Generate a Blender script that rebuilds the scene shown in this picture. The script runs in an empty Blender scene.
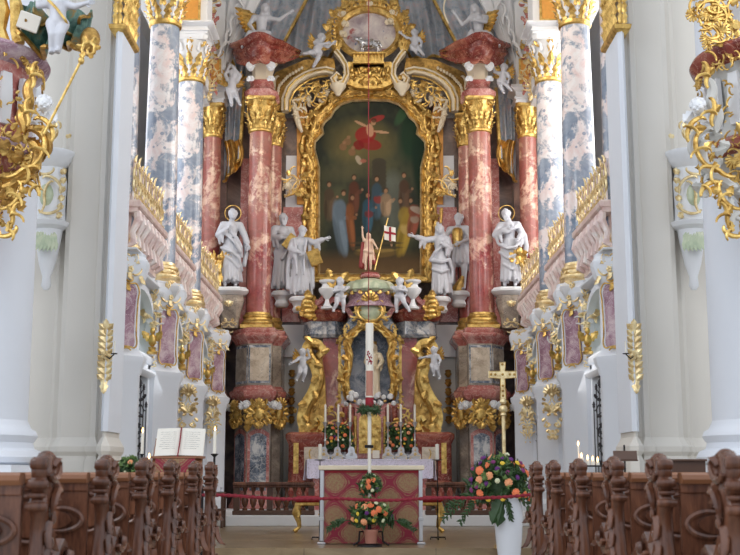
import bpy, math, random
import numpy as np
from mathutils import Vector, Matrix
PI = math.pi
sc = bpy.context.scene
COL = sc.collection
# ------------------------------------------------------------------ camera, world, light, exposure
CAMZ = 1.03; FPX = 1150.0; PITCH = math.atan(194.5/FPX)
cam = bpy.data.objects.new('camera', bpy.data.cameras.new('camera')); COL.objects.link(cam)
cam.data.sensor_width = 36.0; cam.data.lens = FPX/740*36.0
cam.location = (0, 0, CAMZ); cam.rotation_euler = (PI/2+PITCH, 0, 0)
cam.data.clip_start = 0.1; cam.data.clip_end = 200
cam.data.dof.use_dof = True; cam.data.dof.focus_distance = 22.0; cam.data.dof.aperture_fstop = 6.3
sc.camera = cam
sc.view_settings.view_transform = 'Standard'; sc.view_settings.look = 'None'
sc.view_settings.gamma = 1; sc.view_settings.use_curve_mapping = False
sc.view_settings.exposure = 0.15
w = bpy.data.worlds.new('daylight'); sc.world = w; w.use_nodes = True
w.node_tree.nodes['Background'].inputs[0].default_value = (0.83, 0.90, 1.0, 1)
w.node_tree.nodes['Background'].inputs[1].default_value = 1.05
sc.cycles.use_denoising = True
sc.cycles.max_bounces = 6
def area(name, loc, target, sx, sy, power, color):
    d = bpy.data.lights.new(name, 'AREA'); d.shape = 'RECTANGLE'; d.size = sx; d.size_y = sy
    d.energy = power; d.color = color
    o = bpy.data.objects.new(name, d); COL.objects.link(o); o.location = loc
    o.rotation_euler = (Vector(target)-Vector(loc)).to_track_quat('-Z', 'Y').to_euler()
    return o
area('nave_window_light_left', (-8, 3.5, 8.5), (1.0, 24, 4.5), 5, 4, 330, (0.95, 0.97, 1.0))
area('nave_window_light_right', (8, 5.5, 8.5), (-1.5, 24, 4.5), 5, 4, 250, (1.0, 0.97, 0.92))
area('choir_window_light_right', (5.05, 20.0, 7.4), (-1.5, 21.5, 4.0), 6, 3.2, 140, (1.0, 0.97, 0.93))
area('choir_window_light_left', (-5.05, 20.0, 7.4), (1.5, 21.5, 4.0), 6, 3.2, 70, (0.93, 0.96, 1.0))
area('ambulatory_fill_left', (-3.95, 18.2, 2.9), (-5.4, 17.6, 2.0), 6, 1.6, 16, (0.93, 0.97, 1.0))  # added fill inside the passage, brightens the outer wall behind the openings
area('ambulatory_fill_right', (3.95, 18.2, 2.9), (5.4, 17.6, 2.0), 6, 1.6, 20, (1.0, 0.98, 0.95))  # same added fill for the right passage, no window there
area('choir_warm_fill', (0, 15.5, 10.5), (0, 25.5, 4.5), 4, 1.5, 150, (1.0, 0.80, 0.55))  # added warm fill lifting drapes and altar top, no lamp hangs there

# ------------------------------------------------------------------ pixel -> point at a real depth
_c, _s = math.cos(PITCH), math.sin(PITCH)
def at(px, py, Y):
    t = Y/(FPX*_c+(py-277.5)*_s)
    return Vector((t*(px-370), Y, CAMZ+t*(FPX*_s-(py-277.5)*_c)))
def zz(py, Y): return at(370, py, Y).z
def xx(px, py, Y): return at(px, py, Y).x

# ------------------------------------------------------------------ mesh builder
SIDE = 1          # +1: as written (left half), -1: mirrored in X (right half)
ORG = {}
V = Vector
class MB:
    def __init__(s): s.v = []; s.f = []; s.M = Matrix.Identity(4); s.st = []
    def push(s, loc=(0,0,0), rot=(0,0,0), scale=1.0):
        s.st.append(s.M.copy())
        R = Matrix.Rotation(rot[2],4,'Z')@Matrix.Rotation(rot[1],4,'Y')@Matrix.Rotation(rot[0],4,'X')
        sv = scale if hasattr(scale,'__len__') else (scale,)*3
        s.M = s.M@Matrix.Translation(V(loc))@R@Matrix.Diagonal((sv[0],sv[1],sv[2],1))
        return s
    def pop(s): s.M = s.st.pop()
    def add(s, vs, fs):
        o = len(s.v); M = s.M
        if M.determinant() < 0: fs = [tuple(reversed(f)) for f in fs]
        s.v += [M@V(p) for p in vs]; s.f += [tuple(i+o for i in f) for f in fs]
    def box(s, c, d, rot=(0,0,0), bev=0.0):
        x,y,z = d[0]/2,d[1]/2,d[2]/2
        s.push(c, rot)
        if bev > 0:
            b = min(bev, x*.9, y*.9, z*.9)
            pr = [(-b,-z),(0,-z+b),(0,z-b),(-b,z)]
            s.plan([(-x,-y),(x,-y),(x,y),(-x,y)], pr)
        else:
            s.add([(-x,-y,-z),(x,-y,-z),(x,y,-z),(-x,y,-z),(-x,-y,z),(x,-y,z),(x,y,z),(-x,y,z)],
              [(0,3,2,1),(4,5,6,7),(0,1,5,4),(1,2,6,5),(2,3,7,6),(3,0,4,7)])
        s.pop()
    def bb(s, x0,x1,y0,y1,z0,z1, bev=0.0): s.box(((x0+x1)/2,(y0+y1)/2,(z0+z1)/2),(x1-x0,y1-y0,z1-z0),bev=bev)
    def plan(s, poly, prof, cap=True):
        """closed plan polygon (CCW) extruded through profile [(offset, z)...]"""
        n = len(poly); P = [V((p[0],p[1])) for p in poly]
        ar = sum(P[i].x*P[(i+1)%n].y-P[(i+1)%n].x*P[i].y for i in range(n))
        if ar < 0: P.reverse()
        nr = []
        for i in range(n):
            a = (P[i]-P[i-1]).normalized(); b = (P[(i+1)%n]-P[i]).normalized()
            na = V((a.y,-a.x)); nb = V((b.y,-b.x)); m = na+nb
            d = max(0.35, 1+na.dot(nb)); nr.append(m/d)
        vs = []; fs = []
        for (o, z) in prof:
            vs += [(P[i].x+nr[i].x*o, P[i].y+nr[i].y*o, z) for i in range(n)]
        for k in range(len(prof)-1):
            for i in range(n):
                j = (i+1)%n; fs.append((k*n+i, k*n+j, (k+1)*n+j, (k+1)*n+i))
        if cap:
            fs.append(tuple(reversed(range(n)))); fs.append(tuple((len(prof)-1)*n+i for i in range(n)))
        s.add(vs, fs)
    def lathe(s, prof, seg=24, c=(0,0,0), cap=True, flute=0, fd=0, a0=0, a1=2*PI):
        vs = []; fs = []; full = abs(a1-a0-2*PI) < 1e-6; n = seg if full else seg+1
        for (r, z) in prof:
            for i in range(n):
                a = a0+(a1-a0)*i/seg; rr = r*(1+(fd*math.cos(flute*a) if flute else 0))
                vs.append((c[0]+rr*math.cos(a), c[1]+rr*math.sin(a), c[2]+z))
        for k in range(len(prof)-1):
            for i in range(seg):
                j = (i+1)%n; fs.append((k*n+i, k*n+j, (k+1)*n+j, (k+1)*n+i))
        if cap:
            fs.append(tuple(reversed(range(n)))); fs.append(tuple((len(prof)-1)*n+i for i in range(n)))
        s.add(vs, fs)
    def tube(s, path, rad, sides=6, closed=False, flat=1.0, cap=True):
        P = [V(p) for p in path]; n = len(P)
        R = rad if hasattr(rad,'__len__') else [rad]*n
        T = []
        for i in range(n):
            a = P[i-1] if (i>0 or closed) else P[i]; b = P[(i+1)%n] if (i<n-1 or closed) else P[i]
            d = b-a; T.append(d.normalized() if d.length > 1e-9 else V((0,0,1)))
        up = V((0,1,0)) if abs(T[0].y) < .9 else V((1,0,0))
        vs = []; fs = []; u = (up-T[0]*up.dot(T[0])).normalized()
        for i in range(n):
            u = (u-T[i]*u.dot(T[i]))
            u = u.normalized() if u.length > 1e-6 else V((1,0,0))
            v = T[i].cross(u)
            for k in range(sides):
                a = 2*PI*k/sides; vs.append(P[i]+u*math.cos(a)*R[i]*flat+v*math.sin(a)*R[i])
        m = n if closed else n-1
        for i in range(m):
            for k in range(sides):
                k2 = (k+1)%sides; i2 = (i+1)%n
                fs.append((i*sides+k, i*sides+k2, i2*sides+k2, i2*sides+k))
        if cap and not closed:
            fs.append(tuple(reversed(range(sides)))); fs.append(tuple((n-1)*sides+k for k in range(sides)))
        s.add(vs, fs)
    def ell(s, c, r, seg=8, rings=6, rot=(0,0,0)):
        r = r if hasattr(r,'__len__') else (r,r,r)
        s.push(c, rot)
        vs = [(0,0,-r[2])]; fs = []
        for k in range(1, rings):
            t = -PI/2+PI*k/rings
            vs += [(r[0]*math.cos(t)*math.cos(2*PI*i/seg), r[1]*math.cos(t)*math.sin(2*PI*i/seg), r[2]*math.sin(t)) for i in range(seg)]
        vs.append((0,0,r[2])); L = len(vs)-1
        for i in range(seg): fs.append((0, 1+(i+1)%seg, 1+i)); fs.append((L, L-seg+i, L-seg+(i+1)%seg))
        for k in range(rings-2):
            for i in range(seg):
                j = (i+1)%seg; o = 1+k*seg; fs.append((o+i, o+j, o+seg+j, o+seg+i))
        s.add(vs, fs); s.pop()
    def cap(s, a, b, ra, rb, seg=8):
        """tapered capsule"""
        a = V(a); b = V(b); d = b-a; L = d.length
        if L < 1e-5: s.ell(a, max(ra,rb), seg); return
        d /= L; P = []; R = []
        for t in (-.95,-.7,-.35,0): P.append(a+d*ra*t); R.append(ra*math.sqrt(max(0.02,1-t*t)))
        for t in (0,.35,.7,.95): P.append(b+d*rb*t); R.append(rb*math.sqrt(max(0.02,1-t*t)))
        s.tube(P, R, seg)
    def sweep(s, path, prof, closed=False, up=(0,0,1), capends=True):
        """profile (a,b): a along outward normal (tangent x up), b along up"""
        P = [V(p) for p in path]; n = len(P); up = V(up).normalized(); m = len(prof); vs = []; fs = []
        for i in range(n):
            t1 = (P[i]-P[i-1]) if (i>0 or closed) else None
            t2 = (P[(i+1)%n]-P[i]) if (i<n-1 or closed) else None
            if t1 is None: t1 = t2
            if t2 is None: t2 = t1
            t1 = t1.normalized(); t2 = t2.normalized()
            n1 = t1.cross(up).normalized(); n2 = t2.cross(up).normalized()
            N = (n1+n2)/max(.35, 1+n1.dot(n2))
            for (a, b) in prof: vs.append(P[i]+N*a+up*b)
        q = n if closed else n-1
        for i in range(q):
            i2 = (i+1)%n
            for k in range(m):
                k2 = (k+1)%m; fs.append((i*m+k, i2*m+k, i2*m+k2, i*m+k2))
        if capends and not closed:
            fs.append(tuple(range(m))); fs.append(tuple(reversed([(n-1)*m+k for k in range(m)])))
        s.add(vs, fs)
    def grid(s, fn, nu, nv, thick=0):
        vs = []; fs = []
        for j in range(nv+1):
            for i in range(nu+1): vs.append(V(fn(i/nu, j/nv)))
        w_ = nu+1
        for j in range(nv):
            for i in range(nu): fs.append((j*w_+i, j*w_+i+1, (j+1)*w_+i+1, (j+1)*w_+i))
        if thick:
            n = len(vs); vs += [p+V((0,thick,0)) for p in vs]
            fs += [tuple(reversed([k+n for k in f])) for f in fs[:]]
            edge = [i for i in range(w_)]+[j*w_+nu for j in range(1,nv+1)]+[nv*w_+i for i in range(nu-1,-1,-1)]+[j*w_ for j in range(nv-1,0,-1)]
            for a,b in zip(edge, edge[1:]+edge[:1]): fs.append((b, a, a+n, b+n))
        s.add(vs, fs)
    def slab(s, poly, y0, y1):
        """polygon in XZ extruded in Y"""
        n = len(poly); vs = [(p[0],y0,p[1]) for p in poly]+[(p[0],y1,p[1]) for p in poly]
        fs = [tuple(range(n)), tuple(reversed(range(n,2*n)))]+[(i,i+n,(i+1)%n+n,(i+1)%n) for i in range(n)]
        ar = sum(poly[i][0]*poly[(i+1)%n][1]-poly[(i+1)%n][0]*poly[i][1] for i in range(n))
        if (ar < 0): fs = [tuple(reversed(f)) for f in fs]
        if y1 < y0: fs = [tuple(reversed(f)) for f in fs]
        s.add(vs, fs)
    # --- ornament
    def leaf(s, base, ang, L, W, curl=.3, n=6, yaw=0):
        """acanthus leaf lying in local XZ, pointing along angle, curling to the front (-Y)"""
        s.push(base, (0,0,yaw)); s.push((0,0,0), (0,PI/2-ang,0))
        vs = []; fs = []
        for i in range(n+1):
            t = i/n; w_ = W*math.sin(PI*min(1,(t*.86+.12)))**.7*(1+.22*(1 if i%2 else -1))
            z = L*(t-curl*.55*t**3); y = -curl*L*t*t-.02*L
            vs += [(-w_/2, y+W*.12, z-.06*L*(i%2)), (0, y-W*.14, z), (w_/2, y+W*.12, z-.06*L*(i%2))]
        for i in range(n):
            a = i*3; fs += [(a,a+1,a+4,a+3),(a+1,a+2,a+5,a+4)]
        k = len(vs); vs += [(x,y+W*.10,z) for x,y,z in vs]
        fs += [tuple(reversed([q+k for q in f])) for f in fs[:]]
        for i in range(n):
            a=i*3; fs += [(a+3,a+3+k,a+k,a),(a+2,a+2+k,a+5+k,a+5)]
        fs.append((0,k,k+1,1)); fs.append((1,k+1,k+2,2))
        s.add(vs, fs); s.pop(); s.pop()
    def scroll(s, c, size, r, ang=0, kind='C', mir=1, n=18, y=0, sides=5):
        P = SC[kind]; ca, sa = math.cos(ang), math.sin(ang); path = []
        for (u, v) in P:
            u *= mir; path.append((c[0]+size*(u*ca-v*sa), c[1]+y, c[2]+size*(u*sa+v*ca)))
        N = len(path); R = [r*(.55+.6*math.sin(PI*i/(N-1))) for i in range(N)]; R[0] = R[-1] = r*.9
        s.tube(path, R, sides)
    def shell(s, c, R, ang=PI/2, spread=2.4, n=7, r=None, front=.25):
        for i in range(n):
            a = ang+spread*((i/(n-1))-.5); L = R*(.8+.2*math.cos((i/(n-1)-.5)*PI))
            p0 = V(c); p1 = p0+V((math.cos(a)*L*.6,-front*R,math.sin(a)*L*.6)); p2 = p0+V((math.cos(a)*L,-front*R*.5,math.sin(a)*L))
            rr = r or R*spread/n*.42
            s.tube([p0,p1,p2,p2+(p2-p0)*.05], [rr*.4,rr*.85,rr*1.1,rr*.5], 5)
        s.ell(c, R*.2, 6, 4)
    def rosette(s, c, R, n=5, front=.35):
        for i in range(n):
            a = 2*PI*i/n; s.ell((c[0]+math.cos(a)*R*.55, c[1], c[2]+math.sin(a)*R*.55), (R*.42,R*.25,R*.42), 5, 4)
        s.ell((c[0],c[1]-R*front,c[2]), R*.28, 5, 4)
    def rocaille(s, rng, w_, h_, n, r, sym=True, size=(.25,.6), y=0, leaves=.5, hole=0):
        """cluster of C / S scrolls, leaves and shells in an ellipse w_ x h_"""
        k = 0
        while k < n:
            u = rng.uniform(0 if sym else -1, 1); v = rng.uniform(-1,1)
            q = u*u+v*v
            if q > 1 or q < hole: continue
            k += 1; sz = rng.uniform(*size)*min(w_,h_)*(1.15-.5*q); an = rng.uniform(0,2*PI); kd = rng.choice('CSC'); mi = rng.choice((1,-1))
            yy = y-rng.uniform(0,.12)*min(w_,h_)*(1.2-q); typ = rng.random(); off = rng.uniform(-.5,.5)
            for sg in ((1,-1) if sym else (1,)):
                c = (sg*u*w_/2, yy, v*h_/2)
                if typ < leaves*.7:
                    a2 = math.atan2(v, u)+off; a2 = a2 if sg > 0 else PI-a2
                    s.leaf(c, a2, sz*.75, sz*.42, .3, 5)
                elif typ > .93: s.shell(c, sz*.6, math.atan2(v, sg*u))
                else: s.scroll(c, sz, r, an if sg > 0 else PI-an+PI, kd, mi*sg)
    def ring_orn(s, pts, size, r, rng, y=0, flip=1):
        """scrolls and leaves following a path in XZ"""
        P = [V(p) for p in pts]; L = 0
        acc = [0]
        for a,b in zip(P,P[1:]): L += (b-a).length; acc.append(L)
        n = max(2, int(L/size/.62))
        for k in range(n):
            d = L*(k+.5)/n; i = 0
            while i < len(acc)-2 and acc[i+1] < d: i += 1
            t = (d-acc[i])/max(1e-6,acc[i+1]-acc[i]); p = P[i].lerp(P[i+1], t); tg = (P[i+1]-P[i]).normalized()
            a = math.atan2(tg.z, tg.x)
            if k % 3 == 2: s.leaf((p.x,p.y+y,p.z), a+PI/2*flip, size*.7, size*.5, .4, 5)
            else: s.scroll((p.x,p.y+y,p.z), size*rng.uniform(.8,1.1), r, a+(0 if k%2 else PI), 'C' if k%2 else 'S', flip)
    def data(s, name='m', org=(0,0,0), angle=40):
        me = bpy.data.meshes.new(name)
        vs = np.array([tuple(p) for p in s.v], dtype=np.float64)
        fs = s.f
        if SIDE < 0: vs[:,0] *= -1; fs = [tuple(reversed(f)) for f in fs]
        vs -= np.array(org)
        me.from_pydata(vs.tolist(), [], fs); me.validate(clean_customdata=False)
        me.polygons.foreach_set('use_smooth', [True]*len(me.polygons))
        me.set_sharp_from_angle(angle=math.radians(angle))
        return me
    def build(s, name, mat, parent=None, angle=40, org=None):
        if parent is not None: o0 = ORG[parent.name]
        elif org is not None: o0 = V((org[0]*SIDE, org[1], org[2]))
        else:
            a = np.array([tuple(p) for p in s.v]); mn, mx = a.min(0), a.max(0)
            o0 = V(((mn[0]+mx[0])/2*SIDE, (mn[1]+mx[1])/2, mn[2]))
        me = s.data(name, o0, angle); me.materials.append(mat)
        o = bpy.data.objects.new(name, me); COL.objects.link(o)
        if parent is not None: o.parent = parent
        else: o.location = o0
        ORG[o.name] = o0
        return o
def _mt(s, o=None):
    n = len(s.v); s.v += [V((-p.x,p.y,p.z)) for p in s.v]; s.f += [tuple(n+i for i in reversed(f)) for f in s.f[:]]
MB.mirror_to = _mt
def _curl(kind, n=18):
    x=y=0; pts=[]; th=0; out=[]
    for i in range(n+1):
        t = i/n; e = abs(2*t-1)
        k = 2.2+15*e**5
        if kind == 'S': k *= (1 if t < .5 else -1)
        th += k/n; st = (1.25-.95*e**3)/n
        x += math.cos(th)*st; y += math.sin(th)*st; pts.append((x,y))
    a = np.array(pts); mid = (a.min(0)+a.max(0))/2; a -= mid; d = a[-1]-a[0]; an = -math.atan2(d[1],d[0])
    R = np.array([[math.cos(an),-math.sin(an)],[math.sin(an),math.cos(an)]]); a = a@R.T
    a /= (a.max(0)-a.min(0)).max()
    return [tuple(p) for p in a]
SC = {'C': _curl('C'), 'S': _curl('S')}

def tag(o, label, cat, group=None):
    o['label'] = label; o['category'] = cat
    if group: o['group'] = group
    return o
def thing(name, label, cat, loc=(0,0,0), group=None):
    o = bpy.data.objects.new(name, None); COL.objects.link(o); o.empty_display_size = .1
    o.location = (loc[0]*SIDE, loc[1], loc[2]); ORG[o.name] = V(o.location)
    return tag(o, label, cat, group)
def struct(o): o['kind'] = 'structure'; return o
def kids(o): return [c for c in bpy.data.objects if c.parent == o]
def copy_tree(o, parent=None):
    c = o.copy(); COL.objects.link(c)
    if parent is not None: c.parent = parent
    for ch in kids(o): copy_tree(ch, c)
    ORG[c.name] = ORG[o.name]
    return c
def LR(l, r): return l if SIDE > 0 else r
def both(fn, *a):
    global SIDE
    for SIDE in (1, -1): fn(*a)
    SIDE = 1

# ------------------------------------------------------------------ voxel-joined bodies
def fuse(mb, voxel, smooth=4, keep=None):
    me = bpy.data.meshes.new('tmp'); me.from_pydata([tuple(p) for p in mb.v], [], mb.f)
    o = bpy.data.objects.new('tmp', me); COL.objects.link(o)
    m = o.modifiers.new('r','REMESH'); m.mode = 'VOXEL'; m.voxel_size = voxel
    if smooth: q = o.modifiers.new('s','SMOOTH'); q.factor = .5; q.iterations = smooth
    dg = bpy.context.evaluated_depsgraph_get(); ev = o.evaluated_get(dg); e = ev.to_mesh()
    out = MB(); n = len(e.vertices); co = np.empty(n*3); e.vertices.foreach_get('co', co)
    out.v = [V(p) for p in co.reshape(-1,3).tolist()]; out.f = [tuple(p.vertices) for p in e.polygons]
    ev.to_mesh_clear(); bpy.data.objects.remove(o); bpy.data.meshes.remove(me)
    return out

# ------------------------------------------------------------------ materials
def srgb(r,g,b): return tuple((c/12.92 if c<=.04045 else ((c+.055)/1.055)**2.4) for c in (r/255,g/255,b/255))
class NT:
    def __init__(s, name):
        s.m = bpy.data.materials.new(name); s.m.use_nodes = True; s.t = s.m.node_tree
        s.b = s.t.nodes['Principled BSDF']; s.co = s.n('ShaderNodeTexCoord').outputs['Object']
    def n(s, k): return s.t.nodes.new(k)
    def l(s, a, b): s.t.links.new(a, b)
    def noise(s, scale, detail=4, rough=.55, dist=0, vec=None, sc3=None):
        q = s.n('ShaderNodeTexNoise'); q.inputs['Scale'].default_value = scale; q.inputs['Detail'].default_value = detail
        q.inputs['Roughness'].default_value = rough; q.inputs['Distortion'].default_value = dist
        v = vec or s.co
        if sc3:
            mp = s.n('ShaderNodeMapping'); mp.inputs['Scale'].default_value = sc3; s.l(v, mp.inputs[0]); v = mp.outputs[0]
        s.l(v, q.inputs['Vector']); return q.outputs['Fac']
    def ramp(s, fac, stops, interp='LINEAR'):
        q = s.n('ShaderNodeValToRGB'); s.l(fac, q.inputs[0]); e = q.color_ramp.elements; q.color_ramp.interpolation = interp
        while len(e) < len(stops): e.new(.5)
        for i,(p,c) in enumerate(stops):
            e[i].position = p; e[i].color = (*c,1) if hasattr(c,'__len__') else (c,c,c,1)
        return q.outputs[0]
    def mix(s, fac, a, b, mode='MIX'):
        q = s.n('ShaderNodeMix'); q.data_type = 'RGBA'; q.blend_type = mode
        for i, x in ((0,fac),(6,a),(7,b)):
            if hasattr(x,'is_output'): s.l(x, q.inputs[i])
            elif i == 0: q.inputs[0].default_value = x
            else: q.inputs[i].default_value = (*x,1)
        return q.outputs[2]
    def math(s, op, a, b=0, c=0):
        q = s.n('ShaderNodeMath'); q.operation = op
        for i,x in enumerate((a,b,c)):
            if hasattr(x,'is_output'): s.l(x, q.inputs[i])
            else: q.inputs[i].default_value = x
        return q.outputs[0]
    def set(s, col=None, rough=None, metal=0, spec=None, bump=None, bs=.3, bd=.01):
        b = s.b
        if col is not None:
            if hasattr(col,'is_output'): s.l(col, b.inputs['Base Color'])
            else: b.inputs['Base Color'].default_value = (*col,1)
        if rough is not None:
            if hasattr(rough,'is_output'): s.l(rough, b.inputs['Roughness'])
            else: b.inputs['Roughness'].default_value = rough
        b.inputs['Metallic'].default_value = metal
        if spec is not None: b.inputs['Specular IOR Level'].default_value = spec
        if bump is not None:
            q = s.n('ShaderNodeBump'); q.inputs['Strength'].default_value = bs; q.inputs['Distance'].default_value = bd
            s.l(bump, q.inputs['Height']); s.l(q.outputs[0], b.inputs['Normal'])
        return s.m
def plain(name, c, rough=.6, metal=0, var=.12, ns=6, bs=0.0):
    t = NT(name); f = t.noise(ns, 4)
    col = t.mix(f, tuple(x*(1-var) for x in c), tuple(min(1,x*(1+var)) for x in c))
    return t.set(col, rough, metal, bump=f if bs else None, bs=bs)
def marble(name, stops, scale=2.2, dist=.6, vein=None, rough=.18, veinw=.02, blobs=None, bthr=(.38,.46), sc3=None):
    t = NT(name); f = t.noise(scale, 7, .6, dist, sc3=sc3)
    col = t.ramp(f, stops)
    if blobs:
        vo = t.n('ShaderNodeTexVoronoi'); vo.inputs['Scale'].default_value = blobs[1]; t.l(t.co, vo.inputs['Vector'])
        big = t.noise(scale*.9, 3, .5, .3); k = t.math('MULTIPLY_ADD', vo.outputs['Distance'], -.16, big)
        m = t.ramp(k, [(bthr[0],0.0),(bthr[1],1.0)]); col = t.mix(m, col, blobs[0])
    if vein:
        g = t.noise(scale*1.6, 5, .6, 1.6); d = t.math('ABSOLUTE', t.math('SUBTRACT', g, .5))
        m = t.ramp(d, [(0,1.0),(veinw,0.0)]); col = t.mix(t.math('MULTIPLY', m, .75), col, vein)
    return t.set(col, rough)
M = {}
def gold(name, a, b, rough=.34, ns=9):
    t = NT(name); f = t.noise(ns, 5, .65); col = t.ramp(f, [(.3,a),(.62,b)])
    return t.set(col, t.ramp(f, [(.3,rough+.16),(.7,rough-.06)]), 0.82, bump=t.noise(28,4), bs=.35, bd=.012)
M['gold'] = gold('gilding', srgb(158,116,52), srgb(240,204,122))
M['gold_light'] = gold('pale_gilding', srgb(196,164,110), srgb(250,232,184))
M['gold_dark'] = gold('dark_gilding', srgb(122,90,48), srgb(206,164,90))
M['gold_orange'] = plain('orange_gilt_field', srgb(226,160,72), .5, 0, .18, 14)
M['plaster'] = plain('white_limewash', srgb(222,226,233), .75, 0, .03, 2, .02)
M['plaster_warm'] = plain('cream_limewash', srgb(219,214,205), .8, 0, .035, 2, .02)
M['stucco'] = plain('white_stucco', srgb(226,227,229), .55, 0, .04, 5)
M['stucco_grey'] = plain('grey_stucco', srgb(196,196,192), .6, 0, .08, 5)
M['figure'] = plain('polished_white_stucco', srgb(196,197,203), .45, 0, .05, 6)
M['cream'] = plain('cream_stucco', srgb(232,218,190), .5, 0, .06, 6)
def scag(name, light, pink, dark, darker, dots, cover, scale, rough=.14, ds=9):
    t = NT(name); base = t.mix(t.ramp(t.noise(3.2,6,.7,.8),[(.36,0.0),(.64,1.0)]), light, pink)
    big = t.noise(scale,5,.6,.9,sc3=(1,1,.95)); fine = t.noise(scale*5,6,.72,.6)
    k = t.math('MULTIPLY_ADD', fine, .30, t.math('SUBTRACT', big, .04)); m = t.ramp(k, [(cover,1.0),(cover+.07,0.0)])
    col = t.mix(m, base, t.mix(t.ramp(t.noise(7,6,.7,.5),[(.38,0.0),(.62,1.0)]), dark, darker))
    vo = t.n('ShaderNodeTexVoronoi'); vo.inputs['Scale'].default_value = ds; t.l(t.co, vo.inputs['Vector'])
    dd = t.math('MULTIPLY_ADD', t.noise(ds*.35,2), .5, vo.outputs['Distance'])
    d1 = t.ramp(dd, [(.46,1.0),(.50,0.0)]); zone = t.ramp(t.noise(scale*1.3,2), [(.50,0.0),(.56,1.0)])
    col = t.mix(t.math('MULTIPLY', t.math('MULTIPLY', d1, zone), .8), col, dots)
    veil = t.ramp(t.noise(scale*.7,3), [(.35,.0),(.7,.35)]); col = t.mix(veil, col, light)
    return t.set(col, rough)
M['blue'] = scag('blue_scagliola', srgb(232,230,230), srgb(218,192,188), srgb(120,138,160), srgb(84,106,134), srgb(100,122,150), .588, 1.7)
M['blue_dark'] = marble('blue_grey_marble', [(.3,srgb(48,56,66)),(.5,srgb(92,104,120)),(.66,srgb(170,174,182))], 2.6, .9, srgb(190,190,196), .2, .02)
M['red'] = scag('red_scagliola', srgb(226,196,170), srgb(204,140,124), srgb(162,70,68), srgb(128,44,48), srgb(150,58,58), .615, 1.25, .16, 7)
M['red_dark'] = marble('brown_red_marble', [(.3,srgb(92,34,30)),(.5,srgb(140,64,54)),(.68,srgb(186,120,98))], 2.4, .9, srgb(205,160,140), .22, .015)
M['rose'] = marble('rose_marble', [(.3,srgb(150,78,72)),(.5,srgb(186,112,104)),(.68,srgb(216,168,156))], 3.0, .8, srgb(228,196,186), .22, .02)
M['grey_marble'] = marble('grey_beige_marble', [(.3,srgb(112,100,90)),(.5,srgb(160,148,136)),(.66,srgb(200,186,168))], 2.2, .8, srgb(90,84,80), .22, .015)
M['beige_marble'] = marble('beige_marble_panel', [(.3,srgb(170,150,128)),(.5,srgb(208,192,170)),(.68,srgb(226,214,196))], 3.2, .9, srgb(120,110,104), .2, .012)
M['slate_marble'] = marble('slate_blue_marble_panel', [(.32,srgb(48,58,74)),(.5,srgb(120,130,144)),(.62,srgb(206,206,206))], 3.0, 1.3, srgb(225,222,216), .2, .02)
M['purple'] = marble('violet_marble_panel', [(.3,srgb(120,84,104)),(.48,srgb(164,130,146)),(.62,srgb(204,184,190)),(.75,srgb(170,124,140))], 3.2, .9, srgb(220,205,205), .25, .02)
M['dark_marble'] = marble('dark_brown_marble', [(.3,srgb(60,44,42)),(.5,srgb(98,76,70)),(.7,srgb(140,112,98))], 2.2, .8, None, .3)  # dark brown marble for the back wall pieces and painting backing
M['pinkwhite'] = marble('pale_pink_marble', [(.3,srgb(202,168,162)),(.5,srgb(226,204,198)),(.68,srgb(240,234,230))], 4, .8, None, .3)
M['jade'] = marble('pale_jade_marble', [(.3,srgb(150,166,140)),(.5,srgb(186,196,166)),(.7,srgb(214,214,188))], 5, .6, None, .3)
def wood():
    t = NT('carved_oak'); f = t.noise(3.2, 6, .65, .5, sc3=(3,.9,.6)); g = t.noise(22, 3, .6, sc3=(3,.8,.5))
    col = t.ramp(f, [(.3,srgb(50,29,22)),(.5,srgb(92,57,43)),(.7,srgb(140,92,68))])
    col = t.mix(.3, col, t.ramp(g,[(.3,srgb(60,34,24)),(.7,srgb(150,98,70))]))
    return t.set(col, .26, 0, bump=g, bs=.15, bd=.004)
M['wood'] = wood()
M['wood_light'] = plain('honey_oak_rail', srgb(142,94,64), .3, 0, .15, 5)
M['wood_dark'] = plain('dark_walnut', srgb(84,58,44), .4, 0, .2, 7)
def planks():
    t = NT('choir_floor'); br = t.n('ShaderNodeTexBrick'); t.l(t.co, br.inputs['Vector'])
    br.inputs['Scale'].default_value = 1.0; br.inputs['Brick Width'].default_value = 1.6; br.inputs['Row Height'].default_value = .22; br.inputs['Mortar Size'].default_value = .006
    br.inputs['Color1'].default_value = (*srgb(150,128,98),1); br.inputs['Color2'].default_value = (*srgb(118,102,82),1); br.inputs['Mortar'].default_value = (*srgb(60,50,40),1)
    f = t.noise(4, 6, .6, .6, sc3=(.5,2.2,1)); col = t.mix(.5, br.outputs['Color'], t.ramp(f,[(.3,srgb(96,84,68)),(.52,srgb(144,126,98)),(.72,srgb(182,164,134))]))
    return t.set(col, .28)
M['floor'] = planks()
M['nave_floor'] = plain('pale_stone_floor', srgb(176,166,150), .4, 0, .1, 2)
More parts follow.
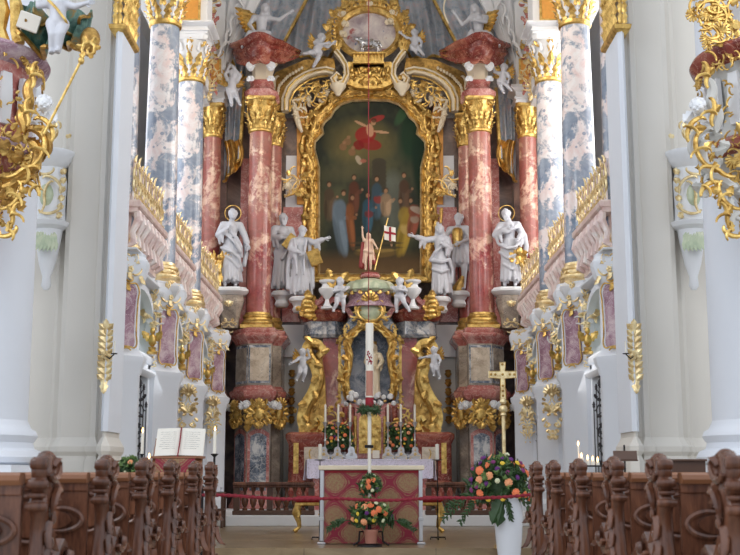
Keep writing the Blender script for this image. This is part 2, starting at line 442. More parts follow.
def damask():
    t = NT('crimson_damask'); s = t.n('ShaderNodeSeparateXYZ'); t.l(t.co, s.inputs[0])
    wob = t.math('MULTIPLY', t.math('SUBTRACT', t.noise(38,3), .5), .42)
    cx = t.math('COSINE', t.math('MULTIPLY', s.outputs[0], 2*PI/.47)); cz = t.math('COSINE', t.math('MULTIPLY_ADD', s.outputs[2], 2*PI/.43, -2*PI*.78/.43))
    f = t.math('ADD', t.math('ABSOLUTE', t.math('ADD', cx, cz)), wob)
    gd = srgb(156,130,90); rd = srgb(142,22,52)
    col = t.ramp(f, [(.0,rd),(.20,rd),(.22,gd),(.27,gd),(.29,rd),(.50,rd),(.54,gd),(.74,gd),(.77,rd),(.85,rd),(.88,gd)])
    n2 = t.ramp(t.noise(60,2),[(.47,0.0),(.52,1.0)]); col = t.mix(t.math('MULTIPLY', n2, .4), col, rd)
    t.b.inputs['Sheen Weight'].default_value = .2
    return t.set(col, .55)
M['damask'] = damask()
def lace():
    t = NT('white_lace'); vo = t.n('ShaderNodeTexVoronoi'); vo.inputs['Scale'].default_value = 34; t.l(t.co, vo.inputs['Vector'])
    m = t.ramp(vo.outputs['Distance'], [(.28,1.0),(.36,0.0)]); al = t.ramp(m,[(0,1.0),(1,.72)]); t.l(al, t.b.inputs['Alpha'])
    return t.set(srgb(226,220,240), .7)
M['lace'] = lace()
M['linen'] = plain('white_linen', srgb(228,224,240), .7, 0, .04, 10)
def drape():
    t = NT('blue_patterned_drapery'); f = t.noise(5,4,.6,.4); g = t.noise(34,3,.6)
    col = t.ramp(f,[(.32,srgb(126,142,162)),(.5,srgb(172,182,194)),(.68,srgb(200,182,186))])
    col = t.mix(t.math('MULTIPLY', t.ramp(g,[(.52,0.0),(.60,1.0)]), .5), col, srgb(190,182,168)); return t.set(col, .5)
M['drape'] = drape()
M['drape_red'] = plain('crimson_cloth', srgb(150,60,56), .5, 0, .2, 6)
_t = NT('teal_and_gold_cloth'); M['teal'] = _t.set(_t.ramp(_t.noise(5,5,.65,.6),[(.38,srgb(48,84,74)),(.50,srgb(96,136,122)),(.58,srgb(150,124,70)),(.7,srgb(196,160,92))]), .45)
M['silver'] = plain('silver', srgb(205,205,208), .3, 1, .08, 10)
M['iron'] = plain('black_iron', srgb(38,36,38), .4, .6, .2, 9)
M['grille'] = plain('dark_wrought_iron_grille', srgb(70,68,72), .45, .4, .3, 14)
M['wax'] = plain('white_wax', srgb(238,232,218), .4, 0, .02, 4)
M['red_cloth'] = plain('red_velvet', srgb(150,24,40), .7, 0, .15, 9)
M['rope'] = plain('burgundy_rope', srgb(130,28,44), .8, 0, .3, 30)
M['paper'] = plain('aged_paper', srgb(226,220,208), .7, 0, .03, 20)
M['terracotta'] = plain('terracotta', srgb(190,130,112), .6, 0, .08, 5)
M['porcelain'] = plain('white_glazed_ceramic', srgb(222,226,234), .15, 0, .02, 2)
M['leafgreen'] = plain('dark_foliage', srgb(46,74,36), .5, 0, .45, 14)
M['leafpale'] = plain('pale_foliage', srgb(104,132,72), .5, 0, .35, 14)
for nm, c in (('orange',(244,132,84)),('peach',(246,168,120)),('yellow',(238,206,70)),('violet',(104,44,120)),('purpleflower',(134,52,112)),('whiteflower',(224,226,190)),('redflower',(190,40,50))):
    M['f_'+nm] = plain(nm+'_petals', srgb(*c), .6, 0, .15, 20)
def emis(name, c, s):
    t = NT(name); t.b.inputs['Emission Color'].default_value = (*c,1); t.b.inputs['Emission Strength'].default_value = s
    return t.set(c, .5)
M['flame'] = emis('candle_flame', (1,.55,.2), 9)
M['pane_r'] = emis('daylit_window_glass_right', (1.0,.97,.96), 3.6)
M['pane_l'] = emis('daylit_window_glass_left', (.92,.95,1.0), 1.7)
M['green_glass'] = plain('green_tinted_glass', srgb(120,150,138), .12, 0, .2, 3)
M['skin'] = plain('tinted_flesh', srgb(222,190,165), .5, 0, .06, 8)
# ------------------------------------------------------------------ the setting
def setting():
    m = MB(); m.bb(-9, 9, 14.3, 29, -.3, .12); o = m.build('floor', M['floor']); struct(o)
    m = MB(); m.bb(-9, 9, -3, 14.3, -.3, 0); o = m.build('floor', M['nave_floor']); struct(o)
    m = MB(); m.bb(-8,8, 27.6, 27.9, .1, 14); o = m.build('wall_back', M['grey_marble']); struct(o)
    m = MB(); prof = []
    for k in range(25):
        a = PI*k/24; prof.append((-5.6*math.cos(a), 10.9+3.4*math.sin(a)))
    n = len(prof); vs = []; 
    for y in (13.6, 28): vs += [(p[0], y, p[1]) for p in prof]
    vs += [(p[0]*1.04, 13.6, p[1]+.3) for p in prof]+[(p[0]*1.04, 28, p[1]+.3) for p in prof]
    fs = []
    for k in range(n-1):
        fs.append((k, k+1, n+k+1, n+k)); fs.append((2*n+k, 3*n+k, 3*n+k+1, 2*n+k+1)); fs.append((k, 2*n+k, 2*n+k+1, k+1)); fs.append((n+k, n+k+1, 3*n+k+1, 3*n+k))
    m.add(vs, fs)
    for y in (15.6, 19, 22.4): # transverse ribs
        m.sweep([(p[0]*.99, y, p[1]-.02) for p in prof], [(-.16,-.25),(.1,-.25),(.1,.25),(-.16,.25)], up=(0,1,0))
    struct(m.build('ceiling', M['stucco']))
setting()

def side_shell():
    # outer ambulatory wall with tall windows
    wz = [(15.9,17.2),(18.2,20.2),(21.4,23.6)]; X = -5.4
    m = MB(); ys = [13.6]
    for a,b in wz: ys += [a,b]
    ys.append(28)
    for i in range(0, len(ys), 2): m.bb(X-.5, X, ys[i], ys[i+1], 0.12, 11.3)
    for a,b in wz: m.bb(X-.5, X, a, b, .12, 4.6); m.bb(X-.5, X, a, b, 9.6, 11.3)
    struct(m.build(LR('wall_left','wall_right'), M['plaster'], org=(X,20,.12)))
    for i,(a,b) in enumerate(wz):
        k = i+1+(0 if SIDE > 0 else 3)
        m = MB()
        for yy in (a+.03, b-.03, (a+b)/2): m.bb(X-.3, X-.2, yy-.035, yy+.035, 4.6, 9.6)
        for q in range(11): m.bb(X-.28, X-.22, a, b, 4.6+q*.5-.02 if q else 4.6, 4.62+q*.5)
        fr = struct(m.build('window_%d'%k, M['stucco']))
        m = MB(); m.bb(X-.36, X-.31, a, b, 4.6, 9.6); m.build('pane', M[LR('pane_l','pane_r')], fr)
    # nave pier with pilasters beside the choir arch
    cols = [(-8,14.2),(-4.1,14.2),(-3.93,14.2),(-3.87,14.12),(-3.80,14.12),(-3.77,13.95),(-3.70,13.9),(-3.36,13.9),(-3.34,13.84),(-3.28,13.84),(-3.26,13.9),(-3.17,13.9),(-3.15,13.64),(-3.12,13.6),(-3.10,13.62),(-3.10,14.35),(-3.3,14.9),(-8,14.9)]
    m = MB(); m.plan(cols, [(.06,0.0),(.06,1.15),(.03,1.22),(.06,1.27),(.06,1.33),(.02,1.40),(0,1.44),(0,11.4)])
    pr = struct(m.build('trim_%d'%LR(1,2), M['plaster_warm'], angle=25))
    m = MB(); m.plan([(-3.17,13.90),(-3.15,13.62),(-3.12,13.57),(-3.085,13.60),(-3.085,14.3),(-3.15,14.3)], [(.012,1.5),(.012,6.45)])
    m.build('pilaster', M['plaster'], pr)
    m = MB(); P = [(-3.19,13.9),(-3.19,13.56),(-3.07,13.56),(-3.07,14.32),(-3.15,14.32)]
    m.plan(P, [(0,6.42),(.04,6.45),(.05,6.5),(.01,6.52)]); 
    rng = random.Random(5)
    for q in range(5):
        yy = 13.62+q*.15; m.push((-3.06,yy,6.52),(0,0,PI/2)); [m.leaf((.05*j-.05,0,.14*i_), PI/2, .17, .07, .3, 5) for j in range(3) for i_ in range(4)]; m.scroll((.03,-.03,.60),.13,.014,q); m.rosette((.0,-.03,.5),.04); m.pop()
    [m.leaf((-3.16+.05*j,13.55,6.52+.14*i_),PI/2,.17,.07,.3,5) for j in range(2) for i_ in range(4)]; m.scroll((-3.13,13.52,7.05),.16,.016,0)
    m.plan(P, [(0,7.15),(.08,7.2),(.1,7.3),(0,7.32)])
    m.build('pilaster_capital', M['gold'], pr)
    # near engaged column of the nave
    t = thing('round_nave_column', LR('big round white column at the left picture edge, below the gilded pulpit','big round white column at the right picture edge, below the gilded balcony'), 'column', (-4.20,12.1,0))
    m = MB(); c = (-4.20,12.1,0)
    m.lathe([(.60,1.55),(.585,5),(.575,11.4)], 48, c); m.build('shaft', M['plaster'], t)
    m = MB(); m.plan([(c[0]-.8,c[1]-.8),(c[0]+.72,c[1]-.8),(c[0]+.72,c[1]+.8),(c[0]-.8,c[1]+.8)], [(.02,0),(.02,1.0),(0,1.04),(0,1.10)])
    m.lathe([(.70,1.10),(.76,1.13),(.78,1.18),(.75,1.24),(.68,1.27),(.665,1.33),(.69,1.36),(.71,1.40),(.69,1.45),(.64,1.48),(.62,1.52),(.60,1.56)], 48, c)
    m.build('base', M['plaster'], t)
both(side_shell)

# ------------------------------------------------------------------ columns
def acanthus_bell(m, r, h, c, n=8, off=0):
    """two tiers of leaves, corner volutes and rosettes of a composite capital"""
    for tier,(z,L,k) in enumerate(((0,.42,n),(.27*h,.44,n))):
        k = 10
        for i in range(k):
            a = 2*PI*(i+.5*tier)/k+off; rr = r*(1.02+.10*tier)
            m.push((c[0]+rr*math.cos(a), c[1]+rr*math.sin(a), c[2]+z), (0,0,a+PI/2)); m.leaf((0,0,0), PI/2, L*h*.86, r*.50, .38, 6); m.leaf((0,-.02*r,0), PI/2, L*h*.5, r*.3, .5, 5); m.pop()
    for i in range(8):
        a = PI/4*i+off; q = 1.46 if i%2 else 1.18
        m.push((c[0]+r*q*math.cos(a), c[1]+r*q*math.sin(a), c[2]+h*.80), (0,0,a+PI/2))
        if i%2:
            m.push((0,.02,0),(0,0,PI/2)); m.scroll((0,0,0), r*.78, r*.085, 0, 'C'); m.pop(); m.scroll((0,-.02,0), r*.5, r*.07, PI/4, 'C'); m.ell((0,-.03,0), (r*.16,r*.12,r*.16), 6, 4)
        else: m.rosette((0,0,h*.06), r*.30); m.scroll((-.16*r,0,-h*.12), r*.5, r*.06, PI/2,'S'); m.scroll((.16*r,0,-h*.12), r*.5, r*.06, PI/2, 'S', -1)
        m.pop()
def column(name, label, loc, rb, rt, zb, zc, ztop, mat, belly=True, capw=True, group=None, simple_base=False, plinth=None):
    t = thing(name, label, 'column', (loc[0],loc[1],zb), group); x,y = loc
    hb = .34
    m = MB(); m.plan([(x-rb*1.28,y-rb*1.28),(x+rb*1.28,y-rb*1.28),(x+rb*1.28,y+rb*1.28),(x-rb*1.28,y+rb*1.28)], [(0,zb),(0,zb+.07)])
    m.lathe([(rb*1.30,zb+.07),(rb*1.36,zb+.10),(rb*1.34,zb+.14),(rb*1.22,zb+.16),(rb*1.14,zb+.19),(rb*1.13,zb+.22),(rb*1.2,zb+.24),(rb*1.2,zb+.275),(rb*1.06,zb+.30),(rb*1.04,zb+.34)], 32, (x,y,0))
    if not simple_base:
        for k in range(10):
            a = 2*PI*k/10+.3; m.push((x+rb*1.2*math.cos(a), y+rb*1.2*math.sin(a), zb+.2),(0,0,a+PI/2)); m.scroll((0,0,0), .17, .014, 0); m.pop()
    m.build('base', M['gold'] if simple_base else M['gold_light'], t)
    m = MB(); z0 = zb+hb; L = zc-z0; pr = []
    for k in range(11):
        u = k/10; pr.append((rb+(rt-rb)*u**1.5, z0+L*u))
    m.lathe(pr, 40, (x,y,0)); m.build('shaft', M[mat], t)
    h = ztop-zc; m = MB()
    m.lathe([(rt*1.02,zc-.03),(rt*1.13,zc-.01),(rt*1.15,zc+.02),(rt*1.12,zc+.05),(rt*1.02,zc+.06)], 32, (x,y,0))
    acanthus_bell(m, rt*1.03, h*.92, (x,y,zc+.05))
    co = m.build('capital', M['gold'], t)
    if capw:
        m = MB()
        for i in range(10):
            for zz_,q_ in ((.06,1.10),(.34,1.20),(.58,1.24)):
                a = 2*PI*(i+.5)/10; m.push((x+rt*q_*math.cos(a), y+rt*q_*math.sin(a), zc+.05+h*zz_), (0,0,a+PI/2)); m.leaf((0,0,0), PI/2, h*.24, rt*.36, .3, 5); m.pop()
        m.build('stucco_leaves', M['stucco'], t)
    m = MB(); m.lathe([(rt*.98,zc+.04),(rt*1.0,zc+h*.5),(rt*1.2,zc+h*.85),(rt*1.32,zc+h*.9)], 24, (x,y,0))
    q = rt*1.55; A = []
    for i in range(4):
        a = PI/4+PI/2*i; b = a+PI/2
        A += [(x+q*1.05*math.cos(a-.10), y+q*1.05*math.sin(a-.10)), (x+q*1.05*math.cos(a+.10), y+q*1.05*math.sin(a+.10)), (x+q*.74*math.cos((a+b)/2), y+q*.74*math.sin((a+b)/2))]
    m.plan(A, [(0,ztop-h*.11),(.03,ztop-h*.06),(.03,ztop)])
    m.build('capital_bell', M['stucco'] if capw else M['gold'], t)
    return t
SX = -3.28
CY = (15.1, 17.5, 20.2)
def columns():
    w = LR('left','right')
    lab = [('blue scagliola column mostly hidden by the %s white pilaster'%w), ('tallest blue and white mottled column on the %s, nearest in full view'%w), ('second blue mottled column on the %s, between the nearest blue one and the rear red one'%w)]
    for i,y in enumerate(CY):
        column('marble_column', lab[i], (SX if i else -3.42, y), .262, .228, 3.86, 8.06, 8.9, 'blue')
    column('marble_column', 'slimmer red column behind the %s standing saint'%w, (-3.45,24.35), .205, .19, 3.98, 8.26, 8.98, 'red', capw=False, simple_base=True)
    column('marble_column', 'big red and cream column flanking the altarpiece on the %s'%w, (-2.36,24.0), .262, .238, 3.98, 8.26, 9.0, 'red', capw=False, simple_base=True)
    column('marble_column', 'red column half hidden behind the big %s red column'%w, (-2.17,24.85), .22, .20, 3.98, 8.20, 8.9, 'red', capw=False, simple_base=True)
both(columns)

# ------------------------------------------------------------------ side arcade: piers, wall with openings, gallery
def wavy_panel(m, w_, h_, y, d=.02):
    P = []
    for k in range(40):
        a = 2*PI*k/40; u = math.cos(a); v = math.sin(a)
        su = math.copysign(abs(u)**.45, u); sv = math.copysign(abs(v)**.4, v)
        P.append((su*w_/2*(1-.13*math.cos(4*a+.5)), sv*h_/2*(1+.04*math.cos(6*a))))
    m.slab(P, y, y+d); return P
def arcade():
    w = LR('left','right'); rng = random.Random(11)
    piers = [14.75, 17.22, 19.9, 23.0]
    # wall body with openings between piers
    m = MB()
    X0, X1 = -3.75, -3.25
    m.bb(X0, X1, 14.6, 24.2, 2.42, 2.72); m.bb(X0, X1, 14.6, 24.2, 3.62, 3.86); m.bb(X0, X1, 15.2, 24.2, 3.86, 4.42)
    for a,b in zip(piers, piers[1:]):
        g0, g1 = a+.42, b-.38
        m.bb(X0, X1, a, g0, .12, 3.7); m.bb(X0, X1, g1, b, .12, 3.7)
        # arched spandrel
        cy = (g0+g1)/2; r = (g1-g0)/2; vs = []; N = 12
        for k in range(N+1):
            q = PI*k/N; vs.append((cy-r*math.cos(q), 3.2+.40*math.sin(q)))
        for k in range(N):
            (ya,za),(yb,zb_) = vs[k], vs[k+1]
            m.add([(X1,ya,za),(X1,yb,zb_),(X1,yb,3.66),(X1,ya,3.66),(X0,ya,za),(X0,yb,zb_),(X0,yb,3.66),(X0,ya,3.66)], [(0,1,2,3),(7,6,5,4),(0,4,5,1),(3,2,6,7)])
        m.sweep([(X1,y_,z_) for y_,z_ in [(g0,2.72)]+vs+[(g1,2.72)]], [(-.05,-.05),(.04,-.05),(.04,.06),(-.05,.06)], up=(1,0,0))
    # mouldings along the wall
    for z,d in ((2.42,.10),(2.62,.07),(3.72,.12)):
        m.sweep([(X1,14.9,z),(X1,24.0,z)], [(0,-.04),(d*.5,-.03),(d,.02),(d,.05),(d*.4,.08),(0,.09)])
    struct(m.build('trim_%d'%LR(3,4), M['plaster'], org=(-3.5,19,.12)))
    # windows of the ambulatory seen through the arches
    for i,(a,b) in enumerate(zip(piers, piers[1:])):
        k = 7+i+(0 if SIDE > 0 else 3)
        m = MB(); yc = (a+b)/2; hw = (b-a)/2-.40
        path = [(-3.50,yc-hw,2.74)]+[(-3.50,yc-hw*math.cos(PI*q/10),3.18+.36*math.sin(PI*q/10)) for q in range(11)]+[(-3.50,yc+hw,2.74)]
        m.tube(path, .045, 6); m.tube([(-3.5,yc,2.74),(-3.5,yc,3.54)], .02, 6); m.tube([(-3.5,yc-hw,3.15),(-3.5,yc+hw,3.15)], .018, 6)
        fr = struct(m.build('window_%d'%k, M['gold']))
        m = MB(); m.bb(-3.56,-3.53, yc-hw, yc+hw, 2.74, 3.6); m.build('pane', M['green_glass'], fr)
    # piers
    desc = ['white pier with violet marble panel, nearest the %s pilaster', 'white pier with violet marble panel under the nearest %s blue column', 'white pier with narrow violet panel under the second %s blue column', 'rearmost white pier with violet panel on the %s beside the rose pedestals']
    for i,y in enumerate(piers):
        t = thing('marble_pier', desc[i]%w, 'pier', (-3.05,y,.12))
        sh = 0 if i else -.10; hx0, hx1 = -3.30+sh, -2.90+sh; y0, y1 = y-.24, y+.24
        P = [(hx0,y0),(hx0+.11,y0),(hx1,y+.13),(hx1,y1),(hx0,y1)]; dc = ((hx0+.11+hx1)/2, (y0+y+.13)/2); da = math.atan2(y+.13-y0, hx1-hx0-.11)
        m = MB(); m.plan(P, [(.05,.12),(.05,.5),(0,.58),(0,2.26),(.02,2.3),(.02,2.34),(.06,2.42),(.07,2.50),(.02,2.53),(-.02,2.60),(-.02,3.44),(.02,3.50),(.03,3.54),(.05,3.62),(.07,3.70),(.07,3.76),(.03,3.82),(.03,3.86)])
        if i == 0: m.plan([(hx0-.1,y0),(hx1,y0),(hx1,y1),(hx0-.1,y1)], [(0,3.86),(0,3.88)])
        m.build('body', M['plaster'], t, angle=30)
        m = MB(); m.push((dc[0],dc[1],3.03),(0,0,da)); wavy_panel(m, .33, .82, -.0, .03); m.pop()
        m.build('marble_panel', M['purple'], t)
        m = MB()
        for (cx,cy,rz,ww) in ((dc[0],dc[1],da,.33),):
            m.push((cx,cy,3.03),(0,0,rz)); q = MB(); P2 = wavy_panel(q, ww*1.07, .85, 0)
            m.tube([(p[0],-.03,p[1]) for p in P2], .011, 5, closed=True)
            m.scroll((0,-.04,.46), .13, .014, 0); m.leaf((0,-.03,.40), -PI/2, .12,.08); m.scroll((0,-.04,-.45), .12, .012, PI); m.pop()
        m.build('panel_border', M['gold'], t)
        m = MB(); m.push((dc[0],dc[1],3.60),(0,0,da))
        for sx in (-1,1): m.scroll((sx*.13,-.05,0), .16, .014, sx*.6, 'C', sx); m.leaf((sx*.19,-.04,-.04), -PI/2+sx*.4, .16,.07,.3,5)
        m.rosette((0,-.07,.02),.05); m.leaf((0,-.06,-.02),-PI/2,.14,.08,.4); m.push((0,-.05,.18)); m.rocaille(rng,.34,.16,9,.010,True,(.4,.8),leaves=.3); m.pop(); m.pop(); m.build('gilt_capital', M['gold_light'], t)
        # upper white block carrying the gilded column base
        if i < 3:
            cx = SX if i else -3.42; yy = CY[i]
        # hanging gilded rocaille at the arch side of the pier
        if i < 3:
            m = MB(); yb = piers[i+1]-.42
            m.push((-3.22, yb, 3.40), (0,0,.25)); m.rocaille(rng, .30, .62, 54, .011, sym=False, size=(.25,.5),leaves=.3); m.pop()
            m.push((-3.20, yb+.1, 2.90), (0,0,.25)); m.rocaille(rng, .11, .75, 26, .009, sym=False, size=(.5,1.0),leaves=.3); m.pop()
            o = m.build('rocaille_ornament', M['gold_light'], None); tag(o, ['gilt and white scrollwork hanging in the %s arch nearest the pilaster','gilt and white scrollwork hanging in the middle %s arch','gilt and white scrollwork hanging in the rear %s arch'][i]%w, 'ornament')
            m = MB(); m.push((-3.22, yb+.04, 3.36), (0,0,.25)); m.rocaille(rng, .34, .7, 26, .014, sym=False, size=(.3,.6), leaves=.2); m.rocaille(rng, .14, 1.5, 16, .012, sym=False, size=(.6,1.1), leaves=.2); m.pop()
            m.build('stucco_scroll', M['stucco'], o)
            # small gilded figure at the foot of the window opening
            m = MB(); m.push((-3.17, piers[i+1]-.55, 2.72)); m.lathe([(.07,0),(.08,.03),(.05,.06),(.06,.1)], 10)
            m.ell((0,0,.2),(.06,.05,.1)); m.ell((0,0,.34),(.04,.04,.05)); m.leaf((.04,0,.2), .9, .2, .1); m.leaf((-.04,0,.2), PI-.9, .2, .1); m.pop()
            o = m.build('gilt_finial', M['gold']); tag(o, ['gilded finial on the %s ledge nearest the pilaster','gilded finial on the ledge of the middle %s arch','gilded finial on the ledge of the rear %s arch'][i]%w, 'ornament')
    # gilded cartouches under the ledge of the middle arches
    for i,y in enumerate((18.9, 21.6)):
        m = MB(); m.push((-3.08, (19.55,22.65)[i], 2.02), (0,0,.2)); m.rocaille(rng, .26, .85, 34, .012, sym=True, size=(.3,.7)); m.shell((0,-.05,.3), .18); m.pop()
        o = m.build('gilt_cartouche', M['gold_light']); tag(o, ['gilt cartouche on the %s wall between the second and third piers','gilt cartouche low on the %s wall by the rearmost pier'][i]%w, 'ornament')
    # column plinth blocks
    m = MB()
    for i,yy in enumerate(CY):
        cx = SX if i else -3.42; q = .37
        m.plan([(cx-q,yy-q),(cx+q,yy-q),(cx+q,yy+q),(cx-q,yy+q)], [(-.04,3.62),(-.02,3.66),(.03,3.74),(.03,3.80),(-.03,3.86)])
    struct(m.build('trim_%d'%LR(5,6), M['stucco']))
    # gallery parapets
    seg = [(14.75,16.85),(17.62,19.65),(20.45,23.3)]
    for i,(a,b) in enumerate(seg):
        X = -3.10
        t = thing('gallery_parapet', ['gilt lattice parapet on the %s gallery before the nearest blue column','gilt lattice parapet on the %s gallery between the two blue columns','rear gilt lattice parapet on the %s gallery beside the red column'][i]%w, 'railing', (X,(a+b)/2,3.86))
        m = MB(); m.bb(X-.13, X+.08, a, b, 4.46, 4.57, .02); m.bb(X-.13,X+.05,a,b,4.40,4.46,.01); None
        m.build('ledge', M['pinkwhite'], t)
        m = MB(); m.bb(X-.22, X-.08, a, b, 3.87, 4.44); n = int((b-a)/.30)
        for k in range(n+1):
            yy = a+.06+(b-a-.12)*k/n
            m.tube([(X-.08,yy,3.95),(X+.0,yy,4.0),(X-.02,yy,4.15),(X+.05,yy,4.30),(X+.03,yy,4.42)], [.035,.05,.04,.06,.05], 8)
        m.build('consoles', M['pinkwhite'], t)
        m = MB(); n = int((b-a)/.22)
        for k in range(n+1):
            yy = a+.05+(b-a-.1)*k/n
            m.push((X-.02, yy, 4.86),(0,0,PI/2))
            m.scroll((0,0,.12), .26, .017, PI/2,'S',1 if k%2 else -1); m.scroll((0,0,-.13), .26, .017, PI/2,'S',-1 if k%2 else 1)
            m.leaf((0,-.01,.22), PI/2, .12+.04*math.sin(k*2.4), .07, .2, 5); m.rosette((0,-.02,0), .05); m.rosette((.05,-.02,-.22), .035); m.scroll((.05,-.01,-.02), .17, .012, PI/2+.5,'C',-1)
            if k < n: m.scroll((.11,0,0), .2, .014, 0,'C'); m.scroll((.11,0,-.2), .2, .014, PI,'C'); m.rosette((.11,-.02,.2),.05)
            m.pop()
        m.build('lattice', M['gold_light'], t)
        m = MB(); 
        for k in range(n*2):
            yy = a+.05+(b-a-.1)*k/(n*2-1); m.tube([(X-.03,yy,4.57),(X-.03,yy,5.14)], .014, 5)
        m.build('bars', M['pinkwhite'], t)
    # entablature blocks over the columns
    m = MB(); q = .36
    for i,(cx,cy) in enumerate([(-3.42,CY[0]),(SX,CY[1]),(SX,CY[2]),(-3.45,24.35)]):
        zt = 8.9 if i < 3 else 8.98; q = .36 if i < 3 else .30; ks = .45 if i < 3 else .85
        m.plan([(cx-q,cy-q),(cx+q,cy-q),(cx+q,cy+q),(cx-q,cy+q)], [(-.04,zt),(-.04,zt+.08*ks),(0,zt+.10*ks),(0,zt+.14*ks),(-.03,zt+.16*ks),(-.03,zt+.28*ks),(.02,zt+.31*ks),(.08,zt+.38*ks),(.08,zt+.44*ks),(-.03,zt+.46*ks),(-.05,zt+.48*ks),(-.05,11.3)])
    m.bb(-3.95,-3.5, 14.8, 24.8, 8.9, 11.3); m.bb(-3.6,-3.42, 14.8, 24.5, 8.98, 9.22)
    struct(m.build('trim_%d'%LR(7,8), M['stucco'], angle=30))
    rng = random.Random(3)
    for i,(cx,cy) in enumerate([(SX,CY[1]),(SX,CY[2]),(-3.45,24.35)]):
        q = .30 if i < 2 else .25; z0_, z1_ = (9.16,9.70) if i < 2 else (9.42,9.92)
        t = thing('gilt_attic_panel', ['orange gilt panel above the nearest %s blue column','orange gilt panel above the second %s blue column','orange gilt panel above the rear %s red column'][i]%w, 'panel', (cx,cy-q-.03,9.5))
        m = MB(); m.bb(cx-.15,cx+.15,cy-q-.045,cy-q-.005, z0_, z1_); m.build('field', M['gold_orange'], t)
        m = MB(); m.sweep([(cx-.17,cy-q-.04,z0_-.02),(cx+.17,cy-q-.04,z0_-.02),(cx+.17,cy-q-.04,z1_+.02),(cx-.17,cy-q-.04,z1_+.02)], [(-.02,-.02),(.02,-.02),(.02,.02),(-.02,.02)], closed=True, up=(0,-1,0))
        m.push((cx,cy-q-.08,z1_+.20)); m.rocaille(rng, .5, .4, 8, .015); m.pop(); m.build('border', M['gold'], t)
    # gilt and pink rocaille climbing beside the attic, white stucco swag to the vault
    m = MB(); rng = random.Random(8)
    for k in range(9):
        p = at(208+2.5*math.sin(k), 90-k*11, 23.4); m.push(p); m.rocaille(rng, .34, .42, 10, .014, sym=False, size=(.3,.8)); m.pop()
    o = m.build('rocaille_ornament', M['gold_light']); tag(o, 'vertical gilt rocaille strip climbing to the vault beside the %s rear panel'%w, 'ornament')
    m = MB()
    for k in range(9):
        p = at(211+2.5*math.sin(k), 90-k*11, 23.5); m.push(p); m.rocaille(rng, .30, .42, 5, .03, sym=False, size=(.3,.8),leaves=.7); m.pop()
    m.build('stucco_leafwork', M['rose'], o)
    m = MB()
    def swag(u, v):
        a = at(214+v*3, 95-95*v, 24.6); b = at(232+34*v, 58-66*v, 24.2)
        p = a.lerp(b, u); p.y += -.25*math.sin(PI*u)-.05*math.sin(u*26); p.z += .04*math.sin(u*26); return p
    m.grid(swag, 40, 14, thick=.05)
    for k in range(5):
        p = at(222+k*5, 50-k*12, 23.9); m.push(p,(0,0,0)); m.scroll((0,0,0), .45, .035, .9+k*.2, 'S'); m.pop()
    o = m.build('stucco_shell', M['stucco']); tag(o, 'white ribbed stucco shell sweeping up to the vault on the %s'%w, 'ornament')
both(arcade)
# ------------------------------------------------------------------ high altar: pedestals, back wall, cartouches
def panel_box(m, x0, x1, y, z0, z1, d=.015):
    m.bb(x0, x1, y-d, y+.002, z0, z1)
ZP = 3.97
def face_panel(m, a, b, z0, z1, inset, d, arch=0):
    """a raised panel on the vertical face from plan point a to b (outward to the camera side)"""
    a = V((a[0],a[1],0)); b = V((b[0],b[1],0)); t = (b-a).normalized(); nrm = V((t.y,-t.x,0))
    a2 = a+t*inset; b2 = b-t*inset; L = (b2-a2).length; P = [(0,z0),(L,z0)]
    N = 8
    if arch:
        for k in range(N+1): u = k/N; P.append((L*(1-u), z1+arch*math.sin(PI*u)))
    else: P += [(L,z1),(0,z1)]
    vs = [a2+t*p[0]+V((0,0,p[1]))-nrm*.01 for p in P]+[a2+t*p[0]+V((0,0,p[1]))+nrm*d for p in P]; n = len(P)
    fs = [tuple(range(n,2*n)), tuple(reversed(range(n)))]+[(i,(i+1)%n,(i+1)%n+n,i+n) for i in range(n)]
    m.add(vs, fs)
def rose_pedestal(name, label, P, faces, mats=('grey_marble','beige_marble','slate_marble')):
    c = (sum(p[0] for p in P)/len(P), sum(p[1] for p in P)/len(P))
    t = thing(name, label, 'pedestal', (c[0],c[1],.12))
    m = MB(); m.plan(P, [(0,.3),(0,3.72)]); m.build('body', M[mats[0]], t)
    m = MB(); m.plan(P, [(-.01,3.62),(.02,3.66),(.04,3.70),(.10,3.76),(.13,3.80),(.13,3.84),(.06,3.87),(.08,3.90),(.08,3.94),(.02,3.97)]); m.build('cornice', M['rose'], t)
    m = MB(); m.plan(P, [(0,2.44),(.05,2.48),(.10,2.54),(.12,2.60),(.12,2.66),(.05,2.70),(.03,2.76),(0,2.78)]); m.build('middle_moulding', M['rose'], t)
    m = MB(); m.plan(P, [(.09,.12),(.09,.36),(.05,.42),(.03,.50),(0,.52)]); m.build('foot', M['rose'], t)
    for (i, j, mat2, mat3) in faces:
        a, b = P[i], P[j]
        m = MB(); face_panel(m, a, b, .58, 1.80, .02, .012, .10); m.build('panel_surround', M['rose'], t)
        m = MB(); face_panel(m, a, b, .66, 1.74, .075, .022, .07); m.build('lower_panel', M[mat3], t)
        m = MB(); face_panel(m, a, b, 2.82, 3.60, .015, .010, .0); m.build('upper_panel_border', M['slate_marble'], t)
        m = MB(); face_panel(m, a, b, 2.87, 3.55, .045, .018, .0); m.build('upper_panel', M[mat2], t)
    return t
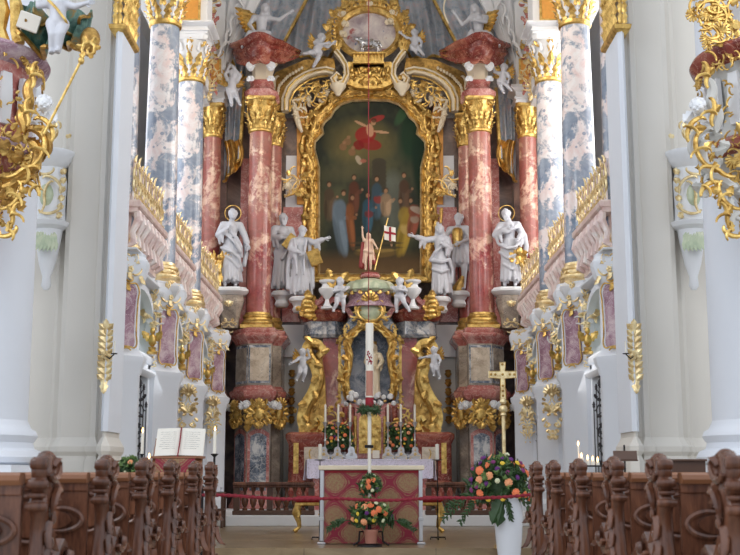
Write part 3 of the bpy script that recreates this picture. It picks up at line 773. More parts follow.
def cartouche(label, x, y, z, w_, h_, rz=0, seed=1, cat='ornament'):
    rng = random.Random(seed); t = thing('gilt_cartouche', label, cat, (x,y,z-h_/2))
    m = MB(); m.push((x,y,z),(0,0,rz)); m.ell((0,.0,0), (w_*.26,.05,h_*.30), 14, 8); m.rocaille(rng, w_, h_, 20, .018, True, (.3,.6), leaves=.45, hole=.25)
    m.shell((0,-.05,h_*.30), h_*.3, PI/2, 2.6); m.shell((0,-.05,-h_*.32), h_*.25, -PI/2, 2.4)
    for k in range(14):
        a = 2*PI*k/14; m.leaf((w_*.27*math.cos(a),-.03,h_*.31*math.sin(a)), a, h_*.24, h_*.13, .3, 5)
    m.pop(); m.build('scrollwork', M['gold'], t)
    return t
def cherub_head(m, c, r, wing=True, rz=0):
    m.push(c,(0,0,rz)); m.ell((0,0,0), (r*.85,r*.85,r), 10, 8); m.ell((0,-r*.85,-r*.05), (r*.14,r*.16,r*.16), 6, 4)
    for sx in (-1,1):
        m.ell((sx*r*.38,-r*.68,-r*.28), (r*.3,r*.22,r*.26), 6, 5); m.ell((sx*r*.85,0,0), (r*.12,r*.2,r*.25), 5, 4); m.ell((sx*r*.3,-r*.78,r*.1),(r*.12,r*.08,r*.07),5,4)
    m.ell((0,-r*.72,-r*.62), (r*.22,r*.2,r*.16), 6, 4)
    for k in range(9):
        a = PI*k/8; m.ell((math.cos(a)*r*.8, -r*.2+.1*r*(k%2), math.sin(a)*r*.75+r*.2), r*.32, 5, 4)
    if wing:
        for sx in (-1,1):
            for k in range(4): m.leaf((sx*r*.6,r*.2,-r*.5), (PI/2-sx*(.5+.42*k)) , r*(2.0-.2*k), r*.8, .15, 5)
    m.pop()
BP = [(-2.80,24.55),(-2.80,23.98),(-2.50,23.52),(-2.02,23.52),(-2.02,23.9),(-1.86,24.0),(-1.86,25.2),(-2.80,25.2)]
RP = [(-3.72,24.9),(-3.72,24.1),(-3.45,23.98),(-3.22,24.05),(-3.14,24.2),(-3.14,24.9)]
def altar_wall():
    w = LR('left','right')
    rose_pedestal('rose_marble_pedestal', 'tall rose and beige marble pedestal under the big %s red column'%w, BP, [(1,2,'grey_marble','blue_dark'),(2,3,'beige_marble','slate_marble')])
    rose_pedestal('rose_marble_pedestal', 'narrow rose marble pedestal behind the rearmost white pier on the %s'%w, RP, [(1,2,'beige_marble','blue_dark'),(2,3,'beige_marble','slate_marble')])
    cartouche('gilt shell cartouche on the front of the big %s rose pedestal'%w, -2.24, 23.34, 2.18, .48, .52, 0, 3)
    cartouche('gilt shell cartouche on the slanted face of the big %s rose pedestal'%w, -2.72, 23.62, 2.18, .42, .50, -.9, 4)
    cartouche('gilt shell cartouche on the narrow rear %s pedestal'%w, -3.28, 23.86, 2.18, .50, .58, 0, 5)
    cartouche('small gilt cartouche at the inner corner of the big %s rose pedestal'%w, -1.86, 23.72, 2.2, .32, .56, .4, 6)
    for k,(x,y,z,d) in enumerate([(-2.50,23.36,2.36,'at the corner between two gilt cartouches on the big %s pedestal'),(-1.95,23.5,2.36,'at the inner corner of the big %s pedestal'),(-2.98,23.80,2.34,'beside the rear %s pedestal above the gilt cartouches')]):
        m = MB(); cherub_head(m, (x,y,z), .085, True); o = m.build('cherub_head', M['stucco']); tag(o, ('white stucco cherub head '+d)%w, 'cherub')
    m = MB(); m.push((-2.48,23.44,2.10)); m.rocaille(random.Random(9), .22, .42, 9, .015); m.leaf((0,0,-.05),-PI/2,.28,.14,.4); m.pop(); tag(m.build('gilt_corner_drop', M['gold']), 'narrow gilt scroll drop under the corner cherub of the big %s pedestal'%w, 'ornament')
    # back wall pieces between and behind the columns
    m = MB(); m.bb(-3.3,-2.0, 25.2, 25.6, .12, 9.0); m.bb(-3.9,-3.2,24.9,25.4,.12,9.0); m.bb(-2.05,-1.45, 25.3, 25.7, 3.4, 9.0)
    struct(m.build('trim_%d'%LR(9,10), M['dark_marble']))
    m = MB(); m.bb(-1.95,-1.50, 25.22, 25.3, 4.3, 6.9); m.bb(-2.9,-2.62,25.12,25.2,4.2,8.0); struct(m.build('trim_%d'%LR(11,12), M['rose']))
    m = MB(); m.bb(-1.9,-1.38, 25.24, 25.32, 6.3, 8.1); m.bb(-1.98,-1.40,24.95,25.25,3.5,4.2); struct(m.build('trim_%d'%LR(13,14), M['stucco']))
    # grey lower wall beside tabernacle
    m = MB(); m.bb(-2.0,-1.0, 25.05, 25.3, .12, 3.55); struct(m.build('trim_%d'%LR(15,16), M['stucco_grey']))
    m = MB()
    for k in range(6): m.push((-1.70,25.03,2.15+k*.20)); m.leaf((0,0,.08),-PI/2,.22,.14,.35); m.rosette((0,-.02,.0),.05); m.pop()
    tag(m.build('gilt_husk_garland', M['gold_dark']), 'gilt husk garland hanging on the grey wall outside the %s volute'%w, 'ornament')
    # saint's bracket between columns
    t = thing('statue_bracket', 'white and grey console carrying the standing saint between the %s red columns'%w, 'bracket', (-2.96,23.9,3.0))
    cx, cy = -2.92, 23.70; Pn = [(cx-.33,cy+.3),(cx-.33,cy-.02),(cx-.20,cy-.17),(cx+.20,cy-.17),(cx+.33,cy-.02),(cx+.33,cy+.3)]
    m = MB(); m.plan(Pn, [(-.10,4.65),(-.04,4.67),(.02,4.71),(.05,4.74),(.05,4.78),(.02,4.79),(.01,4.82)]); m.build('shelf', M['stucco'], t)
    m = MB(); m.plan(Pn, [(-.16,3.98),(-.15,4.05),(-.14,4.2),(-.09,4.4),(-.05,4.58),(-.07,4.66)]); m.build('console_body', M['grey_marble'], t)
    m = MB(); m.push((cx,cy-.17,4.52)); m.shell((0,0,0),.12,-PI/2,2.6); m.pop(); m.push((cx,cy-.08,4.0)); m.rocaille(random.Random(2), .26,.3,8,.014); m.pop(); m.build('gilt_drop', M['gold_light'], t)
both(altar_wall)

# ------------------------------------------------------------------ altarpiece painting
def fr_outline(Y, k=0.0):
    """opening of the painting, left half, from pixel outline"""
    L = [(318,276),(318,205),(318,168),(316,160),(313.5,150),(314,142),(318,138),(322,134),(321,128),(324,122),(330,117),(334,110),(341,104),(352,100.5),(370,100)]
    P = [at(x-0, y, Y) for x,y in L]
    R = [V((-p.x,p.y,p.z)) for p in reversed(P[:-1])]
    return P+R
def painting():
    Y = 25.3; O = fr_outline(Y); 
    t = thing('altarpiece_painting', 'tall altar painting of robed figures in a scalloped gilt frame', 'painting', (0,Y,4.4))
    xs = [p.x for p in O]; zs = [p.z for p in O]; x0,x1,z0,z1 = min(xs),max(xs),min(zs),max(zs)
    NX, NZ = 150, 230
    U, Wv = np.meshgrid(np.linspace(0,1,NX+1), np.linspace(0,1,NZ+1)) # Wv 0 bottom
    def col(r,g,b): return np.array(srgb(r,g,b))
    rs = np.random.RandomState(4)
    def sm(n):
        a = rs.rand(n, n); xi = U*(n-1.001); yi = Wv*(n-1.001); i = xi.astype(int); j = yi.astype(int); fx = xi-i; fy = yi-j
        fx = fx*fx*(3-2*fx); fy = fy*fy*(3-2*fy)
        return a[j,i]*(1-fx)*(1-fy)+a[j,i+1]*fx*(1-fy)+a[j+1,i]*(1-fx)*fy+a[j+1,i+1]*fx*fy
    nz = .5*sm(6)+.3*sm(14)+.2*sm(34)
    img = np.empty(U.shape+(3,)); img[:] = col(50,56,48)
    def lay(mask, c): 
        m_ = np.clip(mask,0,1)[...,None]; img[:] = img*(1-m_)+np.array(c)*m_
    lay((nz-.35)*1.6, col(92,92,66)); 
    lay(np.clip((.16-Wv)*14,0,1), col(104,82,58)); lay(np.clip((.11-Wv)*14,0,1)*(nz*1.3), col(132,106,74))
    def E(u, v, a, b, c, rot=0, s=.25, k=1):
        ca, sa = math.cos(rot), math.sin(rot); du = (U-u)*.75; dv = (Wv-v)*1.33
        q = ((du*ca+dv*sa)/(a*.75))**2+((-du*sa+dv*ca)/(b*1.33))**2
        lay(np.clip((1-q)/s,0,1)*k*(.75+.5*(nz-.3)), c)
    E(.42,.76,.36,.16, col(136,122,72), 0, 1.0, .9); E(.38,.60,.40,.07, col(104,98,68), .15, 1.2, .8)
    E(.70,.42,.14,.20, col(112,116,104), 0, .6,.8)
    for v in np.linspace(.36,.64,12): E(.58,v,.07,.03, col(74,68,54),0,.3)
    E(.90,.84,.16,.24, col(34,62,44), -.15,.6); E(.96,.6,.10,.24, col(28,52,40), .1,.6); E(.80,.93,.05,.10, col(60,92,62),-.5,.5)
    # winged figure above: crimson cloth, pale torso, spread arms
    E(.46,.80,.10,.05, col(168,40,44), .3); E(.50,.745,.11,.035, col(156,36,40),-.2); E(.56,.89,.08,.018, col(178,60,56),.4); E(.40,.74,.05,.03,col(140,30,36),.5)
    E(.50,.825,.035,.04, col(222,172,132),.1); E(.53,.87,.024,.018, col(210,160,120)); E(.535,.882,.026,.014, col(80,50,36)); E(.60,.815,.075,.008, col(222,172,132),-.12); E(.42,.862,.07,.008, col(222,172,132),-.5)
    for (u,v) in ((.30,.76),(.26,.73),(.34,.70)): E(u,v,.035,.022, col(150,110,78),.3); E(u+.01,v+.025,.018,.011,col(170,126,92))
    E(.40,.655,.025,.03, col(196,178,150),.4); E(.44,.65,.03,.012, col(186,110,90))
    # table group
    def person(u, v, h, c, c2=None, lean=0, w_=.055):
        E(u,v,w_,h*.5, c, lean,.4); E(u+w_*.4,v-h*.1,w_*.45,h*.38, [x*1.5 for x in c], lean,.6,.7); E(u-w_*.5,v-h*.12,w_*.3,h*.36,[x*.5 for x in c],lean,.6,.7)
        if c2 is not None: E(u+w_*.2,v+h*.06,w_*.8,h*.13, c2, .4,.5)
        hx = u+lean*h*.55; E(hx, v+h*.60,.026,.018, col(74,54,38),0,.5); E(hx, v+h*.575, .018,.014, col(176,134,100),0,.5)
        E(u, v+h*.30, w_*.95, h*.20, [x*.8 for x in c], 0,.5); E(u+w_*.9, v+h*.18, w_*.5, .014, [x*1.2 for x in c], .5,.5,.8); E(u+w_*1.3, v+h*.24, .012, .009, col(170,128,96), .2,.5)
    person(.14,.40,.20, col(94,78,60)); person(.36,.44,.20, col(106,64,48)); person(.80,.44,.22, col(94,70,54)); person(.56,.42,.22, col(70,92,104), col(150,60,50))
    person(.48,.34,.20, col(58,94,110), col(120,50,44)); person(.24,.27,.34, col(120,136,148), None, .15, .065); person(.33,.28,.28, col(150,92,56), None,.1,.04)
    person(.80,.25,.30, col(176,146,62), col(200,170,100), -.2, .065); person(.88,.31,.20, col(150,84,66), col(170,150,130), -.2); person(.64,.40,.14, col(168,140,110))
    E(.93,.37,.09,.02,col(180,168,150),-.4); E(.68,.22,.012,.06,col(214,166,130),.1); E(.55,.135,.20,.03,col(130,106,62),0,.4); E(.55,.15,.19,.014,col(168,140,80),0,.4)
    for v in (.19,.165): E(.55,v,.26,.010,col(88,76,56),0,.4)
    img = np.clip(img*.86,0,1)
    # mesh of the canvas clipped to outline by width at each height
    half = []; left = [p for p in O[:15]]
    for j in range(NZ+1):
        z = z0+(z1-z0)*j/NZ; xb = 0
        for a,b in zip(left, left[1:]):
            lo, hi = sorted((a.z,b.z))
            if lo-1e-6 <= z <= hi+1e-6: tt = (z-a.z)/(b.z-a.z) if abs(b.z-a.z)>1e-6 else 0; xb = min(xb, a.x+(b.x-a.x)*tt)
        half.append(abs(xb)+.03)
    vs = []; 
    for j in range(NZ+1):
        for i in range(NX+1):
            x = x0+(x1-x0)*i/NX; x = max(-half[j], min(half[j], x)); vs.append((x, Y+.02, z0-.03+(z1-z0+.04)*j/NZ))
    fs = [(j*(NX+1)+i, j*(NX+1)+i+1, (j+1)*(NX+1)+i+1, (j+1)*(NX+1)+i) for j in range(NZ) for i in range(NX)]
    m = MB(); m.add(vs, fs)
    nt = NT('oil_painting'); a = nt.n('ShaderNodeAttribute'); a.attribute_name = 'Paint'; f = nt.noise(30,4)
    mat = nt.set(nt.mix(nt.math('MULTIPLY',f,.18), a.outputs['Color'], srgb(60,52,36)), .7, spec=.15)
    o = m.build('canvas', mat, t)
    if len(o.data.vertices) == (NX+1)*(NZ+1):
        ca = o.data.color_attributes.new('Paint','FLOAT_COLOR','POINT'); buf = np.ones((img.shape[0]*img.shape[1],4)); buf[:,:3] = img.reshape(-1,3); ca.data.foreach_set('color', buf.ravel())
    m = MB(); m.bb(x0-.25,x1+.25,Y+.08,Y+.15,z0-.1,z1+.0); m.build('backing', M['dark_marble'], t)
    # frame: inner moulding, broad carved band, outer moulding
    path = O
    m = MB(); pr = [(.02,0),(-.05,0),(-.05,.05),(-.02,.09),(.01,.05)]
    m.sweep([V((p.x,p.y,p.z)) for p in path], [(a_,b_) for a_,b_ in [(-.02,-.02),(.03,-.05),(.05,.06),(.02,.10),(-.02,.06)]], closed=True, up=(0,-1,0)); m.build('inner_moulding', M['gold_light'], t)
    Lo = [(303,282),(303,250),(304,222),(306,200),(305,186),(301,176),(303,160),(300,150),(303,138),(307,128),(306,120),(313,112),(322,104),(331,95),(344,88),(356,84.5),(370,83.5)]
    PO = [at(x,y,Y) for x,y in Lo]; PO = PO+[V((-p.x,p.y,p.z)) for p in reversed(PO[:-1])]
    m = MB()
    # band as strip between outlines
    def resample(P, n):
        acc=[0]
        for a_,b_ in zip(P,P[1:]): acc.append(acc[-1]+(b_-a_).length)
        out=[]; i=0
        for k in range(n+1):
            d=acc[-1]*k/n
            while i<len(acc)-2 and acc[i+1]<d: i+=1
            out.append(P[i].lerp(P[i+1],(d-acc[i])/max(1e-9,acc[i+1]-acc[i])))
        return out
    A = resample(O,160); B = resample(PO,160)
    vs=[]; fs=[]; C=6
    for k in range(161):
        for c in range(C+1):
            u=c/C; p=A[k].lerp(B[k],u); p=V(p); p.y=Y-.03-.14*math.sin(PI*u)*(1+.12*math.sin(k*1.1)); vs.append(p)
    for k in range(160):
        for c in range(C): i=k*(C+1)+c; fs.append((i,i+1,i+C+2,i+C+1))
    m.add(vs,[tuple(reversed(f)) for f in fs]); m.build('carved_band', M['gold_dark'], t)
    m = MB(); rng = random.Random(12)
    mid=[A[k].lerp(B[k],.5) for k in range(161)]
    half=mid[:81]
    m.ring_orn(half, .26, .022, rng, y=-.17); m.ring_orn([A[k].lerp(B[k],.25) for k in range(81)], .15, .014, rng, y=-.13, flip=-1); m.ring_orn([A[k].lerp(B[k],.85) for k in range(81)], .19, .018, rng, y=-.09)
    for k in range(0,81,2):
        p=mid[k]; m.ell((p.x+rng.uniform(-.09,.09),p.y-.15,p.z+rng.uniform(-.05,.05)), (.035,.03,.045),6,4)
    for k in range(3,81,6):
        p=B[k]; q=A[k]; a_=math.atan2(p.z-q.z,p.x-q.x); m.leaf((q.x*.4+p.x*.6,p.y-.10,q.z*.4+p.z*.6), a_, .26,.14,.45)
    m.mirror_to()
    m.build('frame_carving', M['gold'], t)
    # top crest of the frame and shoulders
    m = MB(); m.tube([V((p.x,p.y-.08,p.z)) for p in B], [.04]*len(B), 6); m.build('outer_moulding', M['gold'], t)
    # lower frame rail
    zb = z0; m = MB(); m.bb(x0-.28,x1+.28,Y-.10,Y+.02,zb-.16,zb-.02,.02)
    for k in range(12): 
        m.scroll((x0-.2+(x1-x0+.4)*k/11,Y-.13,zb-.09),.2,.018,0,'S' if k%2 else 'C')
    m.build('lower_rail', M['gold'], t)
painting()

def altar_upper():
    w = LR('left','right'); rng = random.Random(21)
    Y = 25.1
    # orange gilt field + cream border beside the painting
    m = MB(); P = [at(x,y,25.26) for x,y in [(297,205),(297,130),(298,104),(306,104),(309,120),(306,205)]]
    m.slab([(p.x,p.z) for p in P], 25.2, 25.26); o = m.build('gilt_field', M['gold_orange']); tag(o, 'orange gilt strip beside the %s edge of the painting frame'%w, 'panel')
    m = MB(); P = [at(x,y,25.0) for x,y in [(292,102),(295,128),(298,134),(299,118),(300,105),(297,100)]]
    m.tube([at(294,102,24.95),at(296,115,24.95),at(299,126,24.95),at(302,132,24.95)], [.05,.07,.06,.03], 8)
    m.tube([at(292,102,24.95),at(304,99,24.95)], [.06,.05], 8)
    m.push(at(300,112,24.9)); m.rocaille(random.Random(3),.3,.5,18,.018,False,(.3,.55),leaves=.4); m.pop()
    o = m.build('stucco_bracket', M['cream']); tag(o, 'white scrolled stucco bracket at the %s shoulder of the painting frame'%w, 'ornament')
    # swirling grey cartouche at the frame's side
    m = MB(); m.push(at(293,183,24.9)); m.rocaille(random.Random(4), .42,.62, 18,.028, False,(.4,.9),leaves=.3); m.pop()
    o = m.build('stucco_cartouche', M['cream']); tag(o,'cream rocaille cartouche beside the %s side of the painting'%w,'ornament')
    m = MB(); m.push(at(293,183,24.82)); m.rocaille(random.Random(4), .45,.62, 14,.012, False,(.4,.9),leaves=.4); m.pop(); m.build('gilt_edges', M['gold'], o)
    # large cream and gilt arch rising to the medallion
    arc = [(285,112),(285,100),(289,90),(296,82),(306,76),(316,72.5),(326,71),(334,73)]
    PA = [at(x,y,24.9) for x,y in arc]
    t = thing('gable_arch', 'cream and gilt curved gable arch on the %s, rising to the lamb medallion'%w, 'arch', PA[0])
    m = MB(); m.sweep(PA, [(-.07,-.12),(.07,-.12),(.09,.0),(.07,.12),(-.07,.12)], up=(0,-1,0)); m.build('band', M['cream'], t)
    m = MB(); m.tube([p+V((0,-.14,0)) for p in PA], .022, 6)
    N=V; 
    out = [at(x,y,24.86) for x,y in [(281,110),(281,98),(286,86),(294,78),(305,71),(316,68),(327,66)]]
    m.tube(out, .03, 6); inn=[at(x,y,24.86) for x,y in [(290,112),(290,101),(294,92),(300,86),(309,80),(318,77),(328,76)]]; m.tube(inn,.025,6)
    m.build('gilt_edging', M['gold'], t)
    m = MB(); P=[at(x,y,25.0) for x,y in [(268,108),(268,84),(276,72),(290,66),(304,60),(316,58),(334,58),(336,72),(318,70),(304,74),(292,82),(286,92),(284,112)]]
    m.slab([(p.x,p.z) for p in P], 25.0, 25.25); m.build('gilt_ground', M['gold_dark'], t)
    m = MB()
    for k in range(15):
        u=k/14; q=[at(277,100,24.85),at(279,86,24.85),at(288,76,24.85),at(302,68,24.85)]
        i=min(2,int(u*3)); p=q[i].lerp(q[i+1],u*3-i); m.ell(p,(.035,.03,.045),6,4)
    m.scroll(at(275,84,24.9),.4,.035,1.2,'S'); m.build('pearl_moulding', M['cream'], t)
    # ornament in the spandrel between arch and frame
    m = MB()
    for (x,y,ww,hh,n) in [(312,94,.62,.5,26),(300,104,.35,.4,14),(324,86,.4,.3,12),(309,118,.3,.4,12)]:
        m.push(at(x,y,24.95)); m.rocaille(rng,ww,hh,n,.018,False,(.3,.6)); m.pop()
    o = m.build('gilt_scrollwork', M['gold']); tag(o,'dense gilt scrollwork between gable arch and painting frame on the %s'%w,'ornament')
    m = MB()
    for (x,y,ww,hh,n) in [(314,95,.7,.5,12),(303,103,.35,.4,9)]:
        m.push(at(x,y,25.05)); m.rocaille(rng,ww,hh,n,.03,False,(.3,.6),leaves=.6); m.pop()
    m.build('stucco_leafwork', M['cream'], o)
    # volute beside the medallion
    t = thing('volute_scroll', 'cream volute with gilt edges at the %s foot of the lamb medallion'%w, 'volute', at(340,90,24.8))
    path=[(336,52),(341,58),(346,66),(347,76),(343,84),(336,86),(333,80),(337,76),(340,79)]
    P=[at(x,y,24.75) for x,y in path]; m=MB(); m.sweep(P,[(-.05,-.14),(.06,-.14),(.06,.12),(-.05,.12)],up=(0,-1,0)); m.build('scroll_band',M['cream'],t)
    m=MB(); m.tube([p+V((0,-.13,0)) for p in P],.02,6); m.ell(P[-1]+V((0,-.1,0)),.06); 
    for k in (0,1,2): m.leaf(P[0]+V((0,-.1,.02)), PI/2+.5-k*.5,.3,.16,.4)
    m.build('gilt_edge',M['gold'],t)
    m=MB(); m.lathe([(.0,-.22),(.05,-.2),(.10,-.1),(.17,-.02),(.18,.05),(.12,.08)],14,at(338,87,24.7)); m.build('pendant',M['cream'],t)
    # red marble gable block over the big column with neck
    c=(-2.36,24.0)
    t = thing('gable_block', 'curved red marble gable block over the big %s column, carrying the seated angel'%w, 'cornice', (c[0],c[1],8.98))
    Pn=[(-2.60,24.3),(-2.60,23.9),(-2.50,23.76),(-2.22,23.76),(-2.12,23.9),(-2.12,24.3)]
    m=MB(); m.plan(Pn,[(.06,9.0),(.12,9.06),(.13,9.14),(.05,9.20),(.0,9.26),(-.02,9.34),(.02,9.38)]); m.build('red_neck',M['rose'],t)
    m=MB(); m.plan(Pn,[(-.04,9.36),(-.04,9.6),(.02,9.85),(.08,9.95)]); m.build('cream_neck',M['cream'],t)
    for px_ in (250.5,271):
        m=MB(); cherub_head(m,at(px_,67,23.42),.095,False); p_=at(px_,76,23.42)
        for sx in (-1,1): m.leaf(p_,-PI/2-sx*.5,.16,.10,.2,5)
        m.build('cherub_head',M['stucco'],t)
    # swooping cornice: path left to right through the corner, rising at the corner
    zt=zz(40,23.3)
    path=[at(237,46,24.3),at(238,48,23.95),at(246,47,23.6),at(254,44,23.35),at(259.5,40,23.25),at(266,44,23.35),at(276,46,23.6),at(288,50,24.0),at(299,52,24.6)]
    prof=[(0.0,-.42),(.03,-.40),(.05,-.30),(.10,-.22),(.14,-.16),(.14,-.10),(.20,-.02),(.22,.05),(.20,.09),(-.35,.09),(-.35,-.30)]
    m=MB(); sca=[.55,.8,.95,1.0,1.0,1.0,.85,.6,.25]; prof=[(0.0,-.46),(.04,-.44),(.05,-.36),(.03,-.32),(.09,-.27),(.15,-.20),(.16,-.15),(.11,-.12),(.13,-.05),(.22,-.01),(.25,.05),(.23,.10),(.18,.12),(-.35,.12),(-.35,-.30)]
    Q=[];S_=[]
    for i in range(8):
        for k in range(4): u=k/4; p0=path[max(0,i-1)];p1=path[i];p2=path[i+1];p3=path[min(8,i+2)]; Q.append(.5*((2*p1)+(p2-p0)*u+(2*p0-5*p1+4*p2-p3)*u*u+(3*p1-p0-3*p2+p3)*u**3)); S_.append(sca[i]+(sca[i+1]-sca[i])*u)
    Q.append(path[8]); S_.append(.25); vs=[];n_=len(prof)
    for i,p in enumerate(Q):
        tg=(Q[min(len(Q)-1,i+1)]-Q[max(0,i-1)]); N_=V((tg.y,-tg.x,0)).normalized()
        for (a_,b_) in prof: vs.append(p+N_*a_*S_[i]+V((0,0,b_*S_[i])))
    m.add(vs,[(i*n_+k,(i+1)*n_+k,(i+1)*n_+(k+1)%n_,i*n_+(k+1)%n_) for i in range(len(Q)-1) for k in range(n_)]+[tuple(range(n_)),tuple(reversed(range((len(Q)-1)*n_,len(Q)*n_)))])
    m.plan([(-2.75,24.3),(-2.66,23.8),(-2.36,23.5),(-2.05,23.8),(-1.9,24.3)],[(0,9.93),(.05,10.0),(.06,10.1),(.06,10.2)]); m.build('red_cornice',M['red_dark'],t)
both(altar_upper)
def centre_top():
    Y=24.9
    t=thing('lamb_medallion','oval relief medallion with a silver lamb in a gilt ring, topmost on the altar','medallion',at(370,84,Y))
    c=at(369,34,Y); rx=(at(397,34,Y).x-at(341,34,Y).x)/2; rz=(zz(12,Y)-zz(56,Y))/2
    m=MB(); m.push(c); m.slab([(rx*math.cos(a),rz*math.sin(a)) for a in [2*PI*k/40 for k in range(40)]],.06,.0); m.pop(); 
    nt=NT('pale_painted_sky_relief'); f=nt.noise(2.6,4,.6,.6); g=nt.noise(3.4,3,.5,.3)
    colr=nt.ramp(f,[(.34,srgb(150,134,140)),(.5,srgb(196,184,184)),(.64,srgb(222,214,206))]); mm=nt.ramp(g,[(.60,0.0),(.66,1.0)]); colr=nt.mix(mm,colr,srgb(168,92,88)); g2=nt.noise(4.4,2); colr=nt.mix(nt.ramp(g2,[(.64,0.0),(.7,1.0)]),colr,srgb(88,110,150))
    m.build('relief_ground',nt.set(colr,.5),t)
    m=MB(); ring=[c+V((rx*1.06*math.cos(a),-.05,rz*1.08*math.sin(a))) for a in [2*PI*k/48 for k in range(48)]]
    m.sweep(ring,[(-.07,-.04),(.07,-.04),(.10,.05),(.02,.12),(-.06,.06)],closed=True,up=(0,-1,0)); m.build('gilt_ring',M['gold'],t)
    m=MB(); rng=random.Random(6)
    for k in range(30):
        a=PI*(-.12+1.24*k/29); p=c+V((rx*1.32*math.cos(a),-.06,rz*1.40*math.sin(a)))
        if k%3==0: m.shell(p,.16,a,2.4)
        elif k%3==1: m.leaf(p,a,.3,.17,.4)
        else: m.scroll(p,.28,.026,a+1.2,'C')
        m.leaf(c+V((rx*1.12*math.cos(a+.05),-.1,rz*1.15*math.sin(a+.05))),a,.16,.1,.4)
    m.build('gilt_crest',M['gold'],t)
    m=MB(); m.push(c)
    for k in range(6): cherub_head(m,(rng.uniform(-.06,.06)+(-.62 if k<3 else (.55 if k<5 else 0)),-.12,[.42,.2,-.05,.45,.25,.66][k]),.07,True)
    m.pop(); m.build('cherubs',M['cream'],t)
    # gilt relief panel under the lamb
    m=MB(); m.slab([(p.x,p.z) for p in [at(x,y,Y) for x,y in [(348,62),(391,62),(396,72),(392,84),(383,88),(370,89),(357,88),(347,84),(343,72)]]],Y-.02,Y+.12)
    m.push(at(370,74,Y-.05)); m.rocaille(rng,.85,.42,24,.02,True,(.3,.6)); m.pop()
    for k in range(9): m.ell(at(352+k*4.5,70+3*math.sin(k*2),Y-.1),(.05,.05,.09),6,5)
    m.build('gilt_relief',M['gold'],t)
    bt=thing('gilt_altar_chest','gilt bench-like chest under the silver lamb','chest',at(369,64,Y-.25))
    b0=at(352,64,Y-.3); b1=at(385,53,Y-.3)
    m=MB(); m.bb(b0.x,b1.x,Y-.4,Y-.1,b1.z-.05,b1.z,.01); m.bb(b0.x+.02,b1.x-.02,Y-.36,Y-.05,b0.z,b0.z+.04)
    for k in range(9): x=b0.x+.05+(b1.x-b0.x-.1)*k/8; m.bb(x-.018,x+.018,Y-.35,Y-.31,b0.z,b1.z-.04)
    m.bb(b0.x+.03,b1.x-.03,Y-.28,Y-.05,b0.z,b1.z-.04); m.build('chest_body',M['gold'],bt)
    # lamb
    zb=b1.z; yy=Y-.25; xc=at(368,50,yy).x
    m=MB(); m.ell((xc+.04,yy,zb+.24),(.23,.10,.10)); m.cap((xc-.12,yy,zb+.26),(xc-.19,yy,zb+.32),.09,.07); m.ell((xc-.25,yy-.01,zb+.345),(.075,.05,.05),rot=(0,.5,0)); 
    m.cap((xc-.19,yy-.03,zb+.37),(xc-.14,yy-.08,zb+.36),.02,.012)
    for dx,dy in ((-.13,-.05),(-.10,.05),(.2,-.05),(.23,.05)):
        m.cap((xc+dx,yy+dy,zb+.2),(xc+dx+(.02 if dx>0 else -.01),yy+dy,zb+.10),.032,.02); m.cap((xc+dx+(.02 if dx>0 else -.01),yy+dy,zb+.10),(xc+dx,yy+dy,zb+.0),.018,.014)
    m.cap((xc+.26,yy,zb+.26),(xc+.31,yy,zb+.16),.03,.02)
    f_=fuse(m,.016,3); rr=random.Random(1)
    for k in range(60): a=rr.uniform(0,6.28); v=rr.uniform(-1,1); f_.ell((xc+.04+.22*v,yy+.09*math.cos(a)*math.sqrt(1-v*v*.8),zb+.24+.09*math.sin(a)*math.sqrt(1-v*v*.8)),.03,5,4)
    o=f_.build('lamb_figure',M['silver']); tag(o,'silver lamb standing on the gilt chest in the medallion','statue')
    # cord
    m=MB(); a=at(368.6,330,20.5); m.tube([(a.x,20.5,a.z),(a.x,20.5,12.8)],.009,6); tag(m.build('hanging_cord',M['rope']),'thin dark red cord hanging down the middle of the painting','cord')
centre_top()
def curtain(name,label,top,bot,Y,mat,n=9,amp=.12,hem=None,parent=None):
    T=[at(x,y,Y) for x,y in top]; B=[at(x,y,Y-.15) for x,y in bot]
    def samp(P,u):
        q=u*(len(P)-1); i=min(len(P)-2,int(q)); return P[i].lerp(P[i+1],q-i)
    def f(u,v):
        p=samp(T,u).lerp(samp(B,u),v); p.y+=amp*math.sin(u*n*2*PI)*(.3+.7*v)+.4*amp*math.sin(u*n*4.7+v*5); return p
    m=MB(); m.grid(f,n*10,14,thick=.02); o=m.build(name,M[mat],parent)
    if parent is None: tag(o,label,'curtain')
    if hem:
        m=MB(); m.tube([V(f(u/40,1))+V((0,-.02,0)) for u in range(41)],.035,5); m.tube([V(f(1,v/20))+V((0,-.03,0)) for v in range(21)],.045,5); m.build('gilt_hem',M['gold'],o)
    return o
def drapes():
    w=LR('left','right')
    curtain('canopy_drape','blue-grey patterned drape falling beside the lamb medallion on the %s'%w,[(296,-20),(346,-20)],[(284,60),(302,56),(322,60),(336,52)],26.1,'drape',4,.10,True)
    curtain('canopy_drape','outer blue-grey drape with gilt hem behind the %s seated angel'%w,[(236,-14),(316,-20)],[(246,14),(256,34),(266,48),(280,52)],25.75,'drape',4,.10,True)
    curtain('canopy_drape','narrow teal drape with gilt edge curling down outside the %s gable block'%w,[(246,10),(238,20)],[(246,78),(238,74),(228,52),(227,34)],24.9,'drape',3,.08,True)
    curtain('canopy_drape','gilt-tipped end of drape hanging between the two %s red columns'%w,[(226,78),(244,88)],[(224,182),(240,160)],24.75,'drape',3,.07,True)
    # gilt tassel end
    m=MB(); 
    def f(u,v):
        p=at(224+17*u+3*math.sin(v*3),140+ (40-14*u)*v,24.55); p.y+=.06*math.sin(u*12); return p
    m.grid(f,20,8,thick=.02); tag(m.build('gilt_cloth_end',M['gold_dark']),'gilt cloth end below the drape between the %s red columns'%w,'curtain')
both(drapes)
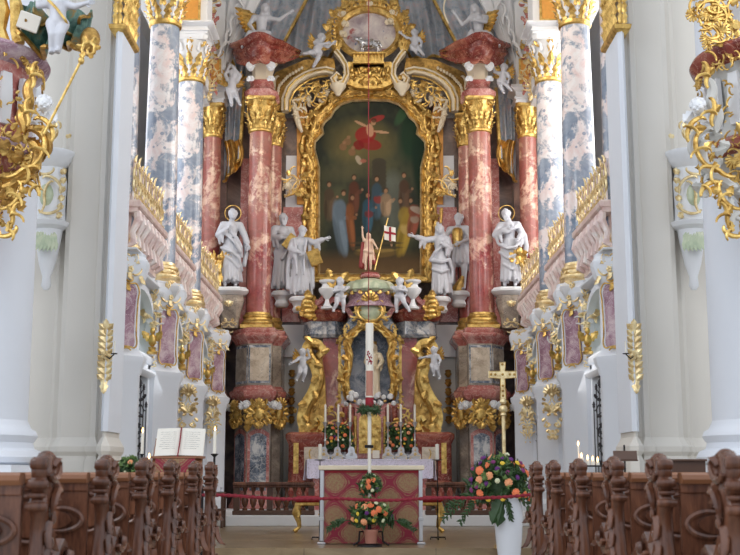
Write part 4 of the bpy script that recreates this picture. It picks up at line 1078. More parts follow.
# ------------------------------------------------------------------ figures
AD = dict(head=(0,-.01,.93), neck=(0,.01,.85), chest=(0,0,.74), waist=(0,0,.61), pel=(0,0,.53),
  sl=(-.105,.0,.80), el=(-.15,-.01,.64), hl=(-.15,-.08,.51), sr=(.105,0,.80), er=(.15,-.01,.64), hr=(.15,-.08,.51),
  pl=(-.055,0,.50), kl=(-.065,-.03,.28), fl=(-.065,0,.04), pr=(.055,0,.50), kr=(.065,-.03,.28), fr=(.065,0,.04))
PU = dict(head=(0,-.01,.87), neck=(0,.01,.76), chest=(0,0,.66), waist=(0,-.01,.54), pel=(0,0,.46),
  sl=(-.12,0,.70), el=(-.20,-.02,.58), hl=(-.20,-.10,.48), sr=(.12,0,.70), er=(.20,-.02,.58), hr=(.20,-.10,.48),
  pl=(-.07,0,.43), kl=(-.09,-.05,.24), fl=(-.09,0,.04), pr=(.07,0,.43), kr=(.09,-.05,.24), fr=(.09,0,.04))
RA = dict(head=.062, chest=.078, waist=.066, pel=.082, sh=.040, el=.030, wr=.020, hip=.062, kn=.042, an=.024, foot=.085, neck=.034)
RP_ = dict(head=.115, chest=.105, waist=.108, pel=.115, sh=.055, el=.047, wr=.032, hip=.088, kn=.062, an=.042, foot=.10, neck=.055)
def body(J0, kind='adult', hair=None, beard=False, robe=None, halo=False, H=1.7, voxel=.016, extra=None, mantle=None, feetdir=(0,-1,0)):
    base = AD if kind == 'adult' else PU; R = RA if kind == 'adult' else RP_
    J = {k: V(v) for k,v in {**base, **(J0 or {})}.items()}; m = MB()
    m.cap(J['chest'],J['waist'],R['chest'],R['waist'],12); m.cap(J['waist'],J['pel'],R['waist'],R['pel'],12)
    m.cap(J['sl'],J['sr'],R['sh']*1.15,R['sh']*1.15,10); m.cap(J['chest']+V((0,-.015,.03)),J['chest']+V((0,-.01,-.02)),R['chest']*.95,R['chest']*.9,10)
    m.cap(J['chest']+V((0,0,.05)),J['neck'],R['neck']*1.3,R['neck'],8); m.cap(J['neck'],J['head'],R['neck'],R['neck'],8)
    for s_ in 'lr':
        m.cap(J['s'+s_],J['e'+s_],R['sh'],R['el'],8); m.cap(J['e'+s_],J['h'+s_],R['el']*1.02,R['wr'],8)
        m.cap(J['p'+s_],J['k'+s_],R['hip'],R['kn'],10); m.cap(J['k'+s_],J['f'+s_],R['kn']*1.02,R['an'],8)
        lower = J['f'+s_]-J['k'+s_]; fw = V(feetdir); fw = (fw-lower.normalized()*fw.dot(lower.normalized())*.5).normalized()
        m.cap(J['f'+s_],J['f'+s_]+fw*R['foot']+V((0,0,-.01)),R['an']*.95,R['an']*.7,8)
        d = (J['h'+s_]-J['e'+s_]).normalized(); m.cap(J['h'+s_],J['h'+s_]+d*R['wr']*1.9,R['wr']*1.05,R['wr']*1.15,8)
    h = J['head']; r = R['head']; m.ell(h,(r*.84,r*.95,r*1.15),14,10); m.ell(h+V((0,-r*.35,-r*.55)),(r*.6,r*.55,r*.55),10,8)
    m.cap(h+V((0,-r*.92,r*.12)),h+V((0,-r*1.12,-r*.18)),r*.10,r*.16,6)                       # nose
    for sx in (-1,1):
        m.ell(h+V((sx*r*.82,0,-r*.05)),(r*.13,r*.2,r*.28),6,5); m.cap(h+V((sx*r*.15,-r*.9,r*.22)),h+V((sx*r*.55,-r*.72,r*.2)),r*.10,r*.08,6)
        m.ell(h+V((sx*r*.32,-r*.80,r*.04)),(r*.14,r*.10,r*.09),6,5); m.ell(h+V((sx*r*.42,-r*.62,-r*.25)),r*.26,6,5)
    m.ell(h+V((0,-r*.92,-r*.52)),(r*.22,r*.10,r*.07),6,5); m.ell(h+V((0,-r*.78,-r*.85)),r*.18,6,5)
    if robe:
        z0 = robe.get('top',.60); hem = robe.get('hem',.02); wr = robe.get('w',.15); n = robe.get('n',15); c = J['pel']; lean = V(robe.get('lean',(0,0,0)))
        rr = random.Random(robe.get('seed',1))
        for i in range(n):
            a = 2*PI*i/n+rr.uniform(-.1,.1); k = rr.uniform(.84,1.06); tw = rr.uniform(-.12,.12)
            a0 = V((c.x+.070*math.cos(a),c.y+.052*math.sin(a),z0)); a1 = V((c.x+lean.x*.5+wr*.78*k*math.cos(a+tw*.5),c.y+wr*.60*k*math.sin(a+tw*.5),(z0+hem)/2)); 
            a2 = V((c.x+lean.x+wr*k*math.cos(a+tw),c.y+lean.y+wr*.78*k*math.sin(a+tw),hem+.02+rr.uniform(0,.03)))
            m.cap(a0,a1,.026,.024,6); m.cap(a1,a2,.024,.020,6)
        m.cap(V((c.x,c.y,z0-.02)),V((c.x+lean.x*.9,c.y,hem+.10)),.062,wr*.62,14)
        for s_ in 'lr':   # wide sleeves
            if robe.get('sleeve',True):
                d = J['h'+s_]-J['e'+s_]; m.cap(J['s'+s_],J['e'+s_],.046,.044,8); m.cap(J['e'+s_],J['e'+s_]+d*.75,.042,.040,8)
                m.cap(J['e'+s_]+d*.35,J['e'+s_]+d*.55+V((0,.01,-.13)),.036,.016,8); m.cap(J['e'+s_]+d*.1,J['e'+s_]+d*.2+V((0,.02,-.12)),.034,.016,8)
    if mantle:
        for path,ra in mantle:
            P = [V(p) for p in path]
            for a,b in zip(P,P[1:]): m.cap(a,b,ra,ra*.92,7)
    if beard: 
        for k in range(5): m.cap(h+V(((k-2)*r*.25,-r*.72,-r*.6)),h+V(((k-2)*r*.14,-r*.85,-r*1.45)),r*.2,r*.1,6)
    if hair:
        rr = random.Random(7)
        for k in range(26):
            a = rr.uniform(0,2*PI); e = rr.uniform(.05,1.3); p = h+V((math.cos(a)*math.cos(e)*r*.85, max(-.55,math.sin(a)*math.cos(e))*r*.95+r*.1, math.sin(e)*r*1.05+r*.08)); m.ell(p,r*.26,6,5)
        if hair == 'long':
            for sx in (-1,1):
                m.cap(h+V((sx*r*.7,r*.2,0)),h+V((sx*r*.95,r*.3,-r*1.5)),r*.35,r*.22,7)
            m.cap(h+V((0,r*.6,0)),h+V((0,r*.8,-r*1.5)),r*.6,r*.35,8)
    if extra: extra(m, J)
    for i in range(len(m.v)): m.v[i] = m.v[i]*H
    f = fuse(m, voxel, 2)
    # fingers
    for s_ in 'lr':
        d = (J['h'+s_]-J['e'+s_]).normalized(); p = (J['h'+s_]+d*R['wr']*2.4)*H; w_ = R['wr']*H
        side = d.cross(V((0,1,0))); side = side.normalized() if side.length > .1 else V((1,0,0))
        nr = d.cross(side).normalized()
        for k,L in enumerate((1.9,2.2,2.1,1.6)):
            b = p+side*(k-1.5)*w_*.55; q = b+(d*1.0-nr*.15)*w_*L*.6; e = q+(d*.75-nr*.5)*w_*L*.5
            f.cap(b,q,w_*.30,w_*.26,6); f.cap(q,e,w_*.26,w_*.18,6)
        b = p-side*w_*1.0-d*w_*1.3; q = b-side*w_*.9+d*w_*.8; f.cap(b,q,w_*.34,w_*.28,6); f.cap(q,q+d*w_*.9,w_*.28,w_*.2,6)
    return f, {k: v*H for k,v in J.items()}
def place(f, loc, rz=0, rx=0, ry=0):
    R = Matrix.Translation(V(loc))@Matrix.Rotation(rz,4,'Z')@Matrix.Rotation(ry,4,'Y')@Matrix.Rotation(rx,4,'X')
    f.v = [R@p for p in f.v]; return R
def statue(name, label, cat, f, J, loc, rz=0, rx=0, ry=0, mat='figure', parts=()):
    R = place(f, loc, rz, rx, ry); t = thing(name, label, cat, loc)
    f.build('figure_body', M[mat], t, angle=60)
    for nm, mt, fn in parts:
        m = MB(); m.M = R.copy(); fn(m, J); m.build(nm, M[mt], t)
    return t
def wings(scale=1.0, spread=.5, n=7):
    def fn(m, J):
        c = J['chest']
        for sx in (-1,1):
            for k in range(n): 
                a = PI/2-sx*(spread+.22*k); m.leaf((c.x+sx*.05*scale,c.y+.08*scale,c.z+.05*scale-.03*k*scale), a, (.42-.025*k)*scale, .10*scale, .12, 6)
            for k in range(4): m.leaf((c.x+sx*.04*scale,c.y+.06*scale,c.z+.04*scale), PI/2-sx*(spread+.3*k), .22*scale, .1*scale, .1, 5)
    return fn
def halo(r): 
    def fn(m, J): h = J['head']; m.tube([(h.x+r*math.cos(2*PI*k/24),h.y+.06,h.z+.04+r*math.sin(2*PI*k/24)) for k in range(24)], .010, 5, closed=True)
    return fn
# standing saints on the consoles
def saints():
    zb = 4.82
    # left: hand on chest, arm lowered, gilt eagle
    f,J = body(dict(head=(.015,-.03,.93), el=(-.16,-.04,.66),hl=(-.06,-.13,.72),er=(.17,.0,.66),hr=(.20,-.07,.55),kl=(-.06,-.06,.28)), hair='short', robe=dict(w=.125,lean=(.02,0,0),seed=3,n=17,hem=.05),
      mantle=[([(-.12,.02,.80),(-.03,-.09,.72),(.06,-.10,.62),(.12,-.06,.52),(.13,-.03,.40)],.026),([(-.12,.03,.78),(-.06,-.09,.66),(.04,-.12,.56),(.11,-.08,.45)],.022),([(.17,.02,.66),(.19,.03,.45),(.17,.03,.30)],.034),([(-.12,-.04,.5),(0,-.13,.44),(.10,-.11,.36),(.14,-.04,.22)],.02),([(-.10,-.06,.42),(.0,-.12,.34),(.10,-.1,.24)],.018)], H=1.68)
    def eagle(m,J):
        b=V((-.27,-.12,.42)); 
        m.cap(b+V((0,0,-.1)),b+V((.03,-.02,.10)),.09,.06); m.ell(b+V((.03,-.05,.20)),(.05,.06,.055)); m.cap(b+V((.03,-.1,.2)),b+V((.03,-.14,.17)),.018,.008)
        for sx in (-1,1):
            for k in range(6): m.leaf(b+V((sx*.05,.02,-.04+.02*k)), PI/2-sx*(.1+.25*k), .42-.03*k,.10,.15,6)
        for k in range(3): m.leaf(b+V(((k-1)*.05,0,-.12)),-PI/2+(k-1)*.25,.22,.08,.1)
        m.cap(b+V((-.03,0,-.18)),b+V((-.05,-.03,-.40)),.03,.03); m.cap(b+V((.04,0,-.18)),b+V((.05,-.03,-.40)),.03,.03)
    statue('saint_statue','white standing saint with halo and gilt eagle at his side, between the left red columns','statue',f,J,(-2.92,23.72,zb),.15,parts=[('gilt_halo','gold',halo(.17)),('gilt_eagle','gold',eagle)])
    f,J = body(dict(head=(-.03,-.03,.93), el=(-.17,-.05,.67),hl=(-.02,-.14,.73),er=(.16,-.02,.67),hr=(.13,-.12,.60),kr=(.07,-.08,.28)), hair='short', beard=True, robe=dict(w=.125,seed=5,lean=(.02,0,0),n=16,hem=.06),
      mantle=[([(-.12,.02,.80),(-.14,-.05,.70),(-.02,-.13,.69),(.08,-.11,.74),(.13,.0,.80)],.032),([(.12,-.02,.79),(.19,.0,.66),(.21,.02,.52),(.18,.03,.36)],.036),([(-.12,-.04,.55),(-.02,-.12,.48),(.08,-.11,.50),(.15,-.06,.58)],.024),([(-.12,-.03,.45),(-.02,-.12,.36),(.08,-.10,.40)],.020),([(-.08,-.07,.3),(.03,-.11,.22),(.11,-.07,.3)],.018)], H=1.68)
    def sheaf(m,J):
        b=V((.20,-.14,.62)); 
        for k in range(11): m.leaf(b+V((.02*math.sin(k),0,.02*k-.1)), k*.6+.2,.26,.12,.35)
        m.ell(b+V((.02,-.06,.12)),(.07,.06,.09)); m.cap(b,b+V((.1,0,-.28)),.06,.03); m.leaf(b+V((.05,0,-.1)),-1.2,.32,.14,.2)
    statue('saint_statue','white bearded saint with crossed arms holding gilt foliage, between the right red columns','statue',f,J,(2.93,23.72,zb),-.2,parts=[('gilt_halo','gold',halo(.17)),('gilt_foliage','gold',sheaf)])
    # inner pairs on their bases
    zi = zz(296,24.4)
    def book(x,y,z,s=.16,rz=.5):
        def fn(m,J): m.box((x,y,z),(s,.05,s*1.3),(.3,rz,0),bev=.01); m.box((x,y-.02,z),(s*.9,.05,s*1.15),(.3,rz,0))
        return fn
    def crown(m,J):
        h=J['head']; 
        for k in range(7): m.leaf((h.x+.05*math.cos(k*.9),h.y+.05*math.sin(k*.9),h.z+.05),PI/2+(k-3)*.12,.14,.06,.05)
    f,J=body(dict(head=(.0,-.02,.93),el=(-.15,-.05,.68),hl=(-.03,-.15,.66),er=(.13,-.06,.66),hr=(.03,-.16,.60)),hair='short',beard=True,robe=dict(w=.13,seed=8,n=16),mantle=[([(-.1,0,.8),(-.02,-.1,.7),(.08,-.1,.6),(.14,-.03,.45)],.03),([(.12,-.02,.78),(.06,-.1,.55),(-.04,-.12,.4)],.025)],H=1.72)
    statue('saint_statue','white statue holding a gilt open book, nearest the big left red column','statue',f,J,(-1.90,24.55,zi+.12),.35,parts=[('gilt_book','gold',book(.08,-.36,1.02,.26,.6))])
    f,J=body(dict(head=(.03,-.03,.93),sl=(-.10,.0,.80),el=(-.14,-.06,.66),hl=(-.02,-.15,.60),er=(.19,-.06,.76),hr=(.33,-.12,.80)),hair='short',beard=True,robe=dict(w=.155,seed=9,n=18,lean=(.01,0,0)),mantle=[([(-.11,.02,.8),(-.14,.0,.6),(-.17,-.02,.4),(-.17,-.03,.12)],.032),([(.12,.0,.8),(.14,-.02,.6),(.17,-.04,.4),(.18,-.04,.14)],.032),([(-.08,-.07,.8),(-.06,-.11,.6),(-.05,-.14,.3)],.02),([(.08,-.07,.8),(.06,-.11,.6),(.05,-.14,.3)],.02)],H=1.55)
    def mitre(m,J): h=J['head']; m.cap(h+V((0,0,.06)),h+V((0,.0,.15)),.075,.03,8)
    statue('bishop_statue','white robed statue stretching an arm toward the left edge of the painting, gilt book low','statue',f,J,(-1.50,24.25,zi-.05),.1,parts=[('gilt_book','gold',book(.30,-.25,.82,.26,-.4))])
    f,J=body(dict(head=(.0,-.03,.93),el=(-.18,-.06,.78),hl=(-.34,-.12,.82),er=(.14,-.05,.66),hr=(.05,-.14,.70)),hair='long',robe=dict(w=.145,seed=12,n=17,lean=(.015,0,0)),mantle=[([(.12,.02,.8),(.04,-.1,.7),(-.06,-.11,.6),(-.13,-.05,.5)],.026),([(-.12,-.05,.5),(.02,-.13,.46),(.13,-.08,.5),(.17,-.03,.36),(.16,-.02,.2)],.028),([(-.1,-.06,.38),(.02,-.13,.32),(.12,-.09,.36)],.02)],H=1.58)
    statue('saint_statue','white robed statue stretching an arm toward the right edge of the painting','statue',f,J,(1.50,24.25,zi-.05),-.1)
    def tunic(m,J):
        for i in range(12):
            a=2*PI*i/12; m.cap((.08*math.cos(a),.06*math.sin(a),.58),(.125*math.cos(a),.09*math.sin(a),.36),.028,.022,6)
        m.cap((0,0,.6),(0,0,.4),.07,.09,12)
        m.cap((.1,.05,.8),(.16,.08,.3),.05,.06,8)
    f,J=body(dict(head=(.02,-.03,.93),el=(-.15,-.06,.70),hl=(-.20,-.12,.80),er=(.16,-.04,.66),hr=(.06,-.13,.60),kl=(-.07,-.05,.28),kr=(.08,-.03,.28)),hair='short',beard=True,extra=tunic,H=1.72)
    def armour(m,J): m.cap(J['chest']+V((0,-.06,.02)),J['waist']+V((0,-.05,-.06)),.125,.105,10); m.cap(V((.0,-.10,.04)),V((.1,-.1,.28)),.13,.05,8)
    statue('soldier_saint_statue','white helmetless soldier statue in tunic with gilt breastplate beside the big right red column','statue',f,J,(1.92,24.55,zi+.12),-.3,parts=[('gilt_armour','gold',armour),('wooden_club','gold_dark',lambda m,J: m.cap(J['hl']+V((0,0,-.1)),J['hl']+V((.02,.02,.42)),.02,.045,8))])
    # their bases
    for sx,x,z_,lb in ((-1,-1.90,zi+.12,'outer left'),(-1,-1.50,zi-.05,'inner left'),(1,1.50,zi-.05,'inner right'),(1,1.92,zi+.12,'outer right')):
        y=24.55 if abs(x)>1.7 else 24.25
        m=MB(); m.lathe([(.12,-.34),(.16,-.28),(.13,-.2),(.18,-.12),(.22,-.10),(.23,-.07),(.23,-.03),(.20,0)],16,(x,y,z_)); 
        tag(m.build('stucco_pedestal',M['stucco']),'small moulded white pedestal under the %s statue beside the painting'%lb,'pedestal')
saints()
def putto(label, loc, rz, pose, H, part=True, rx=0, ry=0, wing=True, extra=None, mat='figure', vox=None, more=()):
    f,J=body(pose,'putto',hair='short',H=H,voxel=vox or max(.010,H*.018),extra=extra)
    parts=[('gilt_wings','gold',wings(H*.9,.6,5))] if wing else []
    parts+=list(more)
    return statue('putto_figure',label,'putto',f,J,loc,rz,rx,ry,mat,parts)
def cloth_band(m,J):
    m.cap(J['pel']+V((-.1,-.05,.02)),J['pel']+V((.1,-.05,-.05)),.06,.05,7); m.cap(J['pel']+V((.1,-.03,-.03)),J['pel']+V((.2,.02,.06)),.05,.02,7)
def cherubs():
    # beside the gable blocks
    a=at(235,112,24.2); putto('white putto stretching up under the drape beside the left gable block',(a.x-.02,23.75,a.z-.05),.2,dict(head=(.02,-.01,.86),sl=(-.11,0,.72),el=(-.18,-.02,.84),hl=(-.10,-.03,1.02),er=(.20,-.03,.84),hr=(.07,-.05,.99),kl=(-.03,-.04,.26),fl=(-.0,0,.05),kr=(.12,-.05,.26),fr=(.22,0,.08)),.86,extra=cloth_band)
    a=at(497,104,24.2); putto('white winged putto leaning out beside the right gable block',(a.x+.02,23.75,a.z),-.3,dict(el=(-.24,-.05,.72),hl=(-.3,-.08,.86),kl=(-.02,-.1,.30),fl=(.1,-.05,.12),kr=(.16,-.08,.34),fr=(.3,-.03,.2)),.76,ry=.15,extra=cloth_band)
    # beside the medallion
    a=at(324,72,24.6); putto('white putto climbing beside the left side of the lamb medallion',(a.x-.15,24.35,a.z+.0),.3,dict(head=(.12,-.03,.84),chest=(.06,0,.64),sl=(-.05,0,.70),sr=(.17,0,.66),el=(.05,-.1,.62),hl=(.2,-.14,.66),er=(.28,-.06,.60),hr=(.38,-.1,.68),kl=(-.20,-.1,.38),fl=(-.38,-.02,.34),kr=(.0,-.12,.22),fr=(-.1,0,.02)),.84)
    a=at(415,60,24.6); putto('white winged putto seated beside the right side of the lamb medallion',(a.x,24.6,a.z-.05),-.2,dict(el=(-.24,-.06,.74),hl=(-.36,-.08,.84),kl=(-.06,-.16,.40),fl=(.08,-.16,.2),kr=(.12,-.16,.36),fr=(.28,-.12,.14)),.78,extra=cloth_band)
    # flanking the tabernacle canopy
    a=at(340,313,23.3); putto('white putto on the left tabernacle shoulder beside the urn',(a.x,23.3,a.z),.35,dict(er=(.22,-.06,.72),hr=(.14,-.12,.66),el=(-.2,-.06,.58),hl=(-.08,-.16,.6),kl=(-.12,-.06,.25),fl=(-.20,0,.05)),.74,wing=False,extra=cloth_band)
    a=at(400,313,23.3); putto('white putto on the right tabernacle shoulder beside the urn',(a.x,23.3,a.z),-.35,dict(el=(-.22,-.06,.72),hl=(-.14,-.12,.66),er=(.2,-.06,.6),hr=(.08,-.16,.62),kr=(.16,-.08,.25),fr=(.28,0,.05)),.74,wing=False,extra=cloth_band)
    a=at(303,383,23.2); putto('white putto hovering on the outer edge of the left gilt volute',(a.x,23.0,a.z),.4,dict(el=(-.22,-.04,.62),hl=(-.34,-.08,.56),er=(.2,-.03,.74),hr=(.14,-.1,.86),kl=(-.12,-.08,.26),fl=(-.18,.04,.06),kr=(.04,-.1,.26),fr=(.0,0,.04)),.68)
    a=at(434,380,23.2); putto('white putto perched on the right gilt volute',(a.x,23.0,a.z),-.4,dict(el=(-.22,-.08,.68),hl=(-.34,-.1,.66),kl=(-.02,-.16,.34),fl=(.04,-.12,.1),kr=(.14,-.12,.28),fr=(.18,-.02,.02)),.66)
    # seated angels on the gable blocks
    def skirt(m,J):
        for k in range(9): m.cap(J['pel']+V((-.1+.025*k,-.06,.02)),J['kl'].lerp(J['kr'],k/8)+V((0,-.03,-.06-.05*(k%2))),.045,.035,7)
        m.cap(J['kl']+V((0,0,-.02)),J['kl']+V((-.1,0,-.16)),.05,.02,7); m.cap(J['kr']+V((0,0,-.02)),J['kr']+V((.06,0,-.18)),.06,.02,7)
        m.cap(J['pel']+V((0,.05,0)),J['pel']+V((.0,.08,-.14)),.12,.10,8)
    z0=10.14
    f,J=body(dict(head=(.05,-.03,.93),er=(.24,-.05,.76),hr=(.37,-.1,.84),el=(-.17,-.04,.68),hl=(-.10,-.12,.56),kl=(-.16,-.18,.50),fl=(-.26,-.15,.30),kr=(.06,-.20,.50),fr=(.05,-.18,.26)),hair='long',extra=skirt,H=1.55,voxel=.018)
    statue('angel_statue','large white seated angel with gilt wings on the left red gable block, arm stretched right','statue',f,J,(-2.36,23.75,z0-.60),.1,parts=[('gilt_wing','gold',lambda m,J:[m.leaf(J['chest']+V((-.05,.1,.12-.045*k)),PI-.35+.13*k,.62-.05*k,.15,.15,6) for k in range(7)])])
    f,J=body(dict(head=(-.05,-.03,.93),el=(-.22,-.06,.68),hl=(-.32,-.1,.82),er=(.10,-.1,.70),hr=(-.04,-.16,.70),kl=(-.10,-.18,.52),fl=(-.08,-.18,.28),kr=(.14,-.18,.48),fr=(.28,-.14,.32)),hair='long',extra=skirt,H=1.55,voxel=.018)
    statue('angel_statue','large white seated angel on the right red gable block, holding up a bow','statue',f,J,(2.36,23.75,z0-.60),-.1,parts=[('gilt_wing','gold',lambda m,J:[m.leaf(J['chest']+V((.05,.1,.12-.045*k)),.35-.13*k,.46-.04*k,.15,.15,6) for k in range(7)]),('bow','cream',lambda m,J:m.tube([J['hl']+V((-.15-.1*math.sin(PI*k/10),-.02,.5-.07*k)) for k in range(11)],.018,6))])
cherubs()
# ------------------------------------------------------------------ tabernacle and high altar
def altar_side():
    w=LR('left','right'); rng=random.Random(31)
    # storey beside the niche: pinkish pilaster block with cornice
    t=thing('altar_pilaster','rose marble pilaster with dark entablature beside the %s of the niche'%w,'pilaster',at(330,420,24.2))
    Y=24.1; z=lambda y:zz(y,Y); x=lambda p:xx(p,340,Y)
    m=MB(); m.plan([(x(323),Y),(x(341),Y),(x(341),Y+.6),(x(323),Y+.6)],[(.05,z(430)),(.05,z(410)),(0,z(406)),(0,z(338))]); m.build('shaft',M['red'],t)
    m=MB(); m.bb(x(338.5),x(341.5),Y-.03,Y+.02,z(408),z(335)); m.scroll((x(340),Y-.06,z(350)),.2,.02,PI/2,'S'); m.push((x(340),Y-.06,z(338))); m.rocaille(rng,.2,.3,8,.014); m.pop(); m.build('gilt_strip',M['gold'],t)
    P=[(x(300),Y+.5),(x(302),Y+.1),(x(310),Y-.22),(x(322),Y-.12),(x(336),Y-.22),(x(345),Y+.1),(x(345),Y+.5)]
    m=MB(); m.plan(P,[(-.06,z(338)),(-.02,z(335)),(-.04,z(333)),(-.05,z(322))]); m.build('frieze',M['slate_marble'],t)
    m=MB(); m.plan(P,[(-.05,z(322)),(.0,z(321)),(.04,z(318)),(.05,z(315)),(.08,z(314)),(.08,z(312)),(0,z(310)),(-.1,z(308))]); m.build('cornice',M['red_dark'],t)
    # curved shoulder with scroll toward the canopy
    m=MB(); pth=[at(p,q,Y-.05) for p,q in [(325,308),(332,300),(341,303),(349,312),(352,318)]]
    m.sweep(pth,[(-.05,-.16),(.05,-.16),(.05,.14),(-.05,.14)],up=(0,-1,0)); m.build('shoulder_scroll',M['rose'],t)
    # urn
    m=MB(); c=at(327,309,23.7); m.lathe([(.13,0),(.13,.04),(.08,.07),(.05,.14),(.04,.2),(.09,.26),(.17,.36),(.18,.42),(.12,.46),(.10,.52),(.16,.56),(.17,.60),(.09,.62)],18,c); tag(m.build('stucco_urn',M['stucco']),'white stucco urn on the %s tabernacle shoulder'%w,'urn')
    # gilt plume scroll
    m=MB(); c=at(308,307,23.75); m.push(c); m.ell((0,.05,0),(.16,.1,.24),10,8)
    for k in range(16): a=rng.uniform(0,6.28); rr=rng.uniform(.02,.17); m.leaf((rr*math.cos(a),-.08,-.05+1.2*rr*math.sin(a)),a,.16,.10,.5,5)
    for k in range(5): m.ell((.02*math.sin(k*2),-.12,-.2+.1*k),(.09,.05,.06),6,5)
    m.leaf((0,-.05,.15),PI/2,.24,.16,.3); m.pop(); tag(m.build('gilt_acanthus_knot',M['gold']),'bulbous gilt acanthus knot on the %s altar cornice'%w,'ornament')
    m=MB(); c=at(316,300,23.9); m.scroll(c,.42,.06,.6,'C'); m.scroll(c+V((.02,.06,-.12)),.3,.05,2.2,'C'); tag(m.build('stucco_volute',M['rose']),'rose marble volute curling beside the %s gilt acanthus knot'%w,'volute')
    # big gilt volute console
    Y=23.5; t=thing('gilt_volute','tall S-shaped gilt volute console left of the tabernacle' if SIDE>0 else 'tall S-shaped gilt volute console right of the tabernacle','volute',at(310,435,Y))
    pth=[(318,357),(322,352),(319,345),(311,344),(307,350),(310,358),(316,368),(318,380),(313,394),(306,406),(303,418),(305,427),(312,431),(320,429),(323,423),(319,419),(316,422)]
    P=[at(p,q,Y) for p,q in pth]; 
    Pf=[]
    for i in range(len(P)-1):
        p0=P[max(0,i-1)];p1=P[i];p2=P[i+1];p3=P[min(len(P)-1,i+2)]
        for k in range(5):
            u=k/5; Pf.append(.5*((2*p1)+(p2-p0)*u+(2*p0-5*p1+4*p2-p3)*u*u+(3*p1-p0-3*p2+p3)*u**3))
    m=MB(); N=len(Pf); wd=[.06+.13*math.sin(PI*min(1,i/N*1.15))**1.5 for i in range(N)]
    vs=[];fs=[]
    for i,p in enumerate(Pf):
        tg=(Pf[min(N-1,i+1)]-Pf[max(0,i-1)]).normalized(); nn=V((tg.z,0,-tg.x)); h=.060+.055*math.sin(PI*i/N)
        for (a,b) in [(-h,-.20),(h,-.20),(h*.5,-.25),(h*1.2,-.02),(h*1.2,.25),(-h,.25)]: vs.append(p+nn*a*(-1)+V((0,b,0)))
    for i in range(N-1):
        for k in range(6): k2=(k+1)%6; fs.append((i*6+k,i*6+k2,(i+1)*6+k2,(i+1)*6+k))
    m.add(vs,fs); m.build('scroll_body',M['gold'],t)
    m=MB()
    body_=[at(p,q,Y-.02) for p,q in [(309,350),(316,372),(316,388),(308,404),(304,420),(310,430),(322,428),(326,410),(325,380),(322,358)]]
    m.slab([(p.x,p.z) for p in body_],Y+.02,Y+.3); m.build('web',M['gold_dark'],t)
    m=MB()
    for i in range(4,N-14,5):
        p=Pf[i]; tg=(Pf[min(N-1,i+1)]-Pf[max(0,i-1)]).normalized(); a=math.atan2(tg.z,tg.x)
        m.leaf(p+V((0,-.24,0)),a+PI/2*(1 if i%2 else -1)*.5,.22,.13,.3,6)
    for (p,q,ww,hh,n) in [(324,350,.2,.25,8),(316,404,.16,.3,7),(299,412,.2,.4,8)]: m.push(at(p,q,Y-.02)); m.rocaille(rng,ww,hh,n,.016,False,(.3,.6)); m.pop()
    m.build('acanthus_carving',M['gold'],t)
    # pedestal of the high altar to the side of the mensa
    t=thing('altar_side_pedestal','rose marble side pedestal with cream panel beside the %s end of the lace cloth'%w,'pedestal',at(303,480,23.2))
    Y=23.1; m=MB(); m.plan([(xx(288,460,Y),Y+.9),(xx(288,460,Y),Y+.1),(xx(292,460,Y),Y),(xx(324,460,Y),Y),(xx(324,460,Y),Y+.9)],[(.06,.5),(.06,.8),(0,.86),(0,zz(444,Y)),(.03,zz(441,Y)),(.06,zz(438,Y)),(.06,zz(434,Y)),(.0,zz(432,Y))]); m.build('body',M['red_dark'],t)
    m=MB(); face_panel(m,(xx(303,460,Y),Y),(xx(319,460,Y),Y),.95,zz(447,Y),.02,.02); m.build('cream_panel',M['beige_marble'],t)
    m=MB(); a=xx(296,460,Y); m.bb(a-.05,a+.05,Y-.03,Y,1.0,1.6); m.build('gilt_strip',M['gold'],t)
    m=MB(); m.push((xx(311,460,Y),Y-.03,1.32)); m.scroll((0,0,0),.3,.012,PI/2,'S'); m.pop(); m.build('gilt_line',M['gold'],t)
both(altar_side)
def niche_pts(scale,Y):
    L=[(352,398),(350,392),(349,380),(352,366),(353,355),(351,346),(354,337),(361,331),(370,329)]
    P=[at(x,y,Y) for x,y in L]; c=at(370,364,Y)
    P=[V((c.x+(p.x-c.x)*scale,Y,c.z+(p.z-c.z)*scale)) for p in P]
    return P+[V((-p.x,p.y,p.z)) for p in reversed(P[:-1])]
